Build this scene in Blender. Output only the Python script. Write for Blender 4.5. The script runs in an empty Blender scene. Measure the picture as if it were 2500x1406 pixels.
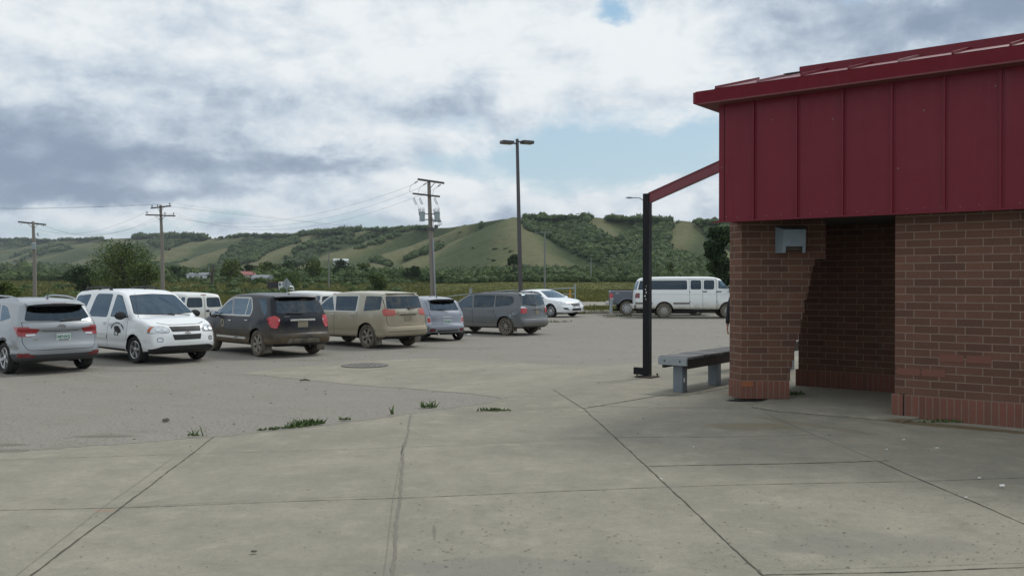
import bpy, bmesh, math, random
import numpy as np
from mathutils import Vector, Matrix
R = math.radians
random.seed(7); RNG = np.random.default_rng(11)
SC = bpy.context.scene
COL = SC.collection
# ------------------------------------------------------------------ camera
F, CX, HY, H = 2165.0, 1250.0, 688.0, 1.76      # focal (px of a 2500 px wide frame), horizon row, eye height
cam_d = bpy.data.cameras.new('camera'); cam = bpy.data.objects.new('camera', cam_d); COL.objects.link(cam)
cam_d.sensor_width = 36.0; cam_d.lens = 36.0*F/2500.0
cam_d.clip_start = .05; cam_d.clip_end = 9000
PITCH = math.atan((703.0-HY)/F)
cam.location = (0, 0, H); cam.rotation_euler = (math.pi/2-PITCH, 0, 0)
SC.camera = cam
SC.view_settings.view_transform = 'Standard'; SC.view_settings.look = 'None'
SC.view_settings.exposure = 0.0; SC.view_settings.gamma = 1.0
SC.cycles.max_bounces = 8; SC.cycles.diffuse_bounces = 3; SC.cycles.transparent_max_bounces = 16
# ------------------------------------------------------------------ node helper
class N:
    def __init__(s, tree): s.t = tree; s.n = tree.nodes; s.l = tree.links
    def put(s, sock, v):
        if isinstance(v, bpy.types.NodeSocket): s.l.new(v, sock)
        elif v is not None:
            try: sock.default_value = v
            except Exception: sock.default_value = tuple(v)+(1,)
    def m(s, op, a, b=None, c=None, clamp=False):
        n = s.n.new('ShaderNodeMath'); n.operation = op; n.use_clamp = clamp
        s.put(n.inputs[0], a)
        if b is not None: s.put(n.inputs[1], b)
        if c is not None: s.put(n.inputs[2], c)
        return n.outputs[0]
    def add(s, a, b): return s.m('ADD', a, b)
    def sub(s, a, b): return s.m('SUBTRACT', a, b)
    def mul(s, a, b): return s.m('MULTIPLY', a, b)
    def ss(s, x, a, b, o0=0., o1=1.):
        n = s.n.new('ShaderNodeMapRange'); n.interpolation_type = 'SMOOTHSTEP'
        for i, v in enumerate((x, a, b, o0, o1)): s.put(n.inputs[i], v)
        return n.outputs[0]
    def lin(s, x, a, b, o0=0., o1=1.):
        n = s.n.new('ShaderNodeMapRange')
        for i, v in enumerate((x, a, b, o0, o1)): s.put(n.inputs[i], v)
        return n.outputs[0]
    def noise(s, vec, scale, detail=3., rough=.5, dist=0., dim='3D'):
        n = s.n.new('ShaderNodeTexNoise'); n.noise_dimensions = dim
        if vec is not None: s.put(n.inputs['Vector'], vec)
        s.put(n.inputs['Scale'], scale); s.put(n.inputs['Detail'], detail)
        s.put(n.inputs['Roughness'], rough); s.put(n.inputs['Distortion'], dist)
        return n.outputs[0]
    def voro(s, vec, scale, out=0, feature='F1', rnd=1.):
        n = s.n.new('ShaderNodeTexVoronoi'); n.feature = feature
        s.put(n.inputs['Vector'], vec); s.put(n.inputs['Scale'], scale); s.put(n.inputs['Randomness'], rnd)
        return n.outputs[out]
    def mix(s, f, a, b, mode='MIX'):
        n = s.n.new('ShaderNodeMix'); n.data_type = 'RGBA'; n.blend_type = mode
        s.put(n.inputs[0], f)
        for i, v in ((6, a), (7, b)):
            if not isinstance(v, bpy.types.NodeSocket) and len(v) == 3: v = tuple(v)+(1,)
            s.put(n.inputs[i], v)
        return n.outputs[2]
    def sep(s, v):
        n = s.n.new('ShaderNodeSeparateXYZ'); s.put(n.inputs[0], v); return n.outputs
    def comb(s, x, y, z):
        n = s.n.new('ShaderNodeCombineXYZ')
        for i, v in enumerate((x, y, z)): s.put(n.inputs[i], v)
        return n.outputs[0]
    def coord(s, which='Object'): return s.n.new('ShaderNodeTexCoord').outputs[which]
    def pos(s): return s.n.new('ShaderNodeNewGeometry').outputs['Position']
    def bump(s, h, strength=.3, dist=.01):
        n = s.n.new('ShaderNodeBump'); s.put(n.inputs['Height'], h)
        n.inputs['Strength'].default_value = strength; n.inputs['Distance'].default_value = dist
        return n.outputs[0]
def material(name, fn=None, col=(.5, .5, .5), rough=.6, metal=0., coat=0., spec=.5, emit=None, estr=0.):
    m = bpy.data.materials.new(name); m.use_nodes = True
    t = m.node_tree; b = t.nodes['Principled BSDF']
    b.inputs['Base Color'].default_value = tuple(col)+(1,); b.inputs['Roughness'].default_value = rough
    b.inputs['Metallic'].default_value = metal; b.inputs['Coat Weight'].default_value = coat
    b.inputs['Specular IOR Level'].default_value = spec
    n = N(t)
    if fn:
        r = fn(n, b)
        if r is not None: n.put(b.inputs['Base Color'], r)
    elif not emit:   # a little grain so that nothing is perfectly even
        nz = n.noise(n.coord(), 14., 4., .6)
        n.put(b.inputs['Base Color'], n.mix(nz, tuple(c*.8 for c in col), tuple(min(1, c*1.18) for c in col)))
        n.put(b.inputs['Roughness'], n.lin(n.noise(n.coord(), 7., 3.), .3, .7, max(.02, rough-.08), min(1, rough+.1)))
    return m
# ------------------------------------------------------------------ world: Nishita sky behind a cloud deck
SUN_AZ, SUN_EL = R(42), R(50)       # clockwise from +Y, above the horizon
def px_dir(px, py):
    return math.atan((px-CX)/F), math.atan((HY-py)/math.hypot(F, px-CX))
def build_world():
    w = bpy.data.worlds.new('World'); SC.world = w; w.use_nodes = True
    t = w.node_tree; t.nodes.clear(); n = N(t)
    out = t.nodes.new('ShaderNodeOutputWorld'); bg = t.nodes.new('ShaderNodeBackground')
    sky = t.nodes.new('ShaderNodeTexSky'); sky.sky_type = 'NISHITA'; sky.sun_disc = False
    sky.sun_elevation = SUN_EL; sky.sun_rotation = SUN_AZ; sky.dust_density = 1.5
    sv = t.nodes.new('ShaderNodeVectorMath'); sv.operation = 'SCALE'; t.links.new(sky.outputs[0], sv.inputs[0]); sv.inputs[3].default_value = .085
    d = n.coord('Generated'); x, y, z = n.sep(d)
    az = n.m('ARCTAN2', x, y); el = n.m('ARCSINE', z)
    def v(sx, sy, o=0.): return n.comb(n.mul(az, sx), n.mul(el, sy), o)
    warp = n.noise(v(4., 7.), 1., 4., .6)
    warp2 = n.noise(v(4., 7., 9.), 1., 4., .6)
    fw = n.noise(v(16., 26., 3.), 1., 5., .6); fw2 = n.noise(v(16., 26., 8.), 1., 5., .6)
    azw = n.add(az, n.add(n.mul(n.sub(warp, .5), .11), n.mul(n.sub(fw, .5), .06)))
    elw = n.add(el, n.add(n.mul(n.sub(warp2, .5), .07), n.mul(n.sub(fw2, .5), .045)))
    def blob(px, py, rx, ry, amp, tilt=0.):
        a, e = px_dir(px, py); rx, ry = rx/F, ry/F
        dx = n.sub(azw, a); dy = n.sub(elw, e)
        if tilt: dy = n.sub(dy, n.mul(dx, tilt))
        u = n.mul(dx, 1/rx); w_ = n.mul(dy, 1/ry)
        r2 = n.add(n.mul(u, u), n.mul(w_, w_))
        return n.mul(n.m('POWER', 2.718, n.mul(r2, -1.)), amp)
    def total(lst):
        s = None
        for b in lst:
            q = blob(*b); s = q if s is None else n.add(s, q)
        return s
    flat = n.noise(v(3.2, 8.5, 2.), 1., 6., .55)          # long layers
    puff = n.noise(v(9., 15., 5.), 1., 7., .58, .3)
    fine = n.noise(v(26., 40., 1.), 1., 6., .65)
    def shift(sx, sy, o, up): return n.comb(n.mul(n.add(az, .012), sx), n.mul(n.add(el, up), sy), o)
    rel = n.sub(n.noise(v(8., 14., 5.), 1., 8., .6, .2), n.noise(shift(8., 14., 5., .022), 1., 8., .6, .2))
    rel2 = n.sub(n.noise(v(21., 34., 7.), 1., 7., .62, .2), n.noise(shift(21., 34., 7., .010), 1., 7., .62, .2))
    gaps = total([(1450, 400, 380, 95, .80, .12), (1490, 12, 60, 30, .55), (1400, 505, 420, 22, .22), (860, 560, 900, 22, .28),
                  (300, 555, 500, 26, .3), (1090, 400, 90, 60, .35), (2200, -60, 200, 60, .3), (1700, 330, 120, 60, .35)])
    cum = total([(1110, 500, 130, 60, .9), (1330, 512, 120, 30, .8), (1480, 515, 150, 28, .8), (1680, 480, 80, 55, .85), (1680, 530, 120, 22, .6),
                 (700, 510, 90, 50, .3)])
    cov = n.add(n.sub(n.sub(1.02, gaps), n.mul(n.sub(.52, puff), 1.5)), cum)
    cov = n.ss(cov, .36, .82)
    dark = total([(200, 360, 380, 60, .42, .05), (800, 405, 190, 34, .70, .05), (380, 470, 420, 26, .55), (60, 430, 200, 60, .35), (1110, 250, 130, 70, .38, .4),
                  (1390, 105, 90, 48, .42), (2080, 90, 330, 85, .62, .1), (2450, 30, 200, 90, .45), (150, 180, 260, 70, .30), (520, 385, 260, 26, .3),
                  (1960, -40, 300, 60, .35), (600, 250, 200, 40, .22), (1230, 520, 60, 22, .35), (1120, 545, 60, 16, .3), (1750, 510, 80, 25, .3), (740, 580, 500, 14, .25),
                  (-600, 300, 500, 120, .5), (3300, 250, 600, 150, .5)])
    lite = total([(1250, 130, 330, 120, .32, .2), (1650, 180, 300, 110, .22), (760, 190, 200, 70, .2), (60, 40, 200, 60, .2), (1110, 480, 110, 45, .25),
                  (1450, 505, 180, 22, .22), (870, 510, 300, 25, .16), (200, 500, 200, 18, .16), (700, 30, 400, 50, .12), (1600, 90, 200, 80, .2)])
    br = n.add(n.sub(n.add(.64, lite), n.mul(dark, .92)), n.add(n.mul(n.sub(flat, .5), .75), n.add(n.mul(n.sub(puff, .5), .70), n.add(n.mul(n.sub(fine, .5), .2), n.add(n.mul(rel, 1.45), n.mul(rel2, .42))))))
    br = n.ss(br, -.35, 1.02)
    cr = t.nodes.new('ShaderNodeValToRGB'); t.links.new(br, cr.inputs[0])
    e = cr.color_ramp.elements
    e[0].position = 0.; e[0].color = (.26, .33, .44, 1)
    e[1].position = 1.; e[1].color = (.87, .91, .93, 1)
    q = e.new(.35); q.color = (.40, .48, .59, 1)
    q = e.new(.68); q.color = (.62, .70, .78, 1)
    blue = n.mix(n.ss(el, .02, .5), (.56, .755, .85), (.24, .52, .80))
    nish = n.mix(.35, blue, sv.outputs[0])
    front = n.mix(cov, nish, cr.outputs[0])
    n.put(bg.inputs[0], front); bg.inputs[1].default_value = 1.0
    t.links.new(bg.outputs[0], out.inputs[0])
build_world()
sun_d = bpy.data.lights.new('sun', 'SUN'); sun = bpy.data.objects.new('sun', sun_d); COL.objects.link(sun)
sun_d.energy = 1.6; sun_d.angle = R(14); sun_d.color = (1., .96, .9)
sdir = Vector((math.sin(SUN_AZ)*math.cos(SUN_EL), math.cos(SUN_AZ)*math.cos(SUN_EL), math.sin(SUN_EL)))
sun.rotation_euler = (-sdir).to_track_quat('-Z', 'Y').to_euler()
# ------------------------------------------------------------------ objects and properties
def link(name, me, parent=None, mats=()):
    o = bpy.data.objects.new(name, me); COL.objects.link(o)
    for m in mats: me.materials.append(m)
    if parent: o.parent = parent
    return o
def tag(o, label=None, cat=None, group=None, kind=None):
    if label: o['label'] = label
    if cat: o['category'] = cat
    if group: o['group'] = group
    if kind: o['kind'] = kind
    return o
def empty(name, loc=(0, 0, 0), rz=0.):
    o = bpy.data.objects.new(name, None); COL.objects.link(o); o.location = loc; o.rotation_euler = (0, 0, rz)
    o.empty_display_size = .2
    return o
def copy_tree(o, parent=None):
    c = o.copy(); COL.objects.link(c)
    if parent: c.parent = parent
    for ch in list(o.children): copy_tree(ch, c)
    return c
class MB:
    """collects faces, becomes one mesh object"""
    def __init__(s): s.v = []; s.f = []; s.mi = []; s.uv = {}
    def verts(s, vs): k = len(s.v); s.v += [tuple(map(float, p)) for p in vs]; return k
    def face(s, idx, mi=0, uv=None):
        s.f.append(tuple(idx)); s.mi.append(mi)
        if uv: s.uv[len(s.f)-1] = uv
    def poly(s, pts, mi=0, uv=None): k = s.verts(pts); s.face(range(k, k+len(pts)), mi, uv)
    def box(s, c, d, rz=0., mi=0, M=None):
        c = Vector(c); m = M or Matrix.Rotation(rz, 3, 'Z'); h = Vector(d)/2
        k = s.verts([c+m@Vector((sx*h.x, sy*h.y, sz*h.z)) for sz in (-1, 1) for sx, sy in ((-1, -1), (1, -1), (1, 1), (-1, 1))])
        for q in ((3, 2, 1, 0), (4, 5, 6, 7), (0, 1, 5, 4), (1, 2, 6, 5), (2, 3, 7, 6), (3, 0, 4, 7)): s.face([k+i for i in q], mi)
    def bar(s, a, b, w, h=None, mi=0, up=(0, 0, 1)):
        a, b = Vector(a), Vector(b); z = (b-a).normalized(); u = Vector(up)
        if abs(z.dot(u)) > .98: u = Vector((1, 0, 0))
        x = u.cross(z).normalized(); y = z.cross(x)
        m = Matrix((x, y, z)).transposed(); s.box((a+b)/2, (w, h or w, (b-a).length), M=m, mi=mi)
    def tube(s, pts, r, n=8, mi=0, cap=True):
        pts = [Vector(p) for p in pts]; rs = r if hasattr(r, '__len__') else [r]*len(pts)
        prev = None; first = None; X = None
        for i, p in enumerate(pts):
            t = (pts[min(i+1, len(pts)-1)]-pts[max(i-1, 0)]).normalized()
            if X is None:
                u = Vector((0, 0, 1)) if abs(t.z) < .9 else Vector((1, 0, 0)); X = u.cross(t).normalized()
            else: X = (X-t*X.dot(t)).normalized()
            Y = t.cross(X)
            k = s.verts([p+(X*math.cos(a)+Y*math.sin(a))*rs[i] for a in [2*math.pi*j/n for j in range(n)]])
            if prev is not None:
                for j in range(n): s.face((prev+j, prev+(j+1) % n, k+(j+1) % n, k+j), mi)
            else: first = k
            prev = k
        if cap:
            s.face([first+j for j in range(n)][::-1], mi); s.face([prev+j for j in range(n)], mi)
    def lathe(s, prof, n=24, M=None, mi=0):
        """profile (r, h) around local Z"""
        M = M or Matrix.Identity(4); prev = None
        for r_, h_ in prof:
            k = s.verts([M@Vector((r_*math.cos(2*math.pi*j/n), r_*math.sin(2*math.pi*j/n), h_)) for j in range(n)])
            if prev is not None:
                for j in range(n): s.face((prev+j, prev+(j+1) % n, k+(j+1) % n, k+j), mi)
            prev = k
    def prism(s, pts, off, mi=0):
        """polygon pts (3-D) extruded by vector off"""
        off = Vector(off); pts = [Vector(p) for p in pts]; n = len(pts)
        k = s.verts(pts); q = s.verts([p+off for p in pts])
        s.face([k+i for i in range(n)][::-1], mi); s.face([q+i for i in range(n)], mi)
        for i in range(n): s.face((k+i, k+(i+1) % n, q+(i+1) % n, q+i), mi)
    def build(s, name, mats, parent=None, smooth=False, bevel=0., fix=True):
        me = bpy.data.meshes.new(name); me.from_pydata(s.v, [], s.f)
        mats = mats if isinstance(mats, (list, tuple)) else [mats]
        for m in mats: me.materials.append(m)
        me.polygons.foreach_set('material_index', s.mi)
        if s.uv:
            uvl = me.uv_layers.new(name='UVMap')
            for p in me.polygons:
                q = s.uv.get(p.index)
                if q:
                    for li, c in zip(p.loop_indices, q): uvl.data[li].uv = c
        if fix and not s.uv:
            bm = bmesh.new(); bm.from_mesh(me); bmesh.ops.recalc_face_normals(bm, faces=bm.faces[:]); bm.to_mesh(me); bm.free()
        if smooth: me.polygons.foreach_set('use_smooth', [True]*len(me.polygons)); me.update()
        o = bpy.data.objects.new(name, me); COL.objects.link(o)
        if parent: o.parent = parent
        if smooth and smooth != 'all':
            me.set_sharp_from_angle(angle=R(38)) if hasattr(me, 'set_sharp_from_angle') else None
        if bevel:
            b = o.modifiers.new('bevel', 'BEVEL'); b.width = bevel; b.segments = 2; b.limit_method = 'ANGLE'; b.angle_limit = R(40)
        return o
def mesh_np(name, V, Fc, mats, parent=None, smooth=False, mi=None, attr=None):
    """fast mesh from arrays; Fc is (n,3) or (n,4)"""
    me = bpy.data.meshes.new(name); k = Fc.shape[1]; n = len(Fc)
    me.vertices.add(len(V)); me.vertices.foreach_set('co', np.asarray(V, np.float32).ravel())
    me.loops.add(n*k); me.loops.foreach_set('vertex_index', np.asarray(Fc, np.int32).ravel())
    me.polygons.add(n); me.polygons.foreach_set('loop_start', np.arange(n, dtype=np.int32)*k)
    try: me.polygons.foreach_set('loop_total', np.full(n, k, np.int32))
    except Exception: pass
    for m in (mats if isinstance(mats, (list, tuple)) else [mats]): me.materials.append(m)
    if mi is not None: me.polygons.foreach_set('material_index', np.asarray(mi, np.int32))
    me.polygons.foreach_set('use_smooth', np.full(n, bool(smooth)))
    me.update(calc_edges=True)
    if attr is not None:
        a = me.attributes.new('tint', 'FLOAT', 'POINT'); a.data.foreach_set('value', np.asarray(attr, np.float32))
    me.validate()
    o = bpy.data.objects.new(name, me); COL.objects.link(o)
    if parent: o.parent = parent
    return o
# ------------------------------------------------------------------ the lay of the land
def S(t): t = np.clip(t, 0, 1); return t*t*(3-2*t)
def G(X, Y):
    X = np.asarray(X, float); Y = np.asarray(Y, float)
    Ye = np.interp(X, [-20, -5.1, -3.3, -1.3, .66, 5, 8], [3, 8.9, 9.8, 11.4, 14.4, 19, 21])
    z = -.25*S((Y-Ye)/9)*(1-.95*S((Y+.9*X-36)/10))
    q = (X+7.15)*-.77+(Y-25.4)*.64
    z = z-.5*S((q-4)/7)*S((8-X)/16)
    far = S((Y-60)/90); zf = -1.0*S(-X/30.)+(1.8+.9*S(-X/60.))*S((Y-190)/130)
    return z*(1-far)+far*zf
def g(x, y): return float(G(x, y))
def ray(px, py):
    d = Vector(((px-CX)/F, 1., (703.-py)/F)); d.rotate(Matrix.Rotation(-PITCH, 3, 'X')); return d/d.y
def gp(px, py, off=0.):
    """where the ray through a photo pixel meets the ground"""
    d = ray(px, py); t = 2.
    while t < 900:
        if H+d.z*t <= g(d.x*t, t)+off: break
        t *= 1.01
    lo, hi = t/1.01, t
    for _ in range(20):
        m = (lo+hi)/2
        if H+d.z*m <= g(d.x*m, m)+off: hi = m
        else: lo = m
    return Vector((d.x*hi, hi, H+d.z*hi))
def at(px, py, Y):
    d = ray(px, py); return Vector((d.x*Y, Y, H+d.z*Y))
def col_x(px, Y): return (px-CX)/F*Y
# ------------------------------------------------------------------ shared materials
def paint(name, col, metal=0., rough=.32, mud=0., mudz=.55, mudcol=(.20, .175, .13), coat=.6, dust=.08, spec=.5):
    """car paint; mud = amount of dried mud thrown up from below (a coating with its own ragged edge)"""
    def fn(n, b):
        p = n.coord(); z = n.sep(p)[2]
        base = n.mix(n.noise(p, 60., 2.), tuple(c*.93 for c in col), tuple(min(1, c*1.05) for c in col))
        nz = n.noise(p, 2.2, 6., .62, .4); nf = n.noise(p, 23., 5., .65)
        e = n.add(z, n.add(n.mul(n.sub(nz, .5), .75), n.mul(n.sub(nf, .5), .22)))
        k = n.ss(e, mudz+.32, mudz-.38, 0., mud)
        k = n.m('MAXIMUM', k, n.mul(n.ss(n.add(n.mul(nz, .6), n.mul(nf, .4)), .35, .7), dust))
        c = n.mix(k, base, n.mix(nf, tuple(c*.85 for c in mudcol), tuple(c*1.15 for c in mudcol)))
        n.put(b.inputs['Roughness'], n.lin(k, 0., 1., rough, .85))
        n.put(b.inputs['Metallic'], n.lin(k, 0., 1., metal, 0.))
        n.put(b.inputs['Coat Weight'], n.lin(k, 0., .7, coat, 0.)); b.inputs['Coat Roughness'].default_value = .06
        b.inputs['Specular IOR Level'].default_value = spec
        g_ = n.n.new('ShaderNodeNewGeometry')
        return n.mix(g_.outputs['Backfacing'], c, (.035, .035, .037))
    return material(name, fn)
def glassmat(name, see=.45, tint=(.55, .68, .66), dirt=0., refl=.025):
    m = bpy.data.materials.new(name); m.use_nodes = True; t = m.node_tree; t.nodes.clear(); n = N(t)
    out = t.nodes.new('ShaderNodeOutputMaterial')
    tr = t.nodes.new('ShaderNodeBsdfTransparent'); tr.inputs[0].default_value = tuple(c*see for c in tint)+(1,)
    gl = t.nodes.new('ShaderNodeBsdfGlossy'); gl.inputs['Roughness'].default_value = .015; gl.inputs[0].default_value = (.60, .80, 1., 1)
    fr = t.nodes.new('ShaderNodeFresnel'); fr.inputs[0].default_value = 1.52
    k = n.add(n.mul(fr.outputs[0], 1.2), refl)
    mx = t.nodes.new('ShaderNodeMixShader'); n.put(mx.inputs[0], k); t.links.new(tr.outputs[0], mx.inputs[1]); t.links.new(gl.outputs[0], mx.inputs[2])
    df = t.nodes.new('ShaderNodeBsdfDiffuse'); df.inputs[0].default_value = (.2, .18, .14, 1)
    m2 = t.nodes.new('ShaderNodeMixShader')
    nz = n.noise(n.coord(), 3.5, 5., .6)
    n.put(m2.inputs[0], n.add(n.ss(nz, .4, .75, 0., dirt), .012))
    t.links.new(mx.outputs[0], m2.inputs[1]); t.links.new(df.outputs[0], m2.inputs[2]); t.links.new(m2.outputs[0], out.inputs[0])
    return m
M = {}
M['glass'] = glassmat('car_glass', .92, (.66, .84, .80), refl=.07); M['tint'] = glassmat('tinted_glass', .13, (.5, .55, .65)); M['dirtyglass'] = glassmat('dusty_glass', .4, dirt=.35)
M['midglass'] = glassmat('green_glass', .75, (.6, .78, .76), refl=.08)
M['dirtytint'] = glassmat('dusty_tinted_glass', .12, (.5, .5, .5), dirt=.4)
def _rubber(n, b):
    nz = n.noise(n.coord(), 9., 4., .6); b.inputs['Roughness'].default_value = .85
    return n.mix(nz, (.012, .012, .013), (.035, .034, .032))
M['rubber'] = material('rubber', _rubber)
def _mudrubber(n, b):
    nz = n.noise(n.coord(), 7., 5., .65); b.inputs['Roughness'].default_value = .95
    return n.mix(n.ss(nz, .25, .6), (.05, .045, .038), (.15, .13, .10))
M['mudrubber'] = material('muddy_rubber', _mudrubber)
M['alloy'] = material('alloy', col=(.62, .63, .64), rough=.32, metal=.85)
def _mudalloy(n, b):
    nz = n.noise(n.coord(), 16., 5., .65); b.inputs['Roughness'].default_value = .6; b.inputs['Metallic'].default_value = .35
    return n.mix(n.ss(nz, .3, .65), (.42, .40, .36), (.22, .19, .145))
M['mudalloy'] = material('muddy_alloy', _mudalloy)
M['black'] = material('black_plastic', col=(.018, .018, .02), rough=.55)
M['gloss'] = material('black_gloss', col=(.01, .01, .012), rough=.12, coat=.5)
M['clad'] = material('dark_cladding', col=(.045, .047, .052), rough=.62)
M['mudclad'] = material('muddy_cladding', fn=lambda n, b: n.mix(n.ss(n.noise(n.coord(), 5., 5., .6), .3, .65), (.06, .055, .048), (.19, .165, .125)))
M['seam'] = material('panel_gap', col=(.012, .012, .013), rough=.9)
M['inner'] = material('cabin_trim', col=(.028, .028, .03), rough=.85)
M['seat'] = material('seat_fabric', col=(.04, .04, .04), rough=.9)
M['chrome'] = material('chrome', col=(.75, .76, .78), rough=.12, metal=1.)
M['chromed'] = material('dusty_chrome', col=(.55, .54, .5), rough=.35, metal=.7)
M['red'] = material('red_lens', col=(.30, .010, .017), rough=.12, coat=.8)
M['redlit'] = material('red_lens_bright', col=(.46, .015, .022), rough=.14, coat=.8)
M['dkred'] = material('dark_red_lens', col=(.16, .012, .018), rough=.15, coat=.7)
M['lens'] = material('clear_lens', col=(.62, .66, .68), rough=.1, metal=.35, coat=1.)
M['amber'] = material('amber_lens', col=(.55, .13, .03), rough=.15, coat=.8)
M['plate'] = material('number_plate', col=(.62, .68, .66), rough=.45)
M['plateink'] = material('plate_green', col=(.02, .2, .13), rough=.5)
M['muddyplate'] = material('muddy_plate', col=(.27, .24, .17), rough=.9)
M['ink'] = material('black_decal', col=(.006, .006, .007), rough=.5)
M['white'] = material('white_plain', col=(.78, .78, .76), rough=.5)
M['rail'] = material('rail_silver', col=(.42, .44, .47), rough=.35, metal=.7)
# ------------------------------------------------------------------ vehicles
def catmull(P, n):
    """P: list of (x, z[, 1 if sharp]); returns a smooth resampled polyline"""
    out = []; m = len(P); sh = [len(p) > 2 and p[2] for p in P]; Q = [Vector(p[:2]) for p in P]
    for i in range(m-1):
        p1, p2 = Q[i], Q[i+1]
        p0 = p1*2-p2 if (i == 0 or sh[i]) else Q[i-1]
        p3 = p2*2-p1 if (i == m-2 or sh[i+1]) else Q[i+2]
        L0 = (p2-p1).length
        t1 = (p2-p0)/((p2-p1).length+(p1-p0).length)*L0; t2 = (p3-p1)/((p3-p2).length+(p2-p1).length)*L0
        k = max(2, int(round(L0/n)))
        for j in range(k):
            t = j/k; h = (2*t**3-3*t*t+1, t**3-2*t*t+t, -2*t**3+3*t*t, t**3-t*t)
            out.append(p1*h[0]+t1*h[1]+p2*h[2]+t2*h[3])
    out.append(Q[-1].copy()); return out
def rpoly(P, r=.04, n=3):
    """polygon with rounded corners; a point may carry its own radius"""
    out = []; m = len(P)
    for i in range(m):
        p = Vector(P[i][:2]); a = Vector(P[i-1][:2]); b = Vector(P[(i+1) % m][:2]); rr = P[i][2] if len(P[i]) > 2 else r
        da, db = (a-p), (b-p); q = min(rr, da.length*.45, db.length*.45)
        if q < 1e-4: out.append(tuple(p)); continue
        s, e = p+da.normalized()*q, p+db.normalized()*q
        for j in range(n+1):
            t = j/n; out.append(tuple(s*(1-t)**2+p*2*t*(1-t)+e*t*t))
    return out
def inset(P, d):
    """move every edge of a polygon inwards by d"""
    m = len(P); A = sum(P[i][0]*P[(i+1) % m][1]-P[(i+1) % m][0]*P[i][1] for i in range(m)); s = 1 if A > 0 else -1; out = []
    for i in range(m):
        p = Vector(P[i]); a = (p-Vector(P[i-1])); b = (Vector(P[(i+1) % m])-p)
        if a.length < 1e-6 or b.length < 1e-6: continue
        a.normalize(); b.normalize(); na = Vector((-a.y, a.x))*s; nb = Vector((-b.y, b.x))*s
        bi = (na+nb); k = bi.length
        out.append(tuple(p+bi/k*d/max(.5, k/2)) if k > 1e-3 else tuple(p+na*d))
    return out
def inpoly(x, y, P):
    c = False; j = len(P)-1
    for i in range(len(P)):
        if (P[i][1] > y) != (P[j][1] > y) and x < (P[j][0]-P[i][0])*(y-P[i][1])/(P[j][1]-P[i][1])+P[i][0]: c = not c
        j = i
    return c
WRAP = dict(tail_lamp=.26, reflector=.26, headlamp=.42, turn_lamp=.42, bumper_cladding=.3, air_dam=.4, reversing_lamp=.26)
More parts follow.
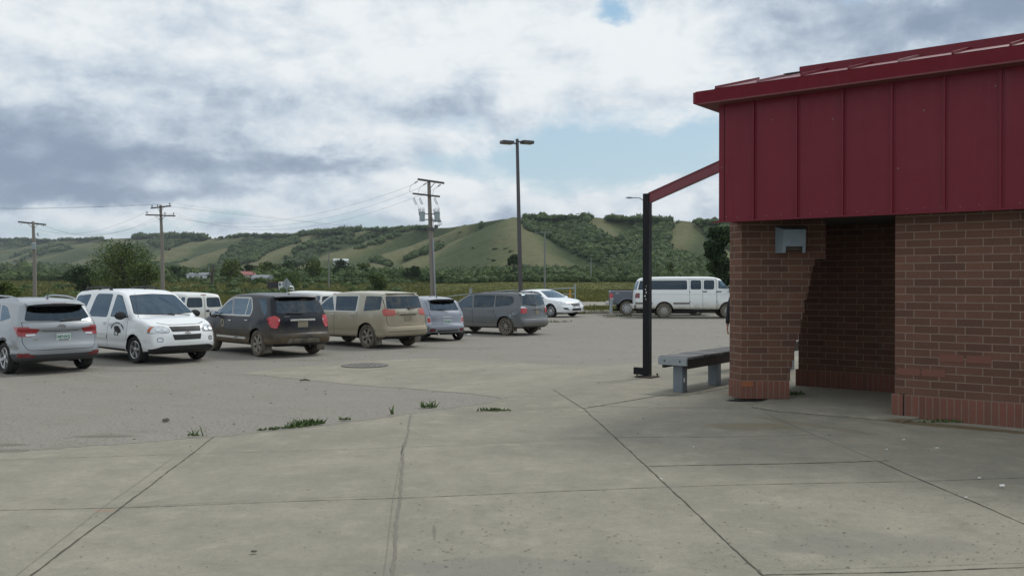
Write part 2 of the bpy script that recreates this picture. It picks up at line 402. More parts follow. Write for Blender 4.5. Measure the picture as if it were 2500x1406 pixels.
class Body:
    def __init__(s, sp):
        s.sp = sp; L, W, Hh = sp['L'], sp['W'], sp['H']; s.tags = [None]; s.wrap = 0.
        step = sp.get('step', .06)
        C = catmull(sp['sil'], step)
        a, b = C[-1], C[0]; k = int((a-b).length/.2)
        C += [a.lerp(b, j/k) for j in range(1, k)]
        n = len(C); nr = []
        for i in range(n):
            t = (C[(i+1) % n]-C[i-1]).normalized(); nr.append(Vector((t.y, -t.x)))     # inward
        for _ in range(2): nr = [(nr[i-1]+nr[i]*2+nr[(i+1) % n]).normalized() for i in range(n)]
        r = sp.get('r', .08); crown = sp.get('crown', .03); rows = []
        xs = [p.x for p in C]; xr, xf = min(xs), max(xs); s.xr, s.xf = xr, xf
        zm = sp.get('zm', .7)
        def put(C2, yf, yadd):
            return [(p.x, max(0., (s.Wd(p.x, p.y)-r))*yf+yadd, p.y) for p in C2]
        for f in (0., .2, .4, .58, .74, .87, 1.): rows.append(put([C[i]+nr[i]*crown*f*f*(1. if C[i].y > .5 else .2) for i in range(n)], f, 0.))
        for th in (30, 60, 90):
            e = [crown*(1. if C[i].y > .5 else .2)+r*(1-math.cos(R(th))) for i in range(n)]
            rows.append(put([C[i]+nr[i]*e[i] for i in range(n)], 1., r*math.sin(R(th))))
        base = [C[i]+nr[i]*(r+crown*(1. if C[i].y > .5 else .2)) for i in range(n)]
        sx0, sx1 = xr+.75, xf-.75
        for m in (.06, .14, .24, .36, .48, .6, .72, .84, 1.):
            C2 = [base[i].lerp(Vector((min(sx1, max(sx0, base[i].x)), zm)), m) for i in range(n)]
            rows.append(put(C2, 1., r))
        V = []; K = len(rows)
        def deform(x, y, z):
            q = abs(y)/(W/2)
            if x > 0: x -= sp.get('pcf', .16)*q**2.4*float(S((x-(xf-.7))/.7))
            else: x += sp.get('pcr', .09)*q**2.6*float(S(((xr+.6)-x)/.6))
            return (x, y, z)
        bm = bmesh.new(); grid = {}
        for sg in (1, -1):
            for k in range(K):
                for i in range(n):
                    if k == 0 and sg == -1: grid[sg, k, i] = grid[1, 0, i]; continue
                    x, y, z = rows[k][i]; grid[sg, k, i] = bm.verts.new(deform(x, y*sg, z))
        for sg in (1, -1):
            for k in range(K-1):
                for i in range(n):
                    q = [grid[sg, k, i], grid[sg, k, (i+1) % n], grid[sg, k+1, (i+1) % n], grid[sg, k+1, i]]
                    if sg == -1: q.reverse()
                    try: bm.faces.new(q)
                    except ValueError: pass
        bmesh.ops.remove_doubles(bm, verts=bm.verts[:], dist=.0006)
        bmesh.ops.dissolve_degenerate(bm, edges=bm.edges[:], dist=.0004)
        bmesh.ops.recalc_face_normals(bm, faces=bm.faces[:])
        bm.normal_update()
        lay = bm.verts.layers.float_vector.new('nrm')
        for v in bm.verts: v[lay] = v.normal
        s.bm = bm; s.lay = lay; s.tl = bm.faces.layers.int.new('tag')
        for f in bm.faces:
            if f.normal.z < -.75 and f.calc_center_median().z < .42: f.material_index = 2
        bm.verts.ensure_lookup_table()
    def Wd(s, x, z):
        sp = s.sp; L, W, Hh = sp['L'], sp['W'], sp['H']; w = W/2
        hf = max(0., (x-(L/2-sp.get('nose', 1.2)))/sp.get('nose', 1.2)); hr = max(0., (-x-(L/2-sp.get('tail', 1.3)))/sp.get('tail', 1.3))
        w -= sp.get('nt', .10)*hf**2+sp.get('tt', .06)*hr**2
        zb = sp['belt'][0]+(sp['belt'][1]-sp['belt'][0])*(x+L/2)/L
        if z < .5: w -= sp.get('tuck', .05)*((.5-z)/.3)**2
        zz = min(z, zb); w -= .05*((zz-.62)/.5)**2 if zz > .62 else 0.
        w -= .012*math.exp(-((z-sp.get('crease', .42))/.05)**2)
        if z > zb: w -= sp.get('shoulder', .02)*float(S((z-zb)/.05))+sp.get('tumble', .17)*((z-zb)/(Hh-zb))**1.12
        if z < zb:
            for xw in sp['axles']:
                d = math.hypot(x-xw, z-sp['wr']); a = sp['wr']+.075
                w += sp.get('flare', .02)*math.exp(-((d-a)/.07)**2)
        return max(w, .02)
    def emb(s, view, p, isn=False):
        a, b = p
        return Vector((a, 0, b)) if view in 'LR' else (Vector((0, a, b)) if view in 'FB' else Vector((a, b, 0)))
    def ok(s, view, f):
        nn = f.normal; c = f.calc_center_median()
        if s.wrap:
            if view == 'L': return nn.y > .04 and c.y > s.sp['W']/2-.22
            if view == 'R': return nn.y < -.04 and c.y < -s.sp['W']/2+.22
            if view == 'F': return nn.x > .04 and c.x > s.xf-s.wrap
            if view == 'B': return nn.x < -.04 and c.x < s.xr+s.wrap
        if view == 'L': return nn.y > .22 and c.y > .1
        if view == 'R': return nn.y < -.22 and c.y < -.1
        if view == 'F': return nn.x > .2 and c.x > 0
        if view == 'B': return nn.x < -.2 and c.x < 0
        if view == 'T': return nn.z > .5
    def uvc(s, view, c): return (c.x, c.z) if view in 'LR' else ((c.y, c.z) if view in 'FB' else (c.x, c.y))
    def stamp(s, view, P, tag, xlim=None):
        """cut polygon P (2-D, in the view's plane) out of the skin and give its faces a tag"""
        bm = s.bm; x0, x1 = min(p[0] for p in P)-.01, max(p[0] for p in P)+.01; y0, y1 = min(p[1] for p in P)-.01, max(p[1] for p in P)+.01
        reg = []
        for f in bm.faces:
            if not s.ok(view, f): continue
            cs = [s.uvc(view, v.co) for v in f.verts]
            if max(c[0] for c in cs) < x0 or min(c[0] for c in cs) > x1 or max(c[1] for c in cs) < y0 or min(c[1] for c in cs) > y1: continue
            if xlim and not xlim(f.calc_center_median()): continue
            reg.append(f)
        m = len(P)
        for i in range(m):
            p, q = Vector(P[i]), Vector(P[(i+1) % m]); d = q-p
            if d.length < 1e-5: continue
            nrm = s.emb(view, (-d.y, d.x)).normalized()
            # only faces near this edge need the cut
            lo = (min(p.x, q.x)-.004, min(p.y, q.y)-.004); hi = (max(p.x, q.x)+.004, max(p.y, q.y)+.004)
            sub = []
            for f in reg:
                cs = [s.uvc(view, v.co) for v in f.verts]
                if max(c[0] for c in cs) < lo[0] or min(c[0] for c in cs) > hi[0] or max(c[1] for c in cs) < lo[1] or min(c[1] for c in cs) > hi[1]: continue
                sub.append(f)
            if not sub: continue
            geom = set(sub)
            for f in sub: geom.update(f.edges); geom.update(f.verts)
            ss_ = set(sub)
            ret = bmesh.ops.bisect_plane(bm, geom=list(geom), dist=1e-5, plane_co=s.emb(view, tuple(p)), plane_no=nrm)
            new = [e for e in ret['geom'] if isinstance(e, bmesh.types.BMFace)]
            reg = [f for f in reg if f not in ss_ and f.is_valid]+new
        for f in reg:
            if not f.is_valid: continue
            c = s.uvc(view, f.calc_center_median())
            if inpoly(c[0], c[1], P): f[s.tl] = tag
    def tagid(s, **k): s.tags.append(k); return len(s.tags)-1
    def part(s, view, P, name, mat, off=0., parent=None, gap=0., label=None, r=None, xlim=None):
        """stamp one part, with a dark gap round it if gap > 0; views 'S' = both sides mirrored"""
        if r is not None: P = rpoly(P, r)
        ids = []
        s.wrap = WRAP.get(name, 0.)
        for v in ('L', 'R') if view == 'S' else (view,):
            if gap: s.stamp(v, P, s.seam(), xlim); Q = inset(P, gap)
            else: Q = P
            t = s.tagid(name=name, mat=mat, off=off, parent=parent, label=label); s.stamp(v, Q, t, xlim); ids.append(t)
        s.wrap = 0.
        return ids
    def mpart(s, view, P, name, mat, **k):
        """same part on both halves of the front or the back"""
        a = s.part(view, P, name, mat, **k); b = s.part(view, [(-p[0],)+tuple(p[1:]) for p in P][::-1], name, mat, **k); return a+b
    def seam(s):
        if not hasattr(s, '_seam'): s._seam = s.tagid(seam=1)
        return s._seam
    def line(s, view, pts, w=.012):
        """a dark panel gap along a polyline"""
        for v in ('L', 'R') if view == 'S' else (view,):
            for i in range(len(pts)-1):
                p, q = Vector(pts[i]), Vector(pts[i+1]); d = (q-p).normalized(); nn = Vector((-d.y, d.x))*w/2
                s.stamp(v, [tuple(p-nn), tuple(q-nn), tuple(q+nn), tuple(p+nn)], s.seam())
    def arches(s):
        sp = s.sp; s._hole = s.tagid(hole=1)
        for xw in sp['axles']:
            a = sp['wr']+sp.get('archgap', .055)
            P = [(xw+a*math.cos(R(t)), sp['wr']+a*math.sin(R(t))*sp.get('archh', 1.)) for t in range(-20, 201, 20)]
            P = [(xw+a*1.02, 0.)]+P+[(xw-a*1.02, 0.)]
            for v in 'LR': s.stamp(v, P, s._hole)
    def build(s, root, name='body', bodymat=None):
        bm = s.bm; lay = s.lay; groups = {}
        for f in bm.faces: groups.setdefault(f[s.tl], []).append(f)
        # the back and side pieces of a wraparound lamp or bumper are one part; stray slivers go back to the skin
        first = {}
        for t in sorted(groups):
            k = s.tags[t] if t else None
            if not k or not k.get('name') in WRAP: continue
            fs = groups[t]; a = sum(f.calc_area() for f in fs); cx = sum(f.calc_center_median().x*f.calc_area() for f in fs)/a; cy = sum(f.calc_center_median().y*f.calc_area() for f in fs)/a
            key = (k['name'], k['mat'].name, cx > 0, 0 if k['name'] in ('bumper_cladding', 'air_dam') else cy > 0)
            if key in first: groups[first[key]] += fs; groups[t] = []
            else: first[key] = t
        for t in list(groups):
            if t == 0 or not groups[t] or not s.tags[t] or s.tags[t].get('seam') or s.tags[t].get('hole'): continue
            left = set(groups[t]); comps = []
            while left:
                st = [left.pop()]; co = []
                while st:
                    f = st.pop(); co.append(f)
                    for v in f.verts:
                        for q in v.link_faces:
                            if q in left: left.discard(q); st.append(q)
                comps.append((sum(f.calc_area() for f in co), co))
            comps.sort(key=lambda c: -c[0]); groups[t] = comps[0][1]
            for a, co in comps[1:]: groups.setdefault(0, []).extend(co)
        groups = {t: v for t, v in groups.items() if v}
        seam = getattr(s, '_seam', -1); hole = getattr(s, '_hole', -2)
        def mk(nm, faces, mats, off, parent, mi=None):
            idx = {}; V = []; Nn = []; Fs = []; MI = []
            for f in faces:
                q = []
                for v in f.verts:
                    if v not in idx:
                        idx[v] = len(V); nn = v[lay].normalized(); V.append(v.co+nn*off); Nn.append(nn)
                    q.append(idx[v])
                Fs.append(q); MI.append(mi(f) if mi else 0)
            me = bpy.data.meshes.new(nm); me.from_pydata(V, [], Fs)
            for m_ in mats: me.materials.append(m_)
            me.polygons.foreach_set('material_index', MI); me.polygons.foreach_set('use_smooth', [True]*len(Fs)); me.update()
            try: me.normals_split_custom_set_from_vertices(Nn)
            except Exception as e: print('normals', e)
            o = bpy.data.objects.new(nm, me); COL.objects.link(o); o.parent = parent; return o
        bf = groups.get(0, [])+groups.get(seam, [])
        tl = s.tl
        body = mk(name, bf, [bodymat, M['seam'], M['black']], 0., root, lambda f: 1 if f[tl] == seam else f.material_index)
        made = {}; s.objs = {}
        for t in range(1, len(s.tags)):
            k = s.tags[t]
            if k is None or k.get('seam') or k.get('hole') or t not in groups: continue
            par = made.get(k['parent']) if k.get('parent') else None
            o = mk(k['name'], groups[t], [k['mat']], k['off'], par or root)
            if k.get('label'): o['label'] = k['label']
            made[t] = o
        bm.free(); s.body = body; s.made = made
        return body
def add_wheels(root, sp, style='five', tyre='rubber', rim='alloy', steer=0.):
    wr, tw = sp['wr'], sp.get('tw', .225); rr = wr*sp.get('rimf', .66)
    for xw in sp['axles']:
        for sg in (1, -1):
            Mt = Matrix.Translation((xw, sg*(sp['tr']/2), wr)) @ (Matrix.Rotation(steer, 4, 'Z') if xw > 0 else Matrix.Identity(4)) @ Matrix.Rotation(-sg*math.pi/2, 4, 'X')
            t = MB(); h = tw/2
            t.lathe([(rr, -h*.85), (wr*.9, -h), (wr*.975, -h*.8), (wr, -h*.45), (wr, -h*.15), (wr-.008, -h*.12), (wr-.008, -h*.04), (wr, -h*.02), (wr, h*.4), (wr*.985, h*.75), (wr*.93, h*.98), (wr*.8, h), (rr+.012, h*.86), (rr, h*.75), (rr-.004, h*.3)], 32, Mt)
            w = t.build('wheel', M[tyre], root, smooth=True)
            q = MB()
            q.lathe([(rr*1.01, h*.8), (rr*.965, h*.86), (rr*.93, h*.78), (rr*.92, h*.2), (rr*.9, -h*.5)], 32, Mt, 0)
            q.lathe([(rr*.9, -h*.1), (rr*.62, -h*.05), (.0, -h*.05)], 24, Mt, 1)
            ns = {'five': 5, 'six': 6, 'seven': 7, 'ten': 10, 'steel': 8, 'ram': 8}[style]
            def rot(pts, a): return [Mt@Vector((p[0]*math.cos(a)-p[1]*math.sin(a), p[0]*math.sin(a)+p[1]*math.cos(a), p[2])) for p in pts]
            if style in ('steel', 'ram'):
                prof = [(rr*.93, h*.35), (rr*.84, h*.15), (rr*.72, h*.42), (rr*.4, h*.42), (rr*.34, h*.6), (rr*.2, h*.62), (0, h*.62)]
                q.lathe(prof, 32, Mt, 0)
                for i in range(ns):
                    a = 2*math.pi*i/ns
                    q.poly(rot([(rr*.8, -rr*.11, h*.38), (rr*.88, 0, h*.36), (rr*.8, rr*.11, h*.38), (rr*.68, rr*.09, h*.45), (rr*.68, -rr*.09, h*.45)], a), 1)
            else:
                for i in range(ns):
                    a = 2*math.pi*i/ns+.2
                    wi, wo = (.12, .17) if ns < 8 else (.055, .07)
                    if ns == 6: wi, wo = .1, .2
                    for o_ in ((-.085, .085) if style in ('seven',) else (0.,)):
                        A = rot([(rr*.14, (-wi+o_*.5)*rr*1.1, h*.66), (rr*.95, (-wo+o_)*rr*.9, h*.8), (rr*.95, (wo+o_)*rr*.9, h*.8), (rr*.14, (wi+o_*.5)*rr*1.1, h*.66)], a)
                        off = (Mt.to_3x3()@Vector((0, 0, -1)))*.035
                        q.prism(A, off, 0)
                q.lathe([(rr*.25, h*.5), (rr*.25, h*.72), (rr*.2, h*.78), (0, h*.8)], 20, Mt, 0)
            q.build('rim', [M[rim], M['black']], w, smooth=True)
def add_liner(root, sp):
    """dark wheel wells and floor so that nothing shows through the arches"""
    b = MB(); a = sp['wr']+sp.get('archgap', .055)+.012; wi = sp['W']/2
    for xw in sp['axles']:
        for sg in (1, -1):
            pr = None
            for t in range(-10, 191, 20):
                p = (xw+a*math.cos(R(t)), sp['wr']+a*math.sin(R(t)))
                k = b.verts([(p[0], sg*(wi-.055), p[1]), (p[0], sg*(wi-.42), p[1])])
                if pr is not None: b.face((pr, pr+1, k+1, k))
                pr = k
            b.poly([(xw+a*math.cos(R(t)), sg*(wi-.42), sp['wr']+a*math.sin(R(t))) for t in range(0, 181, 20)])
    L = sp['L']
    b.box((0, 0, .32), (L*.78, sp['W']*.62, .10))
    b.tube([(sp['axles'][0]-.0, -sp['tr']/2+.1, sp['wr']), (sp['axles'][0], sp['tr']/2-.1, sp['wr'])], .045, 8)
    b.tube([(-L*.42, -.35, .27), (-L*.2, -.35, .25), (L*.1, -.2, .25)], .04, 8)
    b.build('underbody', M['black'], root, smooth=False)
def add_cabin(root, sp, rows, zb=None, dash=None, wheelside=1):
    z0 = .30+.135*sp['H']; ks = (sp['H']-z0)/(1.7-.52); b = MB(); w = sp['W']/2-.16
    xr, xf = rows[-1]-.55, rows[0]+.75
    b.box(((xr+xf)/2, 0, z0-.05), (xf-xr, 2*w, .1))
    if dash: b.box((dash, 0, .86), (.42, 2*w-.02, .22)); b.lathe([(.17, -.012), (.19, 0), (.17, .012), (.155, 0), (.17, -.012)], 20, Matrix.Translation((dash-.38, .36*wheelside, .98)) @ Matrix.Rotation(R(-65), 4, 'Y'))
    b.build('dashboard', M['inner'], root)
    for i, x in enumerate(rows):
        for y in ((-.37, .37) if i == 0 else (-.42, 0., .42)):
            q = MB(); ww = .5 if i == 0 else .42
            q.box((x, y, z0+.16), (.5, ww, .2)); m = Matrix.Rotation(R(-14), 3, 'Y')
            q.box((x-.3, y, z0+.48*ks), (.13, ww-.04, .60*ks), M=m); q.box((x-.39, y, z0+.86*ks), (.09, .24, .15*ks), M=m)
            q.build('seat', M['seat'], root, bevel=.04)
def add_mirrors(root, x, y, z, mat, s=1., tall=1.):
    for sg in (1, -1):
        b = MB(); n = 10; prof = [(.02, -.0), (.075, .01), (.09, .06), (.08, .11), (.04, .13), (0, .135)]
        m = Matrix.Translation((x-.05, sg*(y+.13*s), z)) @ Matrix.Diagonal((.8*s, 1.45*s, 1.0*s*tall, 1)) @ Matrix.Rotation(math.pi/2, 4, 'Y')
        b.lathe(prof, 16, m); b.bar((x, sg*(y-.04), z-.045), (x, sg*(y+.1*s), z-.03), .05, .035)
        o = b.build('side_mirror', mat, root, smooth=True)
        g_ = MB(); g_.lathe([(.0, -.002), (.066, -.002), (.072, .002)], 16, m); g_.build('mirror_glass', M['chrome'], o, smooth=True)
def add_handles(root, body, pts, mat, W, l=.17, h=.028):
    for (x, z) in pts:
        for sg in (1, -1):
            y = body.Wd(x, z)
            b = MB(); b.box((x, sg*(y+.012), z), (l, .03, h)); b.build('door_handle', mat, root, bevel=.01)
def rails(root, pts, mat, y=.62, r=.016, feet=()):
    for sg in (1, -1):
        b = MB(); b.tube([(p[0], sg*(y-(p[2] if len(p) > 2 else 0)), p[1]) for p in pts], r, 8)
        for f in feet: b.box((f[0], sg*y, f[1]), (.1, .035, .07))
        b.build('roof_rail', mat, root, smooth=True)
def antenna(root, x, y, z, l=.2, lean=-.5, mat='black', base=True):
    b = MB()
    if base: b.lathe([(.035, -.01), (.03, .015), (.012, .03), (0, .032)], 12, Matrix.Translation((x, y, z)))
    b.tube([(x, y, z), (x+lean*l, y, z+l)], [.006, .003], 6); b.build('antenna', M[mat], root, smooth=True)
def wiper(root, a, b_, r=.011):
    b = MB(); b.tube([a, b_], [r*1.4, r*.8], 6); b.build('wiper', M['black'], root)
def text_obj(s, size, Mt, mat, parent, name='lettering', bold=0., align='CENTER', sx=1., thick=.002):
    cu = bpy.data.curves.new(name, 'FONT'); cu.body = s; cu.size = size; cu.align_x = align; cu.align_y = 'CENTER'; cu.offset = bold; cu.extrude = thick
    tmp = bpy.data.objects.new(name, cu); COL.objects.link(tmp); bpy.context.view_layer.update()
    dg = bpy.context.evaluated_depsgraph_get(); me = bpy.data.meshes.new_from_object(tmp.evaluated_get(dg)); me.name = name
    bpy.data.objects.remove(tmp); bpy.data.curves.remove(cu)
    me.transform(Mt @ Matrix.Diagonal((sx, 1, 1, 1))); me.materials.clear(); me.materials.append(mat)
    o = bpy.data.objects.new(name, me); COL.objects.link(o); o.parent = parent; return o
def face_mat(o, right, up):
    """matrix that lays text at point o, reading along 'right', with its top towards 'up'"""
    r_, u = Vector(right).normalized(), Vector(up).normalized(); n_ = r_.cross(u).normalized(); u = n_.cross(r_)
    m = Matrix((r_, u, n_)).transposed().to_4x4(); m.translation = Vector(o); return m
def plate(root, o, right, up, txt=None, w=.305, h=.152, muddy=False, small=None):
    m = face_mat(o, right, up); b = MB()
    pts = rpoly([(-w/2, -h/2), (w/2, -h/2), (w/2, h/2), (-w/2, h/2)], .015)
    b.prism([m@Vector((p[0], p[1], 0)) for p in pts], (m.to_3x3()@Vector((0, 0, 1)))*.006)
    p = b.build('number_plate', M['muddyplate' if muddy else 'plate'], root)
    if txt: text_obj(txt, .094, m@Matrix.Translation((0, .005, .009)), M['plateink'], p, 'plate_number', sx=.8, bold=.002)
    if small: text_obj(small, .026, m@Matrix.Translation((0, -h/2+.018, .009)), M['ink'], p, 'plate_frame_text', bold=.001)
    return p
def place(root, x, y, head, dz=0.):
    """head in degrees clockwise from +Y; the car's own +X is forward; sit the four wheels on the ground"""
    a = R(90-head); c, s_ = math.cos(a), math.sin(a)
    def zz(lx, ly): return g(x+lx*c-ly*s_, y+lx*s_+ly*c)
    zf = (zz(1.4, .8)+zz(1.4, -.8))/2; zr = (zz(-1.4, .8)+zz(-1.4, -.8))/2
    zl = (zz(1.4, .8)+zz(-1.4, .8))/2; zR = (zz(1.4, -.8)+zz(-1.4, -.8))/2
    root.location = (x, y, (zf+zr)/2+dz)
    root.rotation_euler = (math.atan2(zl-zR, 1.6), -math.atan2(zf-zr, 2.8), a)
def rear_pt(body, y, z, off=.004):
    """x of the tail at a given y, z, from the skin"""
    best = None
    for v in body.bm.verts:
        if v.co.x < -.5 and v[body.lay].x < -.3:
            d = (v.co.y-y)**2+(v.co.z-z)**2
            if best is None or d < best[0]: best = (d, v.co.x, v[body.lay].copy())
    return best[1], best[2]
def front_pt(body, y, z):
    best = None
    for v in body.bm.verts:
        if v.co.x > .5 and v[body.lay].x > .3:
            d = (v.co.y-y)**2+(v.co.z-z)**2
            if best is None or d < best[0]: best = (d, v.co.x, v[body.lay].copy())
    return best[1], best[2]
def surf(body, view, a, b):
    """point and normal on the skin"""
    best = None
    for v in body.bm.verts:
        n_ = v[body.lay]
        if view == 'R' and n_.y > -.3: continue
        if view == 'L' and n_.y < .3: continue
        if view == 'B' and (n_.x > -.3 or v.co.x > 0): continue
        if view == 'F' and (n_.x < .3 or v.co.x < 0): continue
        c = body.uvc(view, v.co); d = (c[0]-a)**2+(c[1]-b)**2
        if best is None or d < best[0]: best = (d, v)
    v = best[1]; n_ = Vector(v[body.lay]).normalized(); p = v.co.copy()
    # slide within the tangent plane to (a, b)
    if view in 'LR': p.y -= (n_.x*(a-p.x)+n_.z*(b-p.z))/n_.y; p.x, p.z = a, b
    else: p.x -= (n_.y*(a-p.y)+n_.z*(b-p.z))/n_.x; p.y, p.z = a, b
    return p, n_
GROUP = 'vehicles parked in the lot'
def start(sp, label, cat, name):
    root = empty(name); tag(root, label, cat, GROUP); return root, Body(sp)
def finish(root, bd, sp, mat, wheel=('five', 'rubber', 'alloy'), seats=(.25, -.65), dash=.95, steer=0.):
    bd.build(root, 'body', mat); add_wheels(root, sp, *wheel, steer=steer); add_liner(root, sp)
    if seats: add_cabin(root, sp, seats, dash=dash)
def ring(sp, xw, d): return [(xw+(sp['wr']+d)*math.cos(R(t)), sp['wr']+(sp['wr']+d)*math.sin(R(t))) for t in range(-30, 211, 20)]
def badge(parent, o, right, up, w, h, kind, mat='chrome'):
    m = face_mat(o, right, up); b = MB(); nz = m.to_3x3()@Vector((0, 0, 1))
    def P(p): return [m@Vector((q[0]*w/2, q[1]*h/2, 0)) for q in p]
    if kind == 'bowtie': b.prism(P([(-1, -.45), (-.4, -.45), (-.4, -1), (.3, -1), (.4, -.45), (1, -.45), (.85, .45), (.4, .45), (.4, 1), (-.3, 1), (-.4, .45), (-.85, .45)]), nz*.012)
    else:
        n = 24
        for i in range(n):
            a0, a1 = 2*math.pi*i/n, 2*math.pi*(i+1)/n
            b.prism(P([(math.cos(a0), math.sin(a0)), (math.cos(a1), math.sin(a1)), (.78*math.cos(a1), .78*math.sin(a1)), (.78*math.cos(a0), .78*math.sin(a0))]), nz*.01)
        if kind == 'ovalh':
            b.prism(P([(-.5, -.6), (-.3, -.6), (-.1, .6), (-.3, .6)]), nz*.01); b.prism(P([(.1, -.6), (.3, -.6), (.5, .6), (.3, .6)]), nz*.01); b.prism(P([(-.3, -.12), (.3, 0.), (.3, .2), (-.3, .08)]), nz*.01)
        if kind == 'ringbar': b.prism(P([(-1.05, -.16), (1.05, -.16), (1.05, .16), (-1.05, .16)]), nz*.014)
        if kind == 'disc': b.poly([m@Vector((.7*w/2*math.cos(2*math.pi*i/20), .7*h/2*math.sin(2*math.pi*i/20), .004)) for i in range(20)])
    return b.build('badge', M[mat], parent)

def silver_suv():
    sp = dict(L=4.4, W=1.82, H=1.655, wr=.345, tr=1.59, axles=(1.33, -1.31), belt=(1.12, .98), tumble=.19, nose=1.1, tail=1.2, tt=.07, nt=.12, pcr=.14, pcf=.2, crease=.56,
              sil=[(-2.0, .27), (-2.14, .33), (-2.2, .46), (-2.2, .60), (-2.14, .70), (-2.11, .86), (-2.10, .94), (-2.13, .99), (-2.06, 1.12), (-1.98, 1.21), (-1.80, 1.46), (-1.75, 1.54, 1), (-1.6, 1.595), (-1.2, 1.64), (-.5, 1.655), (.1, 1.635), (.45, 1.57), (.8, 1.41), (1.32, 1.09), (1.5, 1.03), (1.8, .96), (2.03, .85), (2.16, .70), (2.2, .5), (2.14, .32), (2.0, .24)])
    root, b = start(sp, 'silver compact SUV seen from behind at the left edge, wraparound red tail lamps', 'SUV', 'silver_suv')
    for xw in sp['axles']: b.part('S', ring(sp, xw, .115), 'arch_cladding', M['clad'])
    b.part('S', [(-.95, .1), (.95, .1), (.95, .43), (-.95, .43)], 'sill_cladding', M['clad'])
    b.part('S', [(-2.3, .1), (-1.55, .1), (-1.6, .40), (-1.75, .46), (-2.3, .47)], 'bumper_cladding', M['clad'])
    b.part('B', [(-.93, .1), (.93, .1), (.93, .46), (.5, .44), (-.5, .44), (-.93, .46)], 'bumper_cladding', M['clad'])
    b.part('S', rpoly([(-.88, 1.09), (.02, 1.04), (.02, 1.50), (-.62, 1.52, .1)], .05), 'side_window', M['tint'])
    b.part('S', rpoly([(.06, 1.04), (1.02, .99, .02), (.72, 1.26, .1), (.22, 1.49)], .05), 'side_window', M['glass'])
    b.part('S', rpoly([(-1.46, 1.22, .04), (-.94, 1.12), (-.72, 1.50), (-1.1, 1.45, .1)], .05), 'side_window', M['tint'])
    b.line('S', [(.04, 1.0), (.0, .45)]); b.line('S', [(1.0, .98), (1.02, .6)]); b.line('S', [(-.8, 1.05), (-.78, .9), (-.95, .7)])
    b.part('B', rpoly([(-.70, .53), (.70, .53), (.78, .70), (.76, 1.14, .01), (-.76, 1.14, .01), (-.78, .70)], .12, 5), 'tailgate', None, gap=.011)
    b.part('B', rpoly([(-.70, 1.165), (.0, 1.145), (.70, 1.165), (.58, 1.47), (-.58, 1.47)], .06), 'rear_window', M['tint'], off=.003)
    for sg in (1, -1):
        b.part('B', [(sg*p[0], p[1]) for p in rpoly([(.44, .985, .01), (.98, 1.055), (.98, .84), (.60, .825), (.52, .86)], .03)][::sg], 'tail_lamp', M['red'], off=.006)
        b.part('B', [(sg*p[0], p[1]) for p in rpoly([(.535, .845), (.70, .835), (.70, .885), (.51, .885)], .01)][::sg], 'reversing_lamp', M['lens'], off=.007)
        b.part('B', [(sg*p[0], p[1]) for p in rpoly([(.52, .385), (.66, .455), (.98, .50), (.98, .385)], .02)][::sg], 'reflector', M['dkred'], off=.006)
    b.part('S', rpoly([(-2.25, 1.035), (-1.72, 1.04, .02), (-1.95, .86), (-2.25, .84)], .03), 'tail_lamp', M['red'], off=.006)
    b.part('S', rpoly([(-2.25, .385), (-1.98, .385, .01), (-2.08, .47), (-2.25, .50)], .02), 'reflector', M['dkred'], off=.006)
    b.part('B', [(-.38, .925), (.38, .925), (.38, .94), (-.38, .94)], 'handle_strip', M['black'])
    b.arches()
    for t in b.tags:
        if t and t.get('name') == 'tailgate': t['mat'] = PAINT['silver']
    pp, nn = surf(b, 'B', 0., 1.035); pl, nl = surf(b, 'B', -.04, .80); p3, n3 = surf(b, 'B', .48, .76); p4, n4 = surf(b, 'B', -.56, .78)
    finish(root, b, sp, PAINT['silver'], ('five', 'rubber', 'alloy'), (.3, -.6), .95)
    badge(root, pp+nn*.002, (0, -1, 0), (0, 0, 1), .17, .085, 'ovalh')
    plate(root, pl+nl*.008, (0, -1, 0), (-.05, 0, 1), '047\u2022IVQ', small='SASKATCHEWAN')
    text_obj('TUCSON', .045, face_mat(p3+nn*.004, (0, -1, 0), (0, 0, 1)), M['chrome'], root); 
    sp_ = MB()   # roof spoiler
    for y0, y1 in ((-.60, .60),):
        pts = [(-1.62, 1.60), (-1.96, 1.555), (-1.985, 1.53), (-1.95, 1.515), (-1.74, 1.50)]; n = 8; prev = None
        for i in range(n+1):
            y = -.6+1.2*i/n; q = (abs(y)/.6)**3; k = sp_.verts([(x+.10*q, y, z-.035*q) for x, z in pts])
            if prev is not None:
                for j in range(5): sp_.face((prev+j, prev+(j+1) % 5, k+(j+1) % 5, k+j), 1 if j in (2, 3) else 0)
            else: sp_.face([k+j for j in range(5)])
            prev = k
        sp_.face([prev+j for j in range(5)][::-1])
    so = sp_.build('spoiler', [PAINT['silver'], M['gloss']], root, smooth=True)
    q = MB(); q.box((-1.972, 0, 1.532), (.012, .3, .022)); q.build('brake_lamp', M['dkred'], so)
    wiper(root, (-2.045, -.02, 1.16), (-2.0, -.50, 1.19), .014); antenna(root, -1.35, 0, 1.62, .24, -.35)
    rails(root, [(-1.45, 1.56), (-1.3, 1.635), (-.9, 1.675), (-.2, 1.69), (.3, 1.655), (.55, 1.56)], M['rail'], .60, .02)
    add_mirrors(root, .82, .86, 1.06, PAINT['silver']); add_handles(root, b, [(-.62, .93), (.2, .9)], PAINT['silver'], 1.82)
    return root

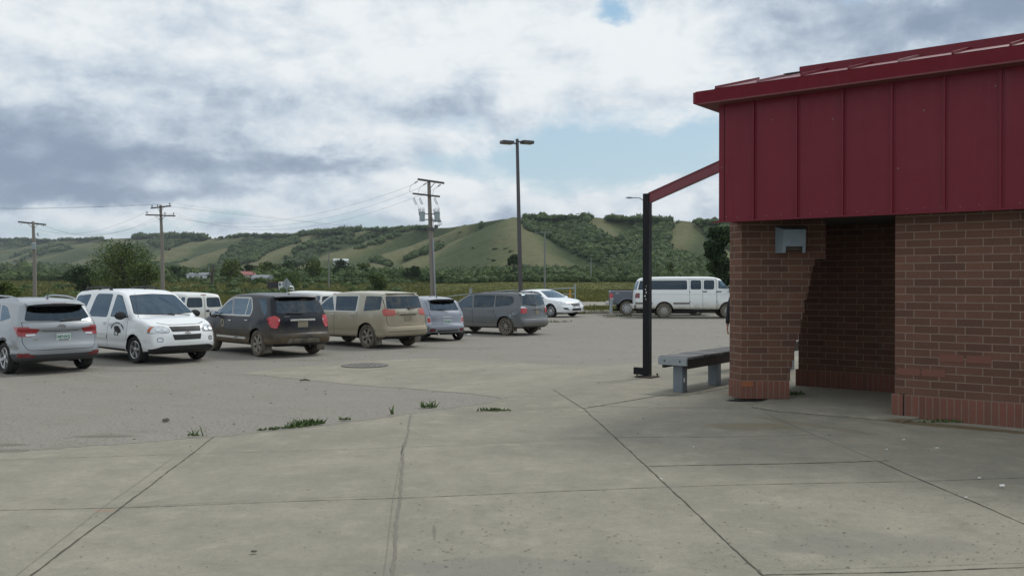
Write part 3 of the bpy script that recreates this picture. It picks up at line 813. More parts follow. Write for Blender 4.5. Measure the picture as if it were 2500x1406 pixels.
def white_minivan():
    sp = dict(L=4.86, W=1.83, H=1.83, wr=.335, tr=1.58, axles=(1.46, -1.42), belt=(1.08, 1.06), tumble=.17, nose=1.2, tail=1.3, nt=.09, pcf=.20, pcr=.08, crease=.5,
              sil=[(-2.3, .3), (-2.42, .42), (-2.42, .9), (-2.38, 1.1), (-2.25, 1.45), (-2.12, 1.70), (-1.92, 1.78), (-1, 1.825), (0, 1.82), (.35, 1.79), (.58, 1.735), (.75, 1.64), (1.40, 1.155, 1), (1.75, 1.10), (2.1, 1.01), (2.27, .93), (2.36, .82), (2.415, .68), (2.43, .5), (2.37, .34), (2.2, .24)])
    root, b = start(sp, 'white minivan facing right with a black buffalo emblem on its front door', 'minivan', 'white_minivan')
    P = PAINT['white']
    b.part('S', [(-1.0, .1), (1.0, .1), (1.0, .335), (-1.0, .335)], 'sill_trim', M['clad'])
    b.part('S', [(-.98, .575), (1.04, .575), (1.04, .66), (-.98, .66)], 'side_moulding', P, off=.012)
    b.part('F', rpoly([(-.88, .12), (.88, .12), (.88, .36), (.60, .45), (-.60, .45), (-.88, .36)], .04), 'air_dam', M['black'])
    b.part('S', [(1.85, .12), (2.5, .12), (2.5, .38), (1.85, .30)], 'air_dam', M['black'])
    for y in (-.42, -.14, .14, .42): b.part('F', rpoly([(y-.09, .25), (y+.09, .25), (y+.09, .33), (y-.09, .33)], .02), 'air_opening', M['black'])
    b.part('S', rpoly([(.14, 1.12), (1.10, 1.12, .03), (.80, 1.42, .12), (.55, 1.66, .08), (.26, 1.69)], .06), 'side_window', M['glass'], gap=.014)
    b.part('S', rpoly([(-1.08, 1.10), (-.02, 1.10), (.06, 1.70), (-.83, 1.70, .12)], .07), 'side_window', M['tint'])
    b.part('S', rpoly([(-2.18, 1.14), (-1.40, 1.12, .1), (-1.12, 1.69, .12), (-1.98, 1.64, .12)], .06), 'side_window', M['tint'])
    b.line('S', [(.12, 1.08), (.08, .36)]); b.line('S', [(1.12, 1.09), (1.10, .36)]); b.line('S', [(-1.12, 1.08), (-1.08, .5)])
    b.part('B', rpoly([(-.70, 1.1), (.70, 1.1), (.62, 1.62), (-.62, 1.62)], .06), 'rear_window', M['tint'])
    b.part('F', rpoly([(-.80, 1.20), (0, 1.17), (.80, 1.20), (.62, 1.67), (0, 1.70), (-.62, 1.67)], .06), 'windshield', M['midglass'], gap=.014)
    b.line('F', [(-.62, 1.0), (-.4, .955), (.4, .955), (.62, 1.0)], .012)
    for sg in (1, -1):
        f = lambda L_, r=.03: [(sg*p[0], p[1]) for p in rpoly(L_, r)][::sg]
        b.part('F', f([(.44, .765), (.98, .75), (.98, .935), (.55, .93), (.43, .86)], .04), 'headlamp', M['lens'], off=.006, gap=.01)
        b.part('F', f([(.80, .77), (.98, .77), (.98, .92), (.82, .91)], .02), 'turn_lamp', M['amber'], off=.008, xlim=lambda c: abs(c.y) > .76)
        b.part('F', f([(.60, .54), (.74, .54), (.74, .655), (.60, .655)], .05), 'fog_lamp', M['lens'], off=.003, gap=.012)
    b.part('S', rpoly([(2.02, .77), (2.5, .75), (2.5, .94), (2.08, .93)], .04), 'headlamp', M['lens'], off=.006)
    b.part('S', rpoly([(2.04, .79), (2.13, .78), (2.15, .92), (2.09, .91)], .02), 'turn_lamp', M['amber'], off=.008)
    b.part('F', rpoly([(-.38, .785), (.38, .785), (.42, .915), (-.42, .915)], .02), 'grille', M['black'])
    b.part('F', rpoly([(-.35, .585), (.35, .585), (.39, .72), (-.39, .72)], .02), 'grille', M['black'])
    b.part('B', rpoly([(.74, .9), (.95, .9), (.95, 1.4), (.76, 1.4)], .02), 'tail_lamp', M['red']); b.part('B', rpoly([(-.95, .9), (-.74, .9), (-.76, 1.4), (-.95, 1.4)], .02), 'tail_lamp', M['red'])
    b.arches()
    pb, nb = surf(b, 'F', 0, .755)
    spots = {k: surf(b, 'F', *v) for k, v in dict(a=(.53, .845), b=(.68, .845), c=(-.53, .845), d=(-.68, .845)).items()}
    dec = {}
    def side(a, z): return surf(b, 'R', a, z)
    # the door emblem: a buffalo standing on a line, with a curved line of words above it
    e0, en = side(.62, .80)
    finish(root, b, sp, P, ('five', 'rubber', 'alloy'), (.55, -.3, -1.2), 1.25, steer=R(2))
    badge(root, pb+nb*.004, (0, 1, 0), (0, 0, 1), .17, .062, 'bowtie')
    for p, nn in spots.values():
        q = MB(); q.lathe([(.062, 0), (.058, .012), (.03, .004), (0, .0)], 16, Matrix.Translation(p+nn*.003) @ nn.to_track_quat('Z', 'Y').to_matrix().to_4x4()); q.build('lamp_reflector', M['chrome'], root, smooth=True)
    m = face_mat(e0+en*.004, (1, 0, 0), Vector((0, 0, 1)))
    buf = [(-.46, .42), (-.36, .58), (-.2, .66), (0, .68), (.22, .62), (.34, .44), (.44, .25), (.56, .12), (.62, -.08), (.60, -.3), (.56, -.52), (.46, -.42), (.36, -.48), (.3, -.58), (.2, -.6), (.17, -.86), (.36, -.88), (.38, -.93), (-.3, -.93), (-.46, -.9), (-.46, -.3), (-.40, -.25), (-.38, -.84), (-.26, -.86), (-.36, -.3), (-.3, -.27), (-.18, -.86), (.06, -.86), (.04, -.4), (-.14, -.34), (-.34, -.24), (-.42, 0), (-.46, .2)]
    k = .155; bm = MB(); bm.prism([m@Vector((p[0]*.32, p[1]*k, 0)) for p in buf], en*.003); em = bm.build('door_emblem', M['ink'], root)
    words = 'STANDING BUFFALO DAKOTA'; n = len(words)
    for i, c in enumerate(words):
        if c == ' ': continue
        a = R(158-136*i/(n-1)); rr = .275
        text_obj(c, .052, m @ Matrix.Translation((.01+.335*math.cos(a), -.045+.22*math.sin(a), .0)) @ Matrix.Rotation(math.atan2(.22*math.cos(a), -.335*math.sin(a))+math.pi, 4, 'Z'), M['ink'], em, 'letter', bold=.0016)
    rails(root, [(-1.75, 1.76), (-1.65, 1.84), (-1.1, 1.87), (-.35, 1.86), (-.2, 1.80)], M['black'], .62, .02, feet=((-1.62, 1.81), (-.9, 1.835), (-.28, 1.83)))
    add_mirrors(root, 1.0, .87, 1.17, M['black'], 1.12, 1.05); add_handles(root, b, [(.24, .94), (-.06, .96)], P, 1.83, .14, .07)
    antenna(root, 1.42, -.76, 1.12, .62, -.3, 'black', False); antenna(root, .1, .1, 1.80, .12, -.2)
    wiper(root, (1.43, .2, 1.165), (1.36, -.55, 1.21)); wiper(root, (1.43, .62, 1.155), (1.38, .05, 1.2))
    return root

def dark_suv():
    sp = dict(L=4.77, W=1.84, H=1.70, wr=.36, tr=1.59, axles=(1.47, -1.39), belt=(1.11, 1.02), tumble=.17, nose=1.2, tail=1.2, nt=.10, tt=.06, pcr=.13, flare=.03, crease=.5,
              sil=[(-2.12, .30), (-2.3, .37), (-2.36, .48), (-2.36, .60), (-2.29, .67), (-2.25, .85), (-2.235, 1.0), (-2.17, 1.14), (-2.0, 1.42), (-1.90, 1.57), (-1.86, 1.615, 1), (-1.7, 1.66), (-1.0, 1.70), (-.2, 1.70), (.3, 1.665), (.6, 1.585), (1.38, 1.13), (1.6, 1.075), (2.0, .98), (2.22, .86), (2.34, .68), (2.38, .5), (2.3, .32), (2.15, .26)])
    root, b = start(sp, 'dark blue-grey SUV with mud over its tail, second vehicle past the white minivan row end', 'SUV', 'dark_suv')
    root['label'] = 'dark blue-black SUV with muddy tail and chrome bar, right of the white minivan'
    P = PAINT['navy']
    b.part('S', rpoly([(-.95, 1.07), (1.22, 1.06, .02), (.62, 1.49, .12), (.30, 1.58, .06), (-.78, 1.59, .1), (-1.0, 1.28, .08)], .05), 'window_surround', M['chromed'])
    b.part('S', rpoly([(.16, 1.10), (1.12, 1.09, .02), (.60, 1.45, .12), (.34, 1.545)], .05), 'side_window', M['glass'])
    b.part('S', rpoly([(-.62, 1.105), (.08, 1.10), (.24, 1.55), (-.64, 1.555, .02)], .04), 'side_window', M['midglass'])
    b.part('S', rpoly([(-.92, 1.11), (-.66, 1.105, .01), (-.68, 1.55, .01), (-.76, 1.55, .1), (-.95, 1.27, .06)], .04), 'side_window', M['midglass'])
    b.part('S', rpoly([(.09, 1.10, .001), (.15, 1.10, .001), (.33, 1.56, .001), (.25, 1.56, .001)], .001), 'door_pillar', M['gloss'])
    b.part('S', rpoly([(-1.83, 1.19, .02), (-1.80, 1.10, .04), (-1.62, 1.16), (-1.18, 1.54, .02), (-1.62, 1.54, .03)], .04), 'side_window', M['tint'])
    b.line('S', [(.12, 1.05), (.10, .6), (.13, .36)]); b.line('S', [(-.95, 1.08), (-1.0, .95)]); b.line('S', [(1.16, 1.05), (1.10, .36)])
    b.part('S', [(-.72, .445), (1.02, .445), (1.02, .505), (-.72, .505), (-.8, .475)], 'side_moulding', M['chromed'], off=.01)
    b.part('B', rpoly([(-.70, .66), (.70, .66), (.76, .8), (.74, 1.62, .01), (-.74, 1.62, .01), (-.76, .8)], .06, 4), 'tailgate', P, gap=.011)
    b.part('B', rpoly([(-.70, 1.17), (.70, 1.17), (.60, 1.55), (-.60, 1.55)], .07), 'rear_window', M['dirtyglass'], off=.003)
    b.part('B', rpoly([(-.52, .36), (.52, .36), (.46, .52), (-.46, .52)], .05), 'bumper_panel', M['mudclad'], gap=.012)
    for sg in (1, -1):
        f = lambda L_, r=.03: [(sg*p[0], p[1]) for p in rpoly(L_, r)][::sg]
        b.part('B', f([(.62, 1.04), (.70, 1.09), (.99, 1.10), (.99, .84), (.73, .77), (.66, .88)], .03), 'tail_lamp', M['redlit'], off=.008)
        b.part('B', f([(.70+.055*math.cos(R(t)), .99+.05*math.sin(R(t))) for t in range(0, 360, 45)], .001), 'reversing_lamp', M['lens'], off=.012)
    b.part('S', rpoly([(-2.4, 1.10), (-2.10, 1.11), (-1.90, 1.04), (-2.0, .92), (-2.1, .82), (-2.4, .80)], .04), 'tail_lamp', M['redlit'], off=.008)
    b.arches()
    pb, nb = surf(b, 'B', 0, .985); pl, nl = surf(b, 'B', 0, .87); pt, nt = surf(b, 'B', .42, 1.08)
    d0, dn = surf(b, 'L', .66, .80)
    q0, qn = surf(b, 'L', -.2, .475)
    finish(root, b, sp, P, ('six', 'mudrubber', 'mudalloy'), (.4, -.5), 1.1)
    q = MB(); q.box(pb+nb*.012, (.035, .74, .055)); br = q.build('tailgate_trim', M['chromed'], root, bevel=.012)
    badge(br, pb+nb*.03, (0, -1, 0), (0, 0, 1), .16, .055, 'bowtie', 'chromed')
    plate(root, pl+nl*.006, (0, -1, 0), (0, 0, 1), muddy=True)
    text_obj('EQUINOX', .04, face_mat(pt+nt*.006, (0, -1, 0), (0, 0, 1)), M['chrome'], root)
    text_obj('EQUINOX', .05, face_mat(q0+qn*.012, (-1, 0, 0), (0, 0, 1)), M['black'], root)
    m = face_mat(d0+dn*.004, (-1, 0, 0), (0, 0, 1)); q = MB()      # gold shield decal on the front door
    for i in range(16):
        a0, a1 = 2*math.pi*i/16, 2*math.pi*(i+.8)/16
        q.poly([m@Vector((r_*math.cos(a), .05+1.05*r_*math.sin(a), 0)) for r_, a in ((.105, a0), (.105, a1), (.075, a1), (.075, a0))])
    q.poly([m@Vector(p) for p in ((-.04, -.08, 0), (.04, -.08, 0), (.035, -.17, 0), (-.035, -.17, 0))]); q.build('door_emblem', M['gold'], root)
    q = MB(); pts = [(-1.72, 1.655), (-1.98, 1.625), (-2.0, 1.60), (-1.88, 1.575)]; prev = None      # roof lip
    for i in range(9):
        y = -.62+1.24*i/8; e = (abs(y)/.62)**4; k = q.verts([(x+.06*e, y, z-.02*e) for x, z in pts])
        if prev is not None:
            for j in range(4): q.face((prev+j, prev+(j+1) % 4, k+(j+1) % 4, k+j))
        else: q.face([k+j for j in range(4)])
        prev = k
    q.face([prev+j for j in range(4)][::-1]); q.build('spoiler', P, root, smooth=True)
    wiper(root, (-2.18, -.02, 1.16), (-2.15, .42, 1.18), .016); antenna(root, -1.5, 0, 1.67, .17, -.3)
    add_mirrors(root, .98, .87, 1.09, M['gloss'], 1.1); add_handles(root, b, [(.2, .93), (-.78, .96)], M['chrome'], 1.84)
    for sg in (1, -1):
        q = MB(); q.box((-1.39-.42, sg*.80, .24), (.012, .24, .24)); q.build('mud_flap', M['mudclad'], root)
    return root

def tan_suv():
    sp = dict(L=4.70, W=1.85, H=1.72, wr=.365, tr=1.60, axles=(1.46, -1.40), belt=(1.12, 1.07), tumble=.13, nose=1.1, tail=1.1, nt=.08, tt=.05, pcr=.12, flare=.035, crease=.5,
              sil=[(-2.1, .32), (-2.28, .38), (-2.35, .48), (-2.35, .62), (-2.28, .69), (-2.26, .85), (-2.25, 1.05), (-2.20, 1.17), (-2.06, 1.54), (-2.02, 1.63, 1), (-1.85, 1.69), (-1.0, 1.72), (-.1, 1.71), (.3, 1.67), (.6, 1.57), (1.30, 1.17), (1.5, 1.13), (2.05, 1.06), (2.25, .96), (2.34, .75), (2.36, .5), (2.28, .32), (2.1, .27)])
    root, b = start(sp, 'boxy SUV caked in pale tan mud, between the dark SUV and the small hatchback', 'SUV', 'tan_suv')
    P = PAINT['tan']
    b.part('S', rpoly([(-.90, 1.09), (1.16, 1.09, .02), (.58, 1.52, .14), (.36, 1.585), (-.92, 1.60, .05)], .06), 'window_surround', M['chromed'])
    b.part('S', rpoly([(.17, 1.115), (1.06, 1.115, .02), (.60, 1.47, .14), (.36, 1.555)], .04), 'side_window', M['glass'])
    b.part('S', rpoly([(-.84, 1.115, .04), (.12, 1.115), (.18, 1.565), (-.86, 1.575)], .04), 'side_window', M['dirtytint'])
    b.part('S', rpoly([(-1.92, 1.17, .06), (-1.20, 1.12), (-1.22, 1.58), (-1.92, 1.57)], .05), 'side_window', M['dirtytint'])
    b.line('S', [(.14, 1.08), (.12, .36)]); b.line('S', [(-.9, 1.08), (-.98, .95)]); b.line('S', [(1.14, 1.08), (1.10, .36)])
    b.part('B', rpoly([(-.74, .69), (.74, .69), (.80, .85), (.76, 1.62, .01), (-.76, 1.62, .01), (-.80, .85)], .07, 4), 'tailgate', P, gap=.012)
    b.part('B', rpoly([(-.74, 1.20), (.74, 1.20), (.68, 1.58), (-.68, 1.58)], .05), 'rear_window', M['dirtytint'], off=.003)
    for sg in (1, -1):
        f = lambda L_, r=.02: [(sg*p[0], p[1]) for p in rpoly(L_, r)][::sg]
        b.part('B', f([(.46, 1.03), (.48, 1.17), (.99, 1.20), (.99, .99), (.60, .99)], .02), 'tail_lamp', M['mudred'], off=.008)
    b.part('S', rpoly([(-2.4, 1.20), (-2.05, 1.21), (-2.02, 1.14), (-2.10, 1.0), (-2.4, .99)], .02), 'tail_lamp', M['mudred'], off=.008)
    b.line('B', [(-.80, .52), (.80, .52)], .014)
    b.arches()
    pb, nb = surf(b, 'B', 0, 1.075); pl, nl = surf(b, 'B', 0, .90)
    finish(root, b, sp, P, ('six', 'mudrubber', 'mudalloy'), (.4, -.5), 1.1)
    q = MB(); q.box(pb+nb*.014, (.04, .86, .10)); q.build('tailgate_trim', P, root, bevel=.014)
    q = MB(); q.box(pb+nb*.03+Vector((0, 0, -.062)), (.03, .62, .018)); q.build('handle_strip', M['black'], root)
    plate(root, pl+nl*.006, (0, -1, 0), (0, 0, 1), muddy=True)
    q = MB(); q.box((-1.93, 0, 1.662), (.20, 1.22, .022)); q.build('spoiler', P, root, bevel=.012)
    wiper(root, (-2.235, -.02, 1.2), (-2.205, -.40, 1.23), .022); antenna(root, -1.6, -.1, 1.70, .06, -.3)
    add_mirrors(root, .98, .89, 1.12, P, 1.15); add_handles(root, b, [(.22, .98), (-.74, 1.0)], M['chromed'], 1.85)
    for sg in (1, -1):
        q = MB(); q.box((-1.40-.43, sg*.81, .25), (.014, .25, .25)); q.build('mud_flap', M['mudclad'], root)
    return root

def small_hatchback():
    sp = dict(L=3.55, W=1.64, H=1.51, wr=.295, tr=1.42, axles=(1.15, -1.13), belt=(.96, .92), tumble=.19, nose=.9, tail=.9, nt=.14, tt=.12, pcr=.16, pcf=.2, r=.10, tw=.2,
              sil=[(-1.55, .22), (-1.70, .30), (-1.76, .42), (-1.76, .54), (-1.68, .62), (-1.66, .78), (-1.63, .93), (-1.56, 1.02), (-1.33, 1.33), (-1.27, 1.40, 1), (-1.05, 1.455), (-.6, 1.50), (-.1, 1.51), (.3, 1.45), (.6, 1.31), (1.0, 1.01), (1.3, .93), (1.55, .8), (1.7, .65), (1.76, .48), (1.7, .28), (1.55, .2)])
    root, b = start(sp, 'small round lilac-grey hatchback seen from behind, between the tan SUV and the grey seven-seater', 'hatchback', 'small_hatchback')
    P = PAINT['lilac']
    b.part('S', rpoly([(-.28, .97), (.78, .95, .02), (.42, 1.27, .12), (.16, 1.39), (-.28, 1.40)], .05), 'side_window', M['midglass'])
    b.part('S', rpoly([(-1.15, 1.03, .05), (-.36, .98), (-.36, 1.39), (-.85, 1.35, .1)], .05), 'side_window', M['tint'])
    b.line('S', [(-.32, .95), (-.34, .3)]); b.line('S', [(.78, .94), (.76, .35)])
    b.part('B', rpoly([(-.56, .57), (.56, .57), (.60, .80), (.62, 1.36, .01), (-.62, 1.36, .01), (-.60, .80)], .06), 'tailgate', P, gap=.01)
    b.part('B', rpoly([(-.56, 1.04), (.56, 1.04), (.47, 1.36), (-.47, 1.36)], .05), 'rear_window', M['glass'], gap=.018)
    for sg in (1, -1):
        f = lambda L_, r=.03: [(sg*p[0], p[1]) for p in rpoly(L_, r)][::sg]
        b.part('B', f([(.555, .60), (.70, .60), (.72, .84), (.585, .84)], .05), 'tail_lamp_surround', M['lens'], off=.004)
        b.part('B', f([(.585, .63), (.675, .63), (.69, .81), (.605, .81)], .035), 'tail_lamp', M['redlit'], off=.008)
        b.part('B', f([(.46, .34), (.66, .33), (.64, .44), (.46, .44)], .04), 'fog_lamp', M['dkred'], gap=.014)
    b.part('B', rpoly([(-.40, .34), (.40, .34), (.40, .385), (-.40, .385)], .015), 'bumper_slot', M['black'])
    b.part('B', rpoly([(-.5, .1), (.5, .1), (.46, .27), (-.46, .27)], .04), 'diffuser', M['clad'])
    b.arches()
    pb, nb = surf(b, 'B', 0, .86); pl, nl = surf(b, 'B', 0, .66); pa, na = surf(b, 'B', 0, .96)
    finish(root, b, sp, P, ('five', 'rubber', 'alloy'), (.15, -.6), .7)
    q = MB(); q.box((pb+nb*.01)+Vector((0, 0, -.045)), (.03, .36, .035)); q.build('tailgate_trim', M['chrome'], root, bevel=.01)
    badge(root, pa+na*.003, (0, -1, 0), (0, .0, 1), .085, .085, 'disc')
    plate(root, pl+nl*.014, (0, -1, 0), (0, 0, 1), '447 JHH')
    q = MB(); pts = [(-1.1, 1.455), (-1.44, 1.425), (-1.45, 1.405), (-1.28, 1.385)]; prev = None
    for i in range(9):
        y = -.5+1.0*i/8; e = (abs(y)/.5)**3; k = q.verts([(x+.09*e, y, z-.03*e) for x, z in pts])
        if prev is not None:
            for j in range(4): q.face((prev+j, prev+(j+1) % 4, k+(j+1) % 4, k+j), 1 if j > 0 else 0)
        else: q.face([k+j for j in range(4)])
        prev = k
    q.face([prev+j for j in range(4)][::-1]); q.build('spoiler', [P, M['black']], root, smooth=True)
    q = MB(); q.tube([(-1.7, .38, .25), (-1.78, .38, .25)], .035, 12); q.build('exhaust', M['chrome'], root)
    wiper(root, (-1.585, 0, 1.06), (-1.53, .36, 1.09), .014); antenna(root, -.9, 0, 1.47, .33, -.25)
    add_mirrors(root, .62, .78, .97, P, .95); add_handles(root, b, [(-.2, .80)], M['chrome'], 1.64)
    return root

def grey_mpv():
    sp = dict(L=4.65, W=1.83, H=1.63, wr=.34, tr=1.58, axles=(1.38, -1.38), belt=(1.06, 1.0), tumble=.15, nose=1.1, tail=1.2, nt=.10, tt=.06, pcr=.12, flare=.025,
              sil=[(-2.1, .27), (-2.25, .34), (-2.31, .44), (-2.31, .58), (-2.24, .66), (-2.22, .85), (-2.21, 1.02), (-2.16, 1.12), (-2.04, 1.44), (-1.98, 1.54), (-1.85, 1.585), (-1.4, 1.615), (-.4, 1.63), (.2, 1.60), (.55, 1.52), (.8, 1.40), (1.38, 1.08), (1.6, 1.03), (2.0, .93), (2.2, .78), (2.3, .6), (2.31, .42), (2.22, .27), (2.05, .22)])
    root, b = start(sp, 'slate-grey seven-seat wagon with black roof edge and dusty sides, just left of the white sedan', 'wagon', 'grey_wagon')
    P = PAINT['slate']
    b.part('S', rpoly([(.22, 1.03), (1.10, 1.02, .02), (.62, 1.38, .14), (.32, 1.50)], .05), 'side_window', M['glass'], gap=.012)
    b.part('S', rpoly([(-.80, 1.06), (.14, 1.03), (.20, 1.50), (-.80, 1.50, .03)], .05), 'side_window', M['dirtytint'], gap=.012)
    b.part('S', rpoly([(-1.72, 1.24, .12), (-1.55, 1.13, .1), (-.88, 1.07), (-.86, 1.50, .04), (-1.66, 1.46, .12)], .06), 'side_window', M['dirtytint'], gap=.012)
    b.line('S', [(.18, 1.0), (.16, .36)]); b.line('S', [(-.84, 1.02), (-.84, .8), (-1.0, .66)]); b.line('S', [(1.12, 1.0), (1.06, .36)])
    b.part('B', rpoly([(-.62, .64), (.62, .64), (.70, .80), (.72, 1.54, .01), (-.72, 1.54, .01), (-.70, .80)], .05), 'tailgate', P, gap=.012)
    b.part('B', rpoly([(-.70, 1.16), (-.3, 1.11), (.3, 1.11), (.70, 1.16), (.62, 1.53), (-.62, 1.53)], .05), 'rear_window', M['dirtytint'], off=.003)
    for sg in (1, -1):
        f = lambda L_, r=.02: [(sg*p[0], p[1]) for p in rpoly(L_, r)][::sg]
        b.part('B', f([(.60, .84), (.58, 1.04), (.99, 1.04), (.99, .84)], .02), 'tail_lamp', M['redlit'], off=.008)
        b.part('B', f([(.585, 1.04), (.76, 1.10), (.99, 1.06), (.99, 1.03), (.585, 1.03)], .01), 'reversing_lamp', M['lens'], off=.009)
    b.part('S', rpoly([(-2.4, .84), (-2.08, .85), (-2.06, 1.03), (-2.4, 1.03)], .03), 'tail_lamp', M['redlit'], off=.008)
    b.part('S', rpoly([(-2.4, 1.03), (-2.06, 1.03), (-2.12, 1.09), (-2.4, 1.08)], .01), 'reversing_lamp', M['lens'], off=.009)
    b.arches()
    pb, nb = surf(b, 'B', 0, 1.03); pl, nl = surf(b, 'B', 0, .86)
    finish(root, b, sp, P, ('ten', 'mudrubber', 'mudalloy'), (.4, -.45, -1.2), 1.05)
    badge(root, pb+nb*.004, (0, -1, 0), (0, 0, 1), .15, .055, 'bowtie')
    q = MB(); q.box(pb+nb*.01+Vector((0, 0, -.07)), (.02, .5, .02)); q.build('handle_strip', M['black'], root)
    plate(root, pl+nl*.006, (0, -1, 0), (0, 0, 1), muddy=True, w=.24)
    for sg in (1, -1):
        q = MB(); q.tube([(-1.98, sg*.66, 1.50), (-1.8, sg*.69, 1.60), (-1.2, sg*.70, 1.62), (-.3, sg*.70, 1.625), (.3, sg*.68, 1.575), (.9, sg*.72, 1.30)], .016, 6); q.build('roof_rail', M['black'], root, smooth=True)
        q = MB(); q.box((-1.38-.40, sg*.80, .25), (.012, .22, .2)); q.build('mud_flap', M['mudclad'], root)
    wiper(root, (-2.18, 0, 1.13), (-2.15, .3, 1.15), .016); antenna(root, -1.6, 0, 1.60, .2, -.35)
    add_mirrors(root, .92, .88, 1.02, M['gloss'], 1.1); add_handles(root, b, [(.26, .88), (-.70, .90)], P, 1.83)
    return root

def white_sedan():
    sp = dict(L=4.87, W=1.83, H=1.47, wr=.33, tr=1.58, axles=(1.42, -1.36), belt=(.98, .92), tumble=.24, nose=1.2, tail=1.3, nt=.13, tt=.09, pcf=.26, pcr=.15, zm=.6,
              sil=[(-2.25, .26), (-2.4, .4), (-2.43, .6), (-2.40, .85), (-2.33, 1.0), (-2.15, 1.06), (-1.85, 1.09), (-1.2, 1.36), (-.7, 1.455), (-.1, 1.47), (.3, 1.42), (.6, 1.31), (1.18, 1.0), (1.45, .945), (1.85, .87), (2.15, .76), (2.32, .64), (2.42, .48), (2.42, .34), (2.32, .2), (2.15, .18)])
    root, b = start(sp, 'white sedan facing right with dark grille and ten-spoke wheels, beside the pipe gate', 'sedan', 'white_sedan')
    P = PAINT['pearl']
    b.part('S', rpoly([(.12, .985), (1.02, .96, .02), (.52, 1.25, .14), (.18, 1.36)], .04), 'side_window', M['midglass'], gap=.014)
    b.part('S', rpoly([(-1.55, 1.04, .04), (.04, .985), (.10, 1.37), (-.5, 1.36, .1), (-1.0, 1.24, .15)], .05), 'side_window', M['tint'], gap=.014)
    b.part('F', rpoly([(-.70, 1.0), (0, .98), (.70, 1.0), (.50, 1.37), (-.50, 1.37)], .05), 'windshield', M['glass'], gap=.01)
    b.part('B', rpoly([(-.64, 1.1), (.64, 1.1), (.5, 1.36), (-.5, 1.36)], .05), 'rear_window', M['tint'])
    b.line('S', [(.08, .95), (.06, .34)]); b.line('S', [(1.0, .93), (.98, .5)])
    for sg in (1, -1):
        f = lambda L_, r=.02: [(sg*p[0], p[1]) for p in rpoly(L_, r)][::sg]
        b.part('F', f([(.36, .60), (.55, .60), (.98, .70), (.98, .80), (.66, .76), (.40, .68)], .015), 'headlamp', M['lens'], off=.004, gap=.01)
        b.part('F', f([(.50, .34), (.76, .38), (.80, .47), (.62, .46)], .02), 'fog_lamp', M['black'])
        b.part('B', f([(.55, .80), (.98, .80), (.98, .98), (.6, .95)], .02), 'tail_lamp', M['red'], off=.004)
    b.part('S', rpoly([(1.86, .79), (2.0, .80), (2.5, .70), (2.5, .62), (2.2, .67)], .02), 'headlamp', M['lens'], off=.004)
    b.part('F', rpoly([(-.37, .68), (-.26, .52), (.26, .52), (.37, .68)], .03), 'grille', M['black'])
    b.part('F', rpoly([(-.36, .30), (.36, .30), (.32, .41), (-.32, .41)], .03), 'air_opening', M['black'])
    b.arches()
    v = []; pb, nb = surf(b, 'F', 0, .61)
    for sg in (1, -1): v.append([surf(b, 'F', sg*a, z) for a, z in ((.40, .70), (.27, .51), (.12, .475))])
    finish(root, b, sp, P, ('ten', 'rubber', 'alloy'), (.15, -.75), .85)
    for L_ in v:
        q = MB(); q.tube([p+n_*.004 for p, n_ in L_], .02, 6); q.build('grille_trim', M['chrome'], root, smooth=True)
    badge(root, pb+nb*.01, (0, 1, 0), (0, 0, 1), .13, .12, 'ringbar')
    add_mirrors(root, .85, .87, .98, P, 1.05); add_handles(root, b, [(.16, .80), (-.8, .84)], P, 1.83)
    return root

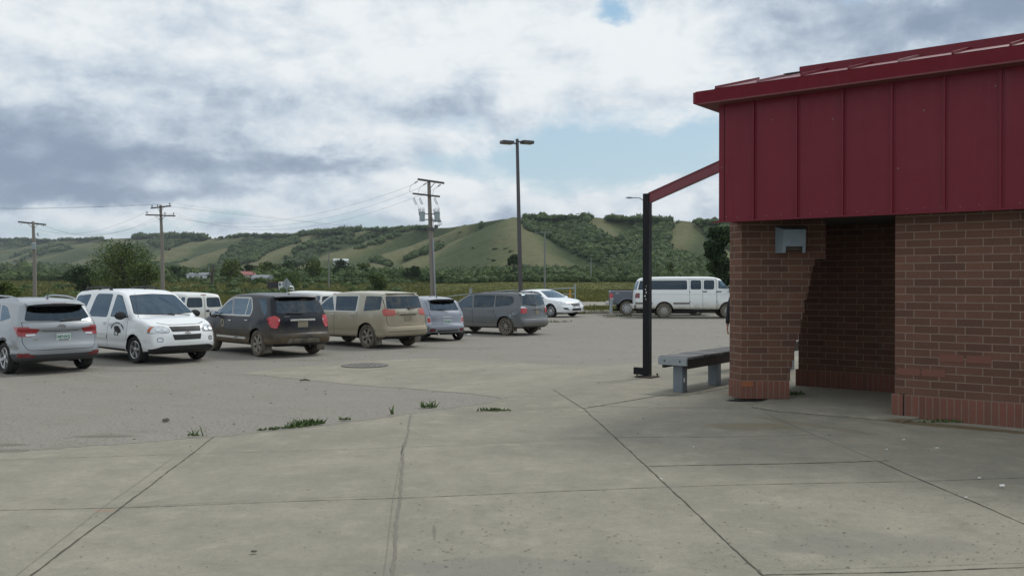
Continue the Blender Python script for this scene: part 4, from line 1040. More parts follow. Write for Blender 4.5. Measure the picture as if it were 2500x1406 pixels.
def long_van():
    sp = dict(L=5.75, W=2.0, H=2.03, wr=.375, tr=1.7, axles=(1.98, -1.10), belt=(1.30, 1.28), tumble=.15, nose=.9, tail=1.0, nt=.08, tt=.04, pcf=.14, pcr=.07, r=.09, tuck=.03, zm=.95, archgap=.07, tw=.24, crown=.05,
              sil=[(-2.45, .44), (-2.54, .52), (-2.55, 1.15), (-2.48, 1.5), (-2.34, 1.86), (-2.15, 1.97), (-1.3, 2.02), (0, 2.03), (1.2, 2.025), (1.55, 1.97), (1.75, 1.86), (2.2, 1.33), (2.4, 1.26), (2.7, 1.14), (2.84, .95), (2.87, .7), (2.86, .48), (2.75, .4)])
    root, b = start(sp, 'long white passenger van side-on with a row of dark windows, behind the black post', 'van', 'passenger_van')
    P = PAINT['vanwhite']
    W_ = M['tint']
    b.part('S', rpoly([(-2.37, 1.38, .03), (-1.86, 1.38), (-1.86, 1.83), (-2.26, 1.82, .06)], .06), 'side_window', W_, gap=.018)
    b.part('S', rpoly([(-1.78, 1.39), (.02, 1.39), (.02, 1.84), (-1.78, 1.83)], .07), 'side_window', W_, gap=.018)
    b.part('S', rpoly([(.18, 1.40), (.70, 1.40), (.70, 1.85), (.20, 1.85)], .08), 'side_window', W_, gap=.018)
    b.part('S', rpoly([(.82, 1.40), (1.32, 1.40), (1.34, 1.85), (.84, 1.85)], .08), 'side_window', W_, gap=.018)
    b.part('R', rpoly([(1.52, 1.44), (2.16, 1.44, .03), (1.86, 1.80, .1), (1.54, 1.84)], .06), 'side_window', M['glass'], gap=.016)
    b.part('L', rpoly([(1.52, 1.44), (2.16, 1.44, .03), (1.86, 1.80, .1), (1.54, 1.84)], .06), 'side_window', M['glass'], gap=.016)
    b.part('F', rpoly([(-.86, 1.40), (.86, 1.40), (.74, 1.84), (-.74, 1.84)], .08), 'windshield', M['glass'], gap=.014)
    b.part('S', rpoly([(1.98, 1.86), (2.32, 1.40), (2.5, 1.36), (2.3, 1.9)], .03), 'windshield', M['glass'])
    b.part('S', [(-2.5, .685), (-1.68, .685), (-1.68, .76), (-2.5, .76)], 'side_moulding', M['mould'], off=.008)
    b.part('S', [(-.66, .685), (1.54, .685), (1.54, .76), (-.66, .76)], 'side_moulding', M['mould'], off=.008)
    b.line('S', [(-2.54, 1.86), (-2.2, 1.91), (1.9, 1.93)], .012); b.line('S', [(-2.5, 1.16), (1.9, 1.16)], .008)
    b.line('S', [(.76, 1.9), (.76, .5)]); b.line('S', [(.13, 1.9), (.13, .5)]); b.line('S', [(1.42, 1.92), (1.42, .5)]); b.line('S', [(2.2, 1.4), (2.28, .95), (2.05, .92)]); b.line('S', [(1.46, 1.9), (1.46, .5)], .008)
    b.part('S', rpoly([(-2.65, .98), (-2.44, .98), (-2.42, 1.22), (-2.65, 1.22)], .03), 'tail_lamp', M['dkred'], off=.012)
    b.mpart('B', rpoly([(.80, .98), (.99, .98), (.98, 1.22), (.80, 1.22)], .02), 'tail_lamp', M['dkred'], off=.012)
    b.mpart('B', rpoly([(.06, 1.38), (.76, 1.38), (.70, 1.80), (.06, 1.80)], .06), 'rear_window', W_, gap=.014)
    b.mpart('F', rpoly([(.55, .80), (.90, .80), (.90, .98), (.55, .98)], .02), 'headlamp', M['lens']); b.part('F', rpoly([(-.5, .78), (.5, .78), (.5, 1.0), (-.5, 1.0)], .02), 'grille', M['black'])
    b.arches()
    finish(root, b, sp, P, ('ram', 'mudrubber', 'steelrim'), (1.1, .1, -.9, -1.9), 1.9)
    q = MB(); q.box((-2.6, 0, .56), (.14, 1.86, .2)); q.build('bumper', M['chromed'], root, bevel=.03)
    q = MB(); q.box((2.93, 0, .55), (.12, 1.8, .2)); q.build('bumper', M['chromed'], root, bevel=.03)
    add_mirrors(root, 2.02, .98, 1.42, M['black'], 1.35, 1.5)
    add_handles(root, b, [(1.56, 1.3), (.86, 1.3)], M['black'], 2.0, .22, .045)
    for x, z in ((.14, .80), (1.44, .80), (.14, 1.28), (1.44, 1.28)):
        for sg in (1, -1):
            q = MB(); q.box((x, sg*(b.Wd(x, z)+.01), z), (.05, .03, .05)); q.build('door_hinge', M['mould'], root, bevel=.01)
    return root

def rear_van():
    sp = dict(L=5.5, W=1.98, H=2.03, wr=.36, tr=1.7, axles=(1.8, -1.4), belt=(1.28, 1.26), tumble=.15, nose=.9, tail=.9, nt=.08, tt=.03, pcf=.14, pcr=.05, r=.08, tuck=.03, zm=.95, archgap=.07, crown=.05,
              sil=[(-2.62, .44), (-2.71, .52), (-2.71, 1.2), (-2.66, 1.5), (-2.55, 1.88), (-2.4, 1.98), (-1.5, 2.02), (0, 2.03), (1.2, 2.02), (1.45, 1.96), (1.65, 1.85), (2.1, 1.32), (2.3, 1.25), (2.6, 1.12), (2.72, .95), (2.74, .7), (2.73, .48), (2.62, .4)])
    root, b = start(sp, 'white van with two dark rear door windows, mostly hidden behind the minivan and the dark SUV', 'van', 'rear_view_van')
    P = PAINT['vandirty']; W_ = M['tint']
    for x0, x1 in ((-2.42, -1.95), (-1.82, -1.0), (-.86, .0), (.14, .95)):
        b.part('S', rpoly([(x0, 1.37), (x1, 1.37), (x1, 1.82), (x0, 1.82)], .08), 'side_window', W_, gap=.016)
    b.part('S', rpoly([(1.12, 1.40), (2.0, 1.40, .03), (1.7, 1.78, .1), (1.14, 1.82)], .06), 'side_window', M['glass'], gap=.014)
    b.mpart('B', rpoly([(.10, 1.36), (.80, 1.36), (.72, 1.80), (.10, 1.80)], .09), 'rear_window', W_, gap=.02)
    b.line('B', [(0, .5), (0, 1.92)], .018); b.line('B', [(.90, .6), (.80, 1.88)]); b.line('B', [(-.90, .6), (-.80, 1.88)])
    b.part('F', rpoly([(-.86, 1.36), (.86, 1.36), (.74, 1.80), (-.74, 1.80)], .08), 'windshield', M['glass'])
    b.mpart('B', rpoly([(.86, .85), (.99, .85), (.97, 1.25), (.86, 1.25)], .02), 'tail_lamp', M['red'], off=.008)
    b.part('B', [(-.12, 1.90), (.12, 1.90), (.12, 1.935), (-.12, 1.935)], 'brake_lamp', M['dkred'], off=.004)
    b.arches(); finish(root, b, sp, P, ('steel', 'mudrubber', 'steelrim'), (.9, .0, -1.), 1.7)
    q = MB(); q.box((-2.78, 0, .56), (.16, 1.86, .2)); q.build('bumper', M['mudclad'], root, bevel=.03)
    q = MB(); q.box((-2.73, -.12, 1.2), (.05, .16, .08)); q.build('door_handle', M['black'], root, bevel=.01)
    add_mirrors(root, 1.9, .98, 1.40, M['black'], 1.3, 1.4)
    return root

def pickup():
    sp = dict(L=5.8, W=1.98, H=1.90, wr=.385, tr=1.68, axles=(1.93, -1.72), belt=(1.32, 1.15), tumble=.15, nose=.9, tail=.9, nt=.06, tt=.03, pcf=.1, pcr=.04, r=.06, tuck=.02, zm=.85, archgap=.09, crown=.02, flare=.035, step=.07,
              sil=[(-2.58, .55), (-2.65, .66), (-2.66, 1.22), (-2.62, 1.31, 1), (-1.0, 1.31, 1), (-.93, 1.55), (-.78, 1.84), (-.5, 1.90), (.4, 1.90), (.7, 1.83), (1.32, 1.28, 1), (1.8, 1.22), (2.5, 1.15), (2.8, 1.02), (2.88, .8), (2.88, .55), (2.75, .42)])
    root, b = start(sp, 'dark slate pickup truck with its bed and rear wheel showing behind the white passenger van', 'pickup truck', 'pickup_truck')
    P = PAINT['bluegrey']
    b.part('S', rpoly([(-.72, 1.33), (.1, 1.33), (.1, 1.78), (-.62, 1.78)], .06), 'side_window', M['tint']); b.part('S', rpoly([(.16, 1.33), (1.1, 1.33), (.7, 1.72), (.16, 1.78)], .05), 'side_window', M['glass'])
    b.part('F', rpoly([(-.75, 1.32), (.75, 1.32), (.66, 1.78), (-.66, 1.78)], .05), 'windshield', M['glass'])
    b.part('T', rpoly([(-2.56, -.78), (-1.08, -.78), (-1.08, .78), (-2.56, .78)], .04), 'truck_bed', M['black'])
    b.part('S', rpoly([(-2.75, .80), (-2.50, .80), (-2.50, 1.16), (-2.75, 1.18)], .03), 'tail_lamp', M['redlit'], off=.01)
    b.part('S', rpoly([(-2.75, .95), (-2.50, .95), (-2.50, 1.0), (-2.75, 1.0)], .003), 'reversing_lamp', M['lens'], off=.013)
    b.mpart('B', rpoly([(.84, .80), (.99, .80), (.98, 1.16), (.84, 1.16)], .02), 'tail_lamp', M['redlit'], off=.01)
    b.line('S', [(-.95, 1.3), (-.95, .5)]); b.line('S', [(.13, 1.3), (.13, .5)]); b.arches()
    t0, tn = surf(b, 'R', -2.22, 1.17)
    finish(root, b, sp, P, ('steel', 'mudrubber', 'alloy'), (.45, -.4), 1.0)
    q = MB(); q.tube([(-2.6, -.97, 1.325), (-1.0, -.985, 1.325)], .02, 6); q.tube([(-2.6, .97, 1.325), (-1.0, .985, 1.325)], .02, 6); q.build('bed_rail', M['black'], root)
    text_obj('4x4', .13, face_mat(t0+tn*.005, (1, 0, 0), (.15, 0, 1)), M['lens'], root, bold=.003)
    q = MB(); q.box((-2.71, 0, .62), (.14, 1.8, .2)); q.build('bumper', M['chromed'], root, bevel=.03)
    add_mirrors(root, 1.1, .98, 1.32, M['black'], 1.2)
    return root

PAINT = dict(
    silver=paint('silver_paint', (.30, .325, .345), metal=.4, rough=.36, mud=.35, mudz=.22, dust=.10),
    white=paint('white_paint', (.86, .88, .88), rough=.3, mud=.30, mudz=.30, dust=.04),
    navy=paint('midnight_paint', (.005, .008, .014), rough=.30, mud=.92, mudz=.60, mudcol=(.145, .112, .066), dust=.0, coat=.12, spec=.3),
    tan=paint('tan_mud_paint', (.50, .48, .41), rough=.55, mud=.95, mudz=1.12, mudcol=(.33, .285, .20), coat=.15, dust=.3),
    lilac=paint('lilac_grey_paint', (.27, .295, .345), metal=.35, rough=.32, mud=.3, mudz=.2),
    slate=paint('slate_paint', (.105, .12, .135), metal=.3, rough=.34, mud=.85, mudz=.50, mudcol=(.2, .185, .145), dust=.3),
    pearl=paint('clean_white_paint', (.84, .87, .88), rough=.25, mud=.05, mudz=.1, dust=0.),
    vanwhite=paint('van_white_paint', (.74, .76, .75), rough=.4, mud=.9, mudz=.58, mudcol=(.33, .29, .19), dust=.06, coat=.3),
    vandirty=paint('dirty_van_paint', (.74, .75, .72), rough=.45, mud=.8, mudz=1.0, mudcol=(.46, .41, .28), dust=.1, coat=.2),
    bluegrey=paint('bluegrey_paint', (.075, .09, .115), metal=.2, rough=.4, mud=.5, mudz=.5, dust=.1))
M['gold'] = material('gold_decal', col=(.5, .42, .25), rough=.5)
M['mudred'] = material('muddy_red_lens', col=(.42, .10, .085), rough=.5)
M['mould'] = material('grey_moulding', col=(.09, .085, .065), rough=.7)
M['steelrim'] = material('dusty_steel_rim', col=(.36, .35, .31), rough=.5, metal=.4)
def build_fleet():
    place(silver_suv(), -11.5, 20.9, -48.7)
    place(white_minivan(), -9.87, 23.48, 129.8)
    place(dark_suv(), -7.15, 25.45, -43)
    place(tan_suv(), -4.9, 28.4, -50.5)
    place(small_hatchback(), -3.1, 31.4, -33)
    place(grey_mpv(), -.85, 34.8, -54)
    place(white_sedan(), 1.55, 46.2, 134)
    place(long_van(), 8.6, 44.2, 94)
    place(pickup(), 7.85, 47.6, 94)
    v = rear_van(); place(v, -15.6, 42.1, -40)
    v['label'] = 'white van with tan-stained rear doors and two dark rear windows, behind the white minivan'
    w = copy_tree(v); w['label'] = 'white van whose roof and window tops show between the dark SUV and the tan SUV'; place(w, -10.4, 46.1, -40)
# ------------------------------------------------------------------ ground, lot, slabs, road
def sheet(name, poly, mat, off, step=.5, parent=None, zf=None):
    """flat outline (world x, y) laid over the land as a sheet 'off' above it"""
    bm = bmesh.new(); f = bm.faces.new([bm.verts.new((p[0], p[1], 0)) for p in poly])
    if f.normal.z < 0: pass
    for ax in (0, 1):
        lo = min(p[ax] for p in poly); hi = max(p[ax] for p in poly); k = max(1, int((hi-lo)/step))
        for i in range(1, k):
            co = [0, 0, 0]; co[ax] = lo+(hi-lo)*i/k; no = [0, 0, 0]; no[ax] = 1
            bmesh.ops.bisect_plane(bm, geom=bm.verts[:]+bm.edges[:]+bm.faces[:], dist=1e-5, plane_co=co, plane_no=no)
    V = np.array([v.co[:] for v in bm.verts]); Z = (zf or G)(V[:, 0], V[:, 1])+off
    for v, z in zip(bm.verts, Z): v.co.z = float(z)
    bm.normal_update()
    for f in bm.faces:
        if f.normal.z < 0: f.normal_flip()
    me = bpy.data.meshes.new(name); bm.to_mesh(me); bm.free(); me.materials.append(mat)
    me.polygons.foreach_set('use_smooth', [True]*len(me.polygons))
    o = bpy.data.objects.new(name, me); COL.objects.link(o)
    if parent: o.parent = parent
    return o
def ribbon(name, pts, w, mat, off, parent=None, jit=.35, px=True, step=.07, wj=.5):
    """thin irregular strip over the land through photo points"""
    P = [gp(*p) for p in pts] if px else [Vector(p) for p in pts]
    Q = []
    for a, b in zip(P, P[1:]):
        k = max(1, int((b-a).length/step)); Q += [a.lerp(b, i/k) for i in range(k)]
    Q.append(P[-1]); b = MB(); pr = None; rn = random.Random(len(pts)*31+int(abs(P[0].x)*100))
    dx = 0.
    for i, p in enumerate(Q):
        t = (Q[min(i+1, len(Q)-1)]-Q[max(0, i-1)]); t.z = 0; t.normalize(); n_ = Vector((-t.y, t.x, 0))
        dx = dx*.85+rn.uniform(-1, 1)*w*jit; ww = w*(1+rn.uniform(-wj, wj))
        a1, a2 = p+n_*(dx+ww/2), p+n_*(dx-ww/2)
        k = b.verts([(a1.x, a1.y, g(a1.x, a1.y)+off), (a2.x, a2.y, g(a2.x, a2.y)+off)])
        if pr is not None: b.face((pr, pr+1, k+1, k))
        pr = k
    return b.build(name, mat, parent)
def _asphalt(n, b):
    p = n.pos(); b.inputs['Roughness'].default_value = .92; b.inputs['Specular IOR Level'].default_value = .25
    big = n.noise(p, .12, 5., .55); mid = n.noise(p, .9, 5., .6); fine = n.noise(p, 85., 4., .7); sp = n.voro(p, 90.)
    c = n.mix(big, (.230, .217, .187), (.282, .263, .226)); c = n.mix(n.mul(n.ss(mid, .45, .75), .5), c, (.225, .20, .16))
    c = n.mix(n.ss(fine, .32, .72), n.mix(1., c, (.74, .74, .74), 'MULTIPLY'), n.mix(1., c, (1.2, 1.2, 1.2), 'MULTIPLY'))
    v = n.voro(p, 60., 1); c = n.mix(n.mul(n.ss(n.sep(v)[0], .87, .95), n.ss(sp, .4, .25)), c, (.38, .36, .32)); c = n.mix(n.mul(n.ss(n.sep(v)[1], .88, .95), .7), c, (.08, .075, .065))
    c = n.mix(n.ss(n.noise(p, .35, 5., .65), .60, .72, 0., .35), c, (.13, .12, .10))
    x, y, z = n.sep(p)
    u = n.add(n.mul(x, .77), n.mul(y, -.64)); w_ = n.add(n.mul(x, .64), n.mul(y, .77))
    tr = n.noise(n.comb(n.mul(u, .25), n.mul(w_, 1.6), 0.), 1., 5., .6); c = n.mix(n.ss(tr, .56, .72, 0., .32), c, (.155, .145, .12)); c = n.mix(n.ss(tr, .42, .28, 0., .3), c, (.30, .285, .245))
    for px, py, rx, ry in ((255, 1065, .42, .12), (10, 1086, .3, .1), (15, 1100, .4, .08), (720, 880, 1.2, .3), (330, 905, 1.0, .25), (1100, 850, 1.6, .5)):
        q = gp(px, py); a_ = n.mul(n.sub(x, q.x), 1/rx); b_ = n.mul(n.sub(y, q.y), 1/ry); r2 = n.add(n.add(n.mul(a_, a_), n.mul(b_, b_)), n.mul(n.sub(mid, .5), 2.))
        c = n.mix(n.ss(r2, 1.2, .3, 0., .55 if py > 1000 else .22), c, (.115, .098, .07))
    n.put(b.inputs['Normal'], n.bump(fine, .3, .004)); return c
def _concrete(n, b):
    p = n.pos(); b.inputs['Roughness'].default_value = .88; b.inputs['Specular IOR Level'].default_value = .3
    big = n.noise(p, .45, 5., .6, .4); mid = n.noise(p, 2.6, 6., .62, .3); fine = n.noise(p, 60., 3., .7); grit = n.noise(p, 190., 2., .6)
    c = n.mix(n.ss(big, .3, .7), (.243, .229, .186), (.306, .282, .230))
    c = n.mix(n.ss(mid, .50, .72, 0., .62), c, (.36, .33, .265)); c = n.mix(n.ss(mid, .5, .3, 0., .6), c, (.225, .212, .175))
    c = n.mix(n.ss(n.noise(p, .8, 4., .6), .58, .74, 0., .3), c, (.27, .235, .185))
    c = n.mix(1., c, n.mix(fine, (.74, .74, .74), (1.22, 1.22, 1.2)), 'MULTIPLY')
    c = n.mix(n.ss(grit, .35, .7, .0, .5), c, n.mix(1., c, (.8, .8, .8), 'MULTIPLY'))
    c = n.mix(1., c, n.mix(n.noise(p, 11., 9., .78, .3), (.72, .72, .70), (1.26, 1.26, 1.24)), 'MULTIPLY')
    # dark pits, chewing gum and specks, and a few brown stains where the photo has them
    x, y, z = n.sep(p)
    sp = n.voro(p, 7.5); pk = n.sep(n.voro(p, 7.5, 1)); patch = n.ss(n.noise(p, .55, 3.), .42, .6)
    c = n.mix(n.mul(n.mul(n.ss(sp, .10, .05), n.ss(pk[0], .62, .7)), n.add(n.mul(patch, .30), .08)), c, (.07, .068, .06))
    sp2 = n.voro(p, 17.); pk2 = n.sep(n.voro(p, 17., 1)); c = n.mix(n.mul(n.mul(n.ss(sp2, .2, .1), n.ss(pk2[1], .72, .8)), n.mul(patch, .35)), c, (.11, .10, .085))
    def stain(px, py, rx, ry, col, amt, c, ang=0.):
        q = gp(px, py); dx, dy = n.sub(x, q.x), n.sub(y, q.y); ca, sa = math.cos(ang), math.sin(ang)
        u = n.mul(n.add(n.mul(dx, ca), n.mul(dy, sa)), 1/rx); v = n.mul(n.sub(n.mul(dy, ca), n.mul(dx, sa)), 1/ry)
        r2 = n.add(n.add(n.mul(u, u), n.mul(v, v)), n.mul(n.sub(mid, .5), 1.6))
        return n.mix(n.ss(r2, 1.15, .35, 0., amt), c, col)
    c = stain(1830, 1042, .62, .32, (.20, .165, .10), .6, c); c = stain(1990, 1040, .9, .16, (.20, .17, .115), .5, c, -.9)
    c = stain(2310, 1040, 1.0, .17, (.15, .115, .065), .9, c, -.62); c = stain(2440, 1052, .7, .12, (.15, .115, .065), .8, c, -.62)
    c = stain(252, 1246, .09, .03, (.34, .17, .10), .5, c); c = stain(1060, 1300, .015, .22, (.12, .11, .09), .5, c, .1)
    c = stain(1250, 1390, 1., .25, (.17, .165, .15), .4, c); c = stain(2100, 1330, .9, .3, (.175, .17, .15), .4, c)
    n.put(b.inputs['Normal'], n.bump(n.add(mid, n.mul(fine, .4)), .25, .006)); return c
def _field(n, b):
    p = n.pos(); b.inputs['Roughness'].default_value = .95; b.inputs['Specular IOR Level'].default_value = .1
    x, y, z = n.sep(p); pv = n.comb(x, n.mul(y, .45), z)
    big = n.noise(pv, .035, 5., .6); mid = n.noise(pv, .25, 6., .65); fine = n.noise(p, 2.5, 5., .7)
    c = n.mix(n.ss(big, .35, .65), (.125, .135, .045), (.085, .10, .034)); c = n.mix(n.ss(mid, .48, .72, 0., .75), c, (.18, .16, .058))
    c = n.mix(n.ss(fine, .35, .65), n.mix(1., c, (.6, .62, .6), 'MULTIPLY'), n.mix(1., c, (1.3, 1.3, 1.2), 'MULTIPLY'))
    n.put(b.inputs['Normal'], n.bump(fine, .8, .2)); return c
M['asphalt'] = material('worn_asphalt', _asphalt); M['concrete'] = material('weathered_concrete', _concrete); M['field'] = material('meadow', _field)
M['joint'] = material('joint_dirt', fn=lambda n, b: n.mix(n.noise(n.pos(), 25., 4., .7), (.035, .03, .022), (.12, .11, .085)), rough=.95)
M['jointfaint'] = material('faint_joint', fn=lambda n, b: n.mix(n.noise(n.pos(), 18., 4., .7), (.15, .145, .12), (.26, .25, .21)), rough=.95)
M['crumble'] = material('crumbled_joint_filler', fn=lambda n, b: n.mix(n.noise(n.pos(), 60., 4., .8), (.12, .11, .085), (.24, .22, .18)), rough=.95)
def _grav(n, b):
    b.inputs['Roughness'].default_value = .95; return n.mix(n.noise(n.pos(), 1.2, 6., .7), (.20, .18, .145), (.30, .275, .23))
M['gravel'] = material('gravel', _grav)
U2 = Vector((math.cos(R(38)), -math.sin(R(38)))); I2 = Vector((math.sin(R(38)), math.cos(R(38))))     # along the wall, into the building
WC = Vector((4.99, 11.55))
def bl(a, i): p = WC+U2*a+I2*i; return (p.x, p.y)
def build_ground():
    # one big sheet of meadow, rows closer together near the camera
    ys = np.concatenate([np.arange(-30, 60, 1.5), np.arange(60, 200, 5), np.geomspace(200, 6000, 40)])
    xs = np.linspace(-1, 1, 121)**3*.85+np.linspace(-1, 1, 121)*.15
    V = []; 
    for y in ys:
        w = 60+max(0, y)*1.3
        for x in xs*w: V.append((x, y, float(G(x, y))-.06))
    nx = len(xs); Fc = [(j*nx+i, j*nx+i+1, (j+1)*nx+i+1, (j+1)*nx+i) for j in range(len(ys)-1) for i in range(nx-1)]
    tag(mesh_np('ground', np.array(V), np.array(Fc), M['field'], smooth=True), kind='structure')
    lot = [(-34, -8), (30, -8), (34, 44.6), (9.5, 44.9), (3.5, 45.0), (1.5, 50.5), (-14, 57), (-22, 52), (-34, 38)]
    lot = [(-34, -8), (34, -8), (34, 50.2), (4.0, 49.4), (1.0, 53.5), (-6, 58), (-16, 56), (-30, 46), (-34, 38)]
    tag(sheet('parking_lot', lot, M['asphalt'], 0., .4), kind='structure')
    # concrete: main slab with its oblique kerb edge, and the pad round the manhole
    edge = [(-900, 1180), (0, 1105), (300, 1083), (520, 1066), (760, 1042), (1000, 1011), (1150, 989), (1245, 968)]
    pad = [(1225, 972), (1000, 949), (800, 932), (590, 912), (700, 897), (900, 881), (1045, 875), (1250, 884), (1420, 893), (1640, 884), (1800, 874), (2050, 866)]
    pts = [gp(*p) for p in edge+pad]; poly = [(p.x, p.y) for p in pts]
    poly += [(14, 20), (14, -6), (-12, -6)]
    slab = tag(sheet('pavement', poly, M['concrete'], .004, .4), kind='structure')
    J = M['joint']; off = .0075
    for nm, pts, w, m in (
        ('joint', [(75, 1406), (295, 1240), (523, 1067)], 0.0115, J), ('joint', [(40, 1406), (250, 1240), (420, 1120)], 0.0043, M['jointfaint']),
        ('joint', [(-60, 1248), (290, 1241), (740, 1224), (1000, 1216), (1240, 1206), (1630, 1190), (1830, 1184), (2250, 1176), (2560, 1165)], 0.0072, J),
        ('joint', [(300, 1238), (700, 1219), (1000, 1209)], 0.0043, M['jointfaint']),
        ('joint', [(-60, 1126), (480, 1108), (990, 1093), (1430, 1071)], 0.0065, M['jointfaint']),
        ('joint', [(1003, 1012), (985, 1100), (975, 1230), (962, 1330), (953, 1420)], .022, M['crumble']),
        ('joint', [(985, 1080), (958, 1230), (935, 1420)], 0.0050, M['jointfaint']),
        ('joint', [(1350, 952), (1425, 998), (1500, 1068), (1577, 1138), (1660, 1215), (1760, 1310), (1880, 1420)], 0.0122, J),
        ('joint', [(1130, 1009), (1230, 1002), (1400, 995), (1425, 997)], 0.0072, J),
        ('crack', [(1425, 998), (1500, 985), (1622, 964), (1672, 967), (1780, 946)], 0.0216, J),
        ('crack', [(1445, 991), (1600, 996), (1815, 996)], 0.0115, J),
        ('joint', [(1500, 1068), (1800, 1067), (1990, 1063)], 0.0079, J), ('joint', [(1577, 1139), (2000, 1131), (2168, 1125)], 0.0144, J),
        ('joint', [(2145, 1127), (2260, 1177), (2370, 1223), (2540, 1298)], 0.0101, J),
        ('joint', [(1865, 1008), (1990, 1063), (2145, 1126)], 0.0072, M['jointfaint']),
        ('joint', [(1868, 1405), (2200, 1398), (2560, 1384)], 0.0101, J), ('joint', [(1910, 1394), (2540, 1374)], 0.0036, M['jointfaint']),
        ('crack', [(1835, 995), (1900, 1006), (2060, 1019), (2195, 1029)], 0.0158, J), 
        ('crack', [(900, 921), (1050, 905), (1180, 900)], 0.0058, M['jointfaint']), ('joint', [(1540, 893), (1800, 917)], 0.0072, M['jointfaint']),
        ('crack', [(2195, 1040), (2230, 1054), (2330, 1058), (2500, 1052)], 0.0086, M['jointfaint'])):
        ribbon(nm, pts, w, m, off, slab)
    eg = [gp(*p) for p in ((1838, 995), (1905, 1005), (2060, 1018), (2190, 1027), (2205, 1034))]; eg = [(p.x, p.y) for p in eg]+[bl(.3, -.02), bl(.3, .3), bl(.0, 2.44), bl(-2.2, 2.44), bl(-2.0, 1.2)]
    b = MB(); b.prism([(p[0], p[1], -.02) for p in eg], (0, 0, .05)); b.build('porch_slab', M['concrete'], slab, bevel=.008)
    ribbon('grit_spill', [(-200, 1130), (0, 1105), (300, 1083), (520, 1066), (760, 1042), (1000, 1011), (1150, 989), (1240, 970)], .075, M['asphalt'], .0058, slab, jit=.22, wj=.95, step=.04)
    # kerb strips and the road beyond the lot
    tag(sheet('road', [(3.4, 66), (45, 58), (45, 70), (6.5, 78), (3.6, 80)], M['gravel'], .03, 3.), kind='structure')
    def strip(nm, pts, h, mat, thick=True):
        b = MB(); n = len(pts)//2; A, B = pts[:n], pts[n:][::-1]
        for i in range(n-1):
            q = [A[i], A[i+1], B[i+1], B[i]]
            b.prism([(p[0], p[1], g(*p)-.05) for p in q], (0, 0, h+.05))
        return tag(b.build(nm, mat, None, bevel=.02), kind='structure')
    strip('kerb', [(4.2, 49.45), (12, 49.8), (34, 50.3), (34, 50.6), (12, 50.1), (4.1, 49.75)], .13, M['concrete'])
    strip('footpath', [(4.0, 53.0), (12, 53.3), (34, 53.9), (34, 55.6), (12, 55.0), (3.9, 54.6)], .09, M['concrete'])
    # manhole cover on the pad
    c = gp(891, 893); t = empty('manhole_cover', (c.x, c.y, g(c.x, c.y)+.012)); tag(t, 'round iron manhole cover set in the concrete pad', 'manhole cover')
    b = MB(); b.lathe([(.56, .0), (.56, .012), (.5, .014), (.5, .004)], 40); b.build('frame', M['iron'], t)
    b = MB(); b.lathe([(.495, .0), (.495, .012), (.48, .014), (0, .014)], 40)
    for i in range(-3, 4):
        for j in range(-3, 4):
            if i*i+j*j < 12: b.box((i*.12, j*.12, .016), (.07, .07, .006))
    b.build('lid', M['iron'], t)
M['iron'] = material('rusty_iron', fn=lambda n, b: n.mix(n.noise(n.coord(), 9., 5., .6), (.12, .115, .11), (.19, .175, .155)), rough=.8)
# ------------------------------------------------------------------ brick building with the red metal fascia
def brickmat(name, solid, dark=1., soldier=False):
    def fn(n, b):
        b.inputs['Roughness'].default_value = .9; b.inputs['Specular IOR Level'].default_value = .2
        uv = n.coord('UV'); x, y, z = n.sep(uv)
        t = n.n.new('ShaderNodeTexBrick'); t.offset = .34 if not soldier else .0; t.offset_frequency = 2; t.squash = 1.
        n.put(t.inputs['Vector'], n.comb(x, y, 0.) if not soldier else n.comb(y, x, 0.))
        t.inputs['Scale'].default_value = 1.; t.inputs['Brick Width'].default_value = .30; t.inputs['Row Height'].default_value = .10 if not soldier else .083
        t.inputs['Mortar Size'].default_value = .0060; t.inputs['Mortar Smooth'].default_value = .25; t.inputs['Bias'].default_value = 0.
        c1, c2 = solid; t.inputs['Color1'].default_value = tuple(c1)+(1,); t.inputs['Color2'].default_value = tuple(c2)+(1,); t.inputs['Mortar'].default_value = (.25, .19, .155, 1)
        p = n.pos(); nz = n.noise(p, 1.3, 5., .6); ns = n.noise(n.comb(n.mul(x, 90.), n.mul(y, 6.), 0.), 1., 4., .6); nf = n.noise(p, 45., 4., .7)
        c = n.mix(1., t.outputs[0], n.mix(nz, (.78, .76, .78), (1.2, 1.2, 1.16)), 'MULTIPLY')
        c = n.mix(1., c, n.mix(ns, (.85, .85, .85), (1.15, 1.13, 1.1)), 'MULTIPLY'); c = n.mix(n.ss(n.noise(p, .7, 6., .7), .56, .72, 0., .28), c, (.21, .15, .12)); c = n.mix(n.ss(n.add(z_ := n.sep(p)[2], n.mul(nz, .5)), .75, .25, 0., .35), c, (.10, .075, .055)); c = n.mix(1., c, n.mix(nf, (.8, .8, .8), (1.2, 1.2, 1.2)), 'MULTIPLY')
        n.put(b.inputs['Normal'], n.bump(n.add(n.mul(t.outputs[1], -1.), n.mul(nf, .25)), .6, .006))
        return c
    return material(name, fn)
M['brick'] = brickmat('brown_brick', ((.158, .084, .061), (.110, .061, .048)))
M['soldier'] = brickmat('soldier_brick', ((.235, .092, .070), (.18, .078, .062)), soldier=True)
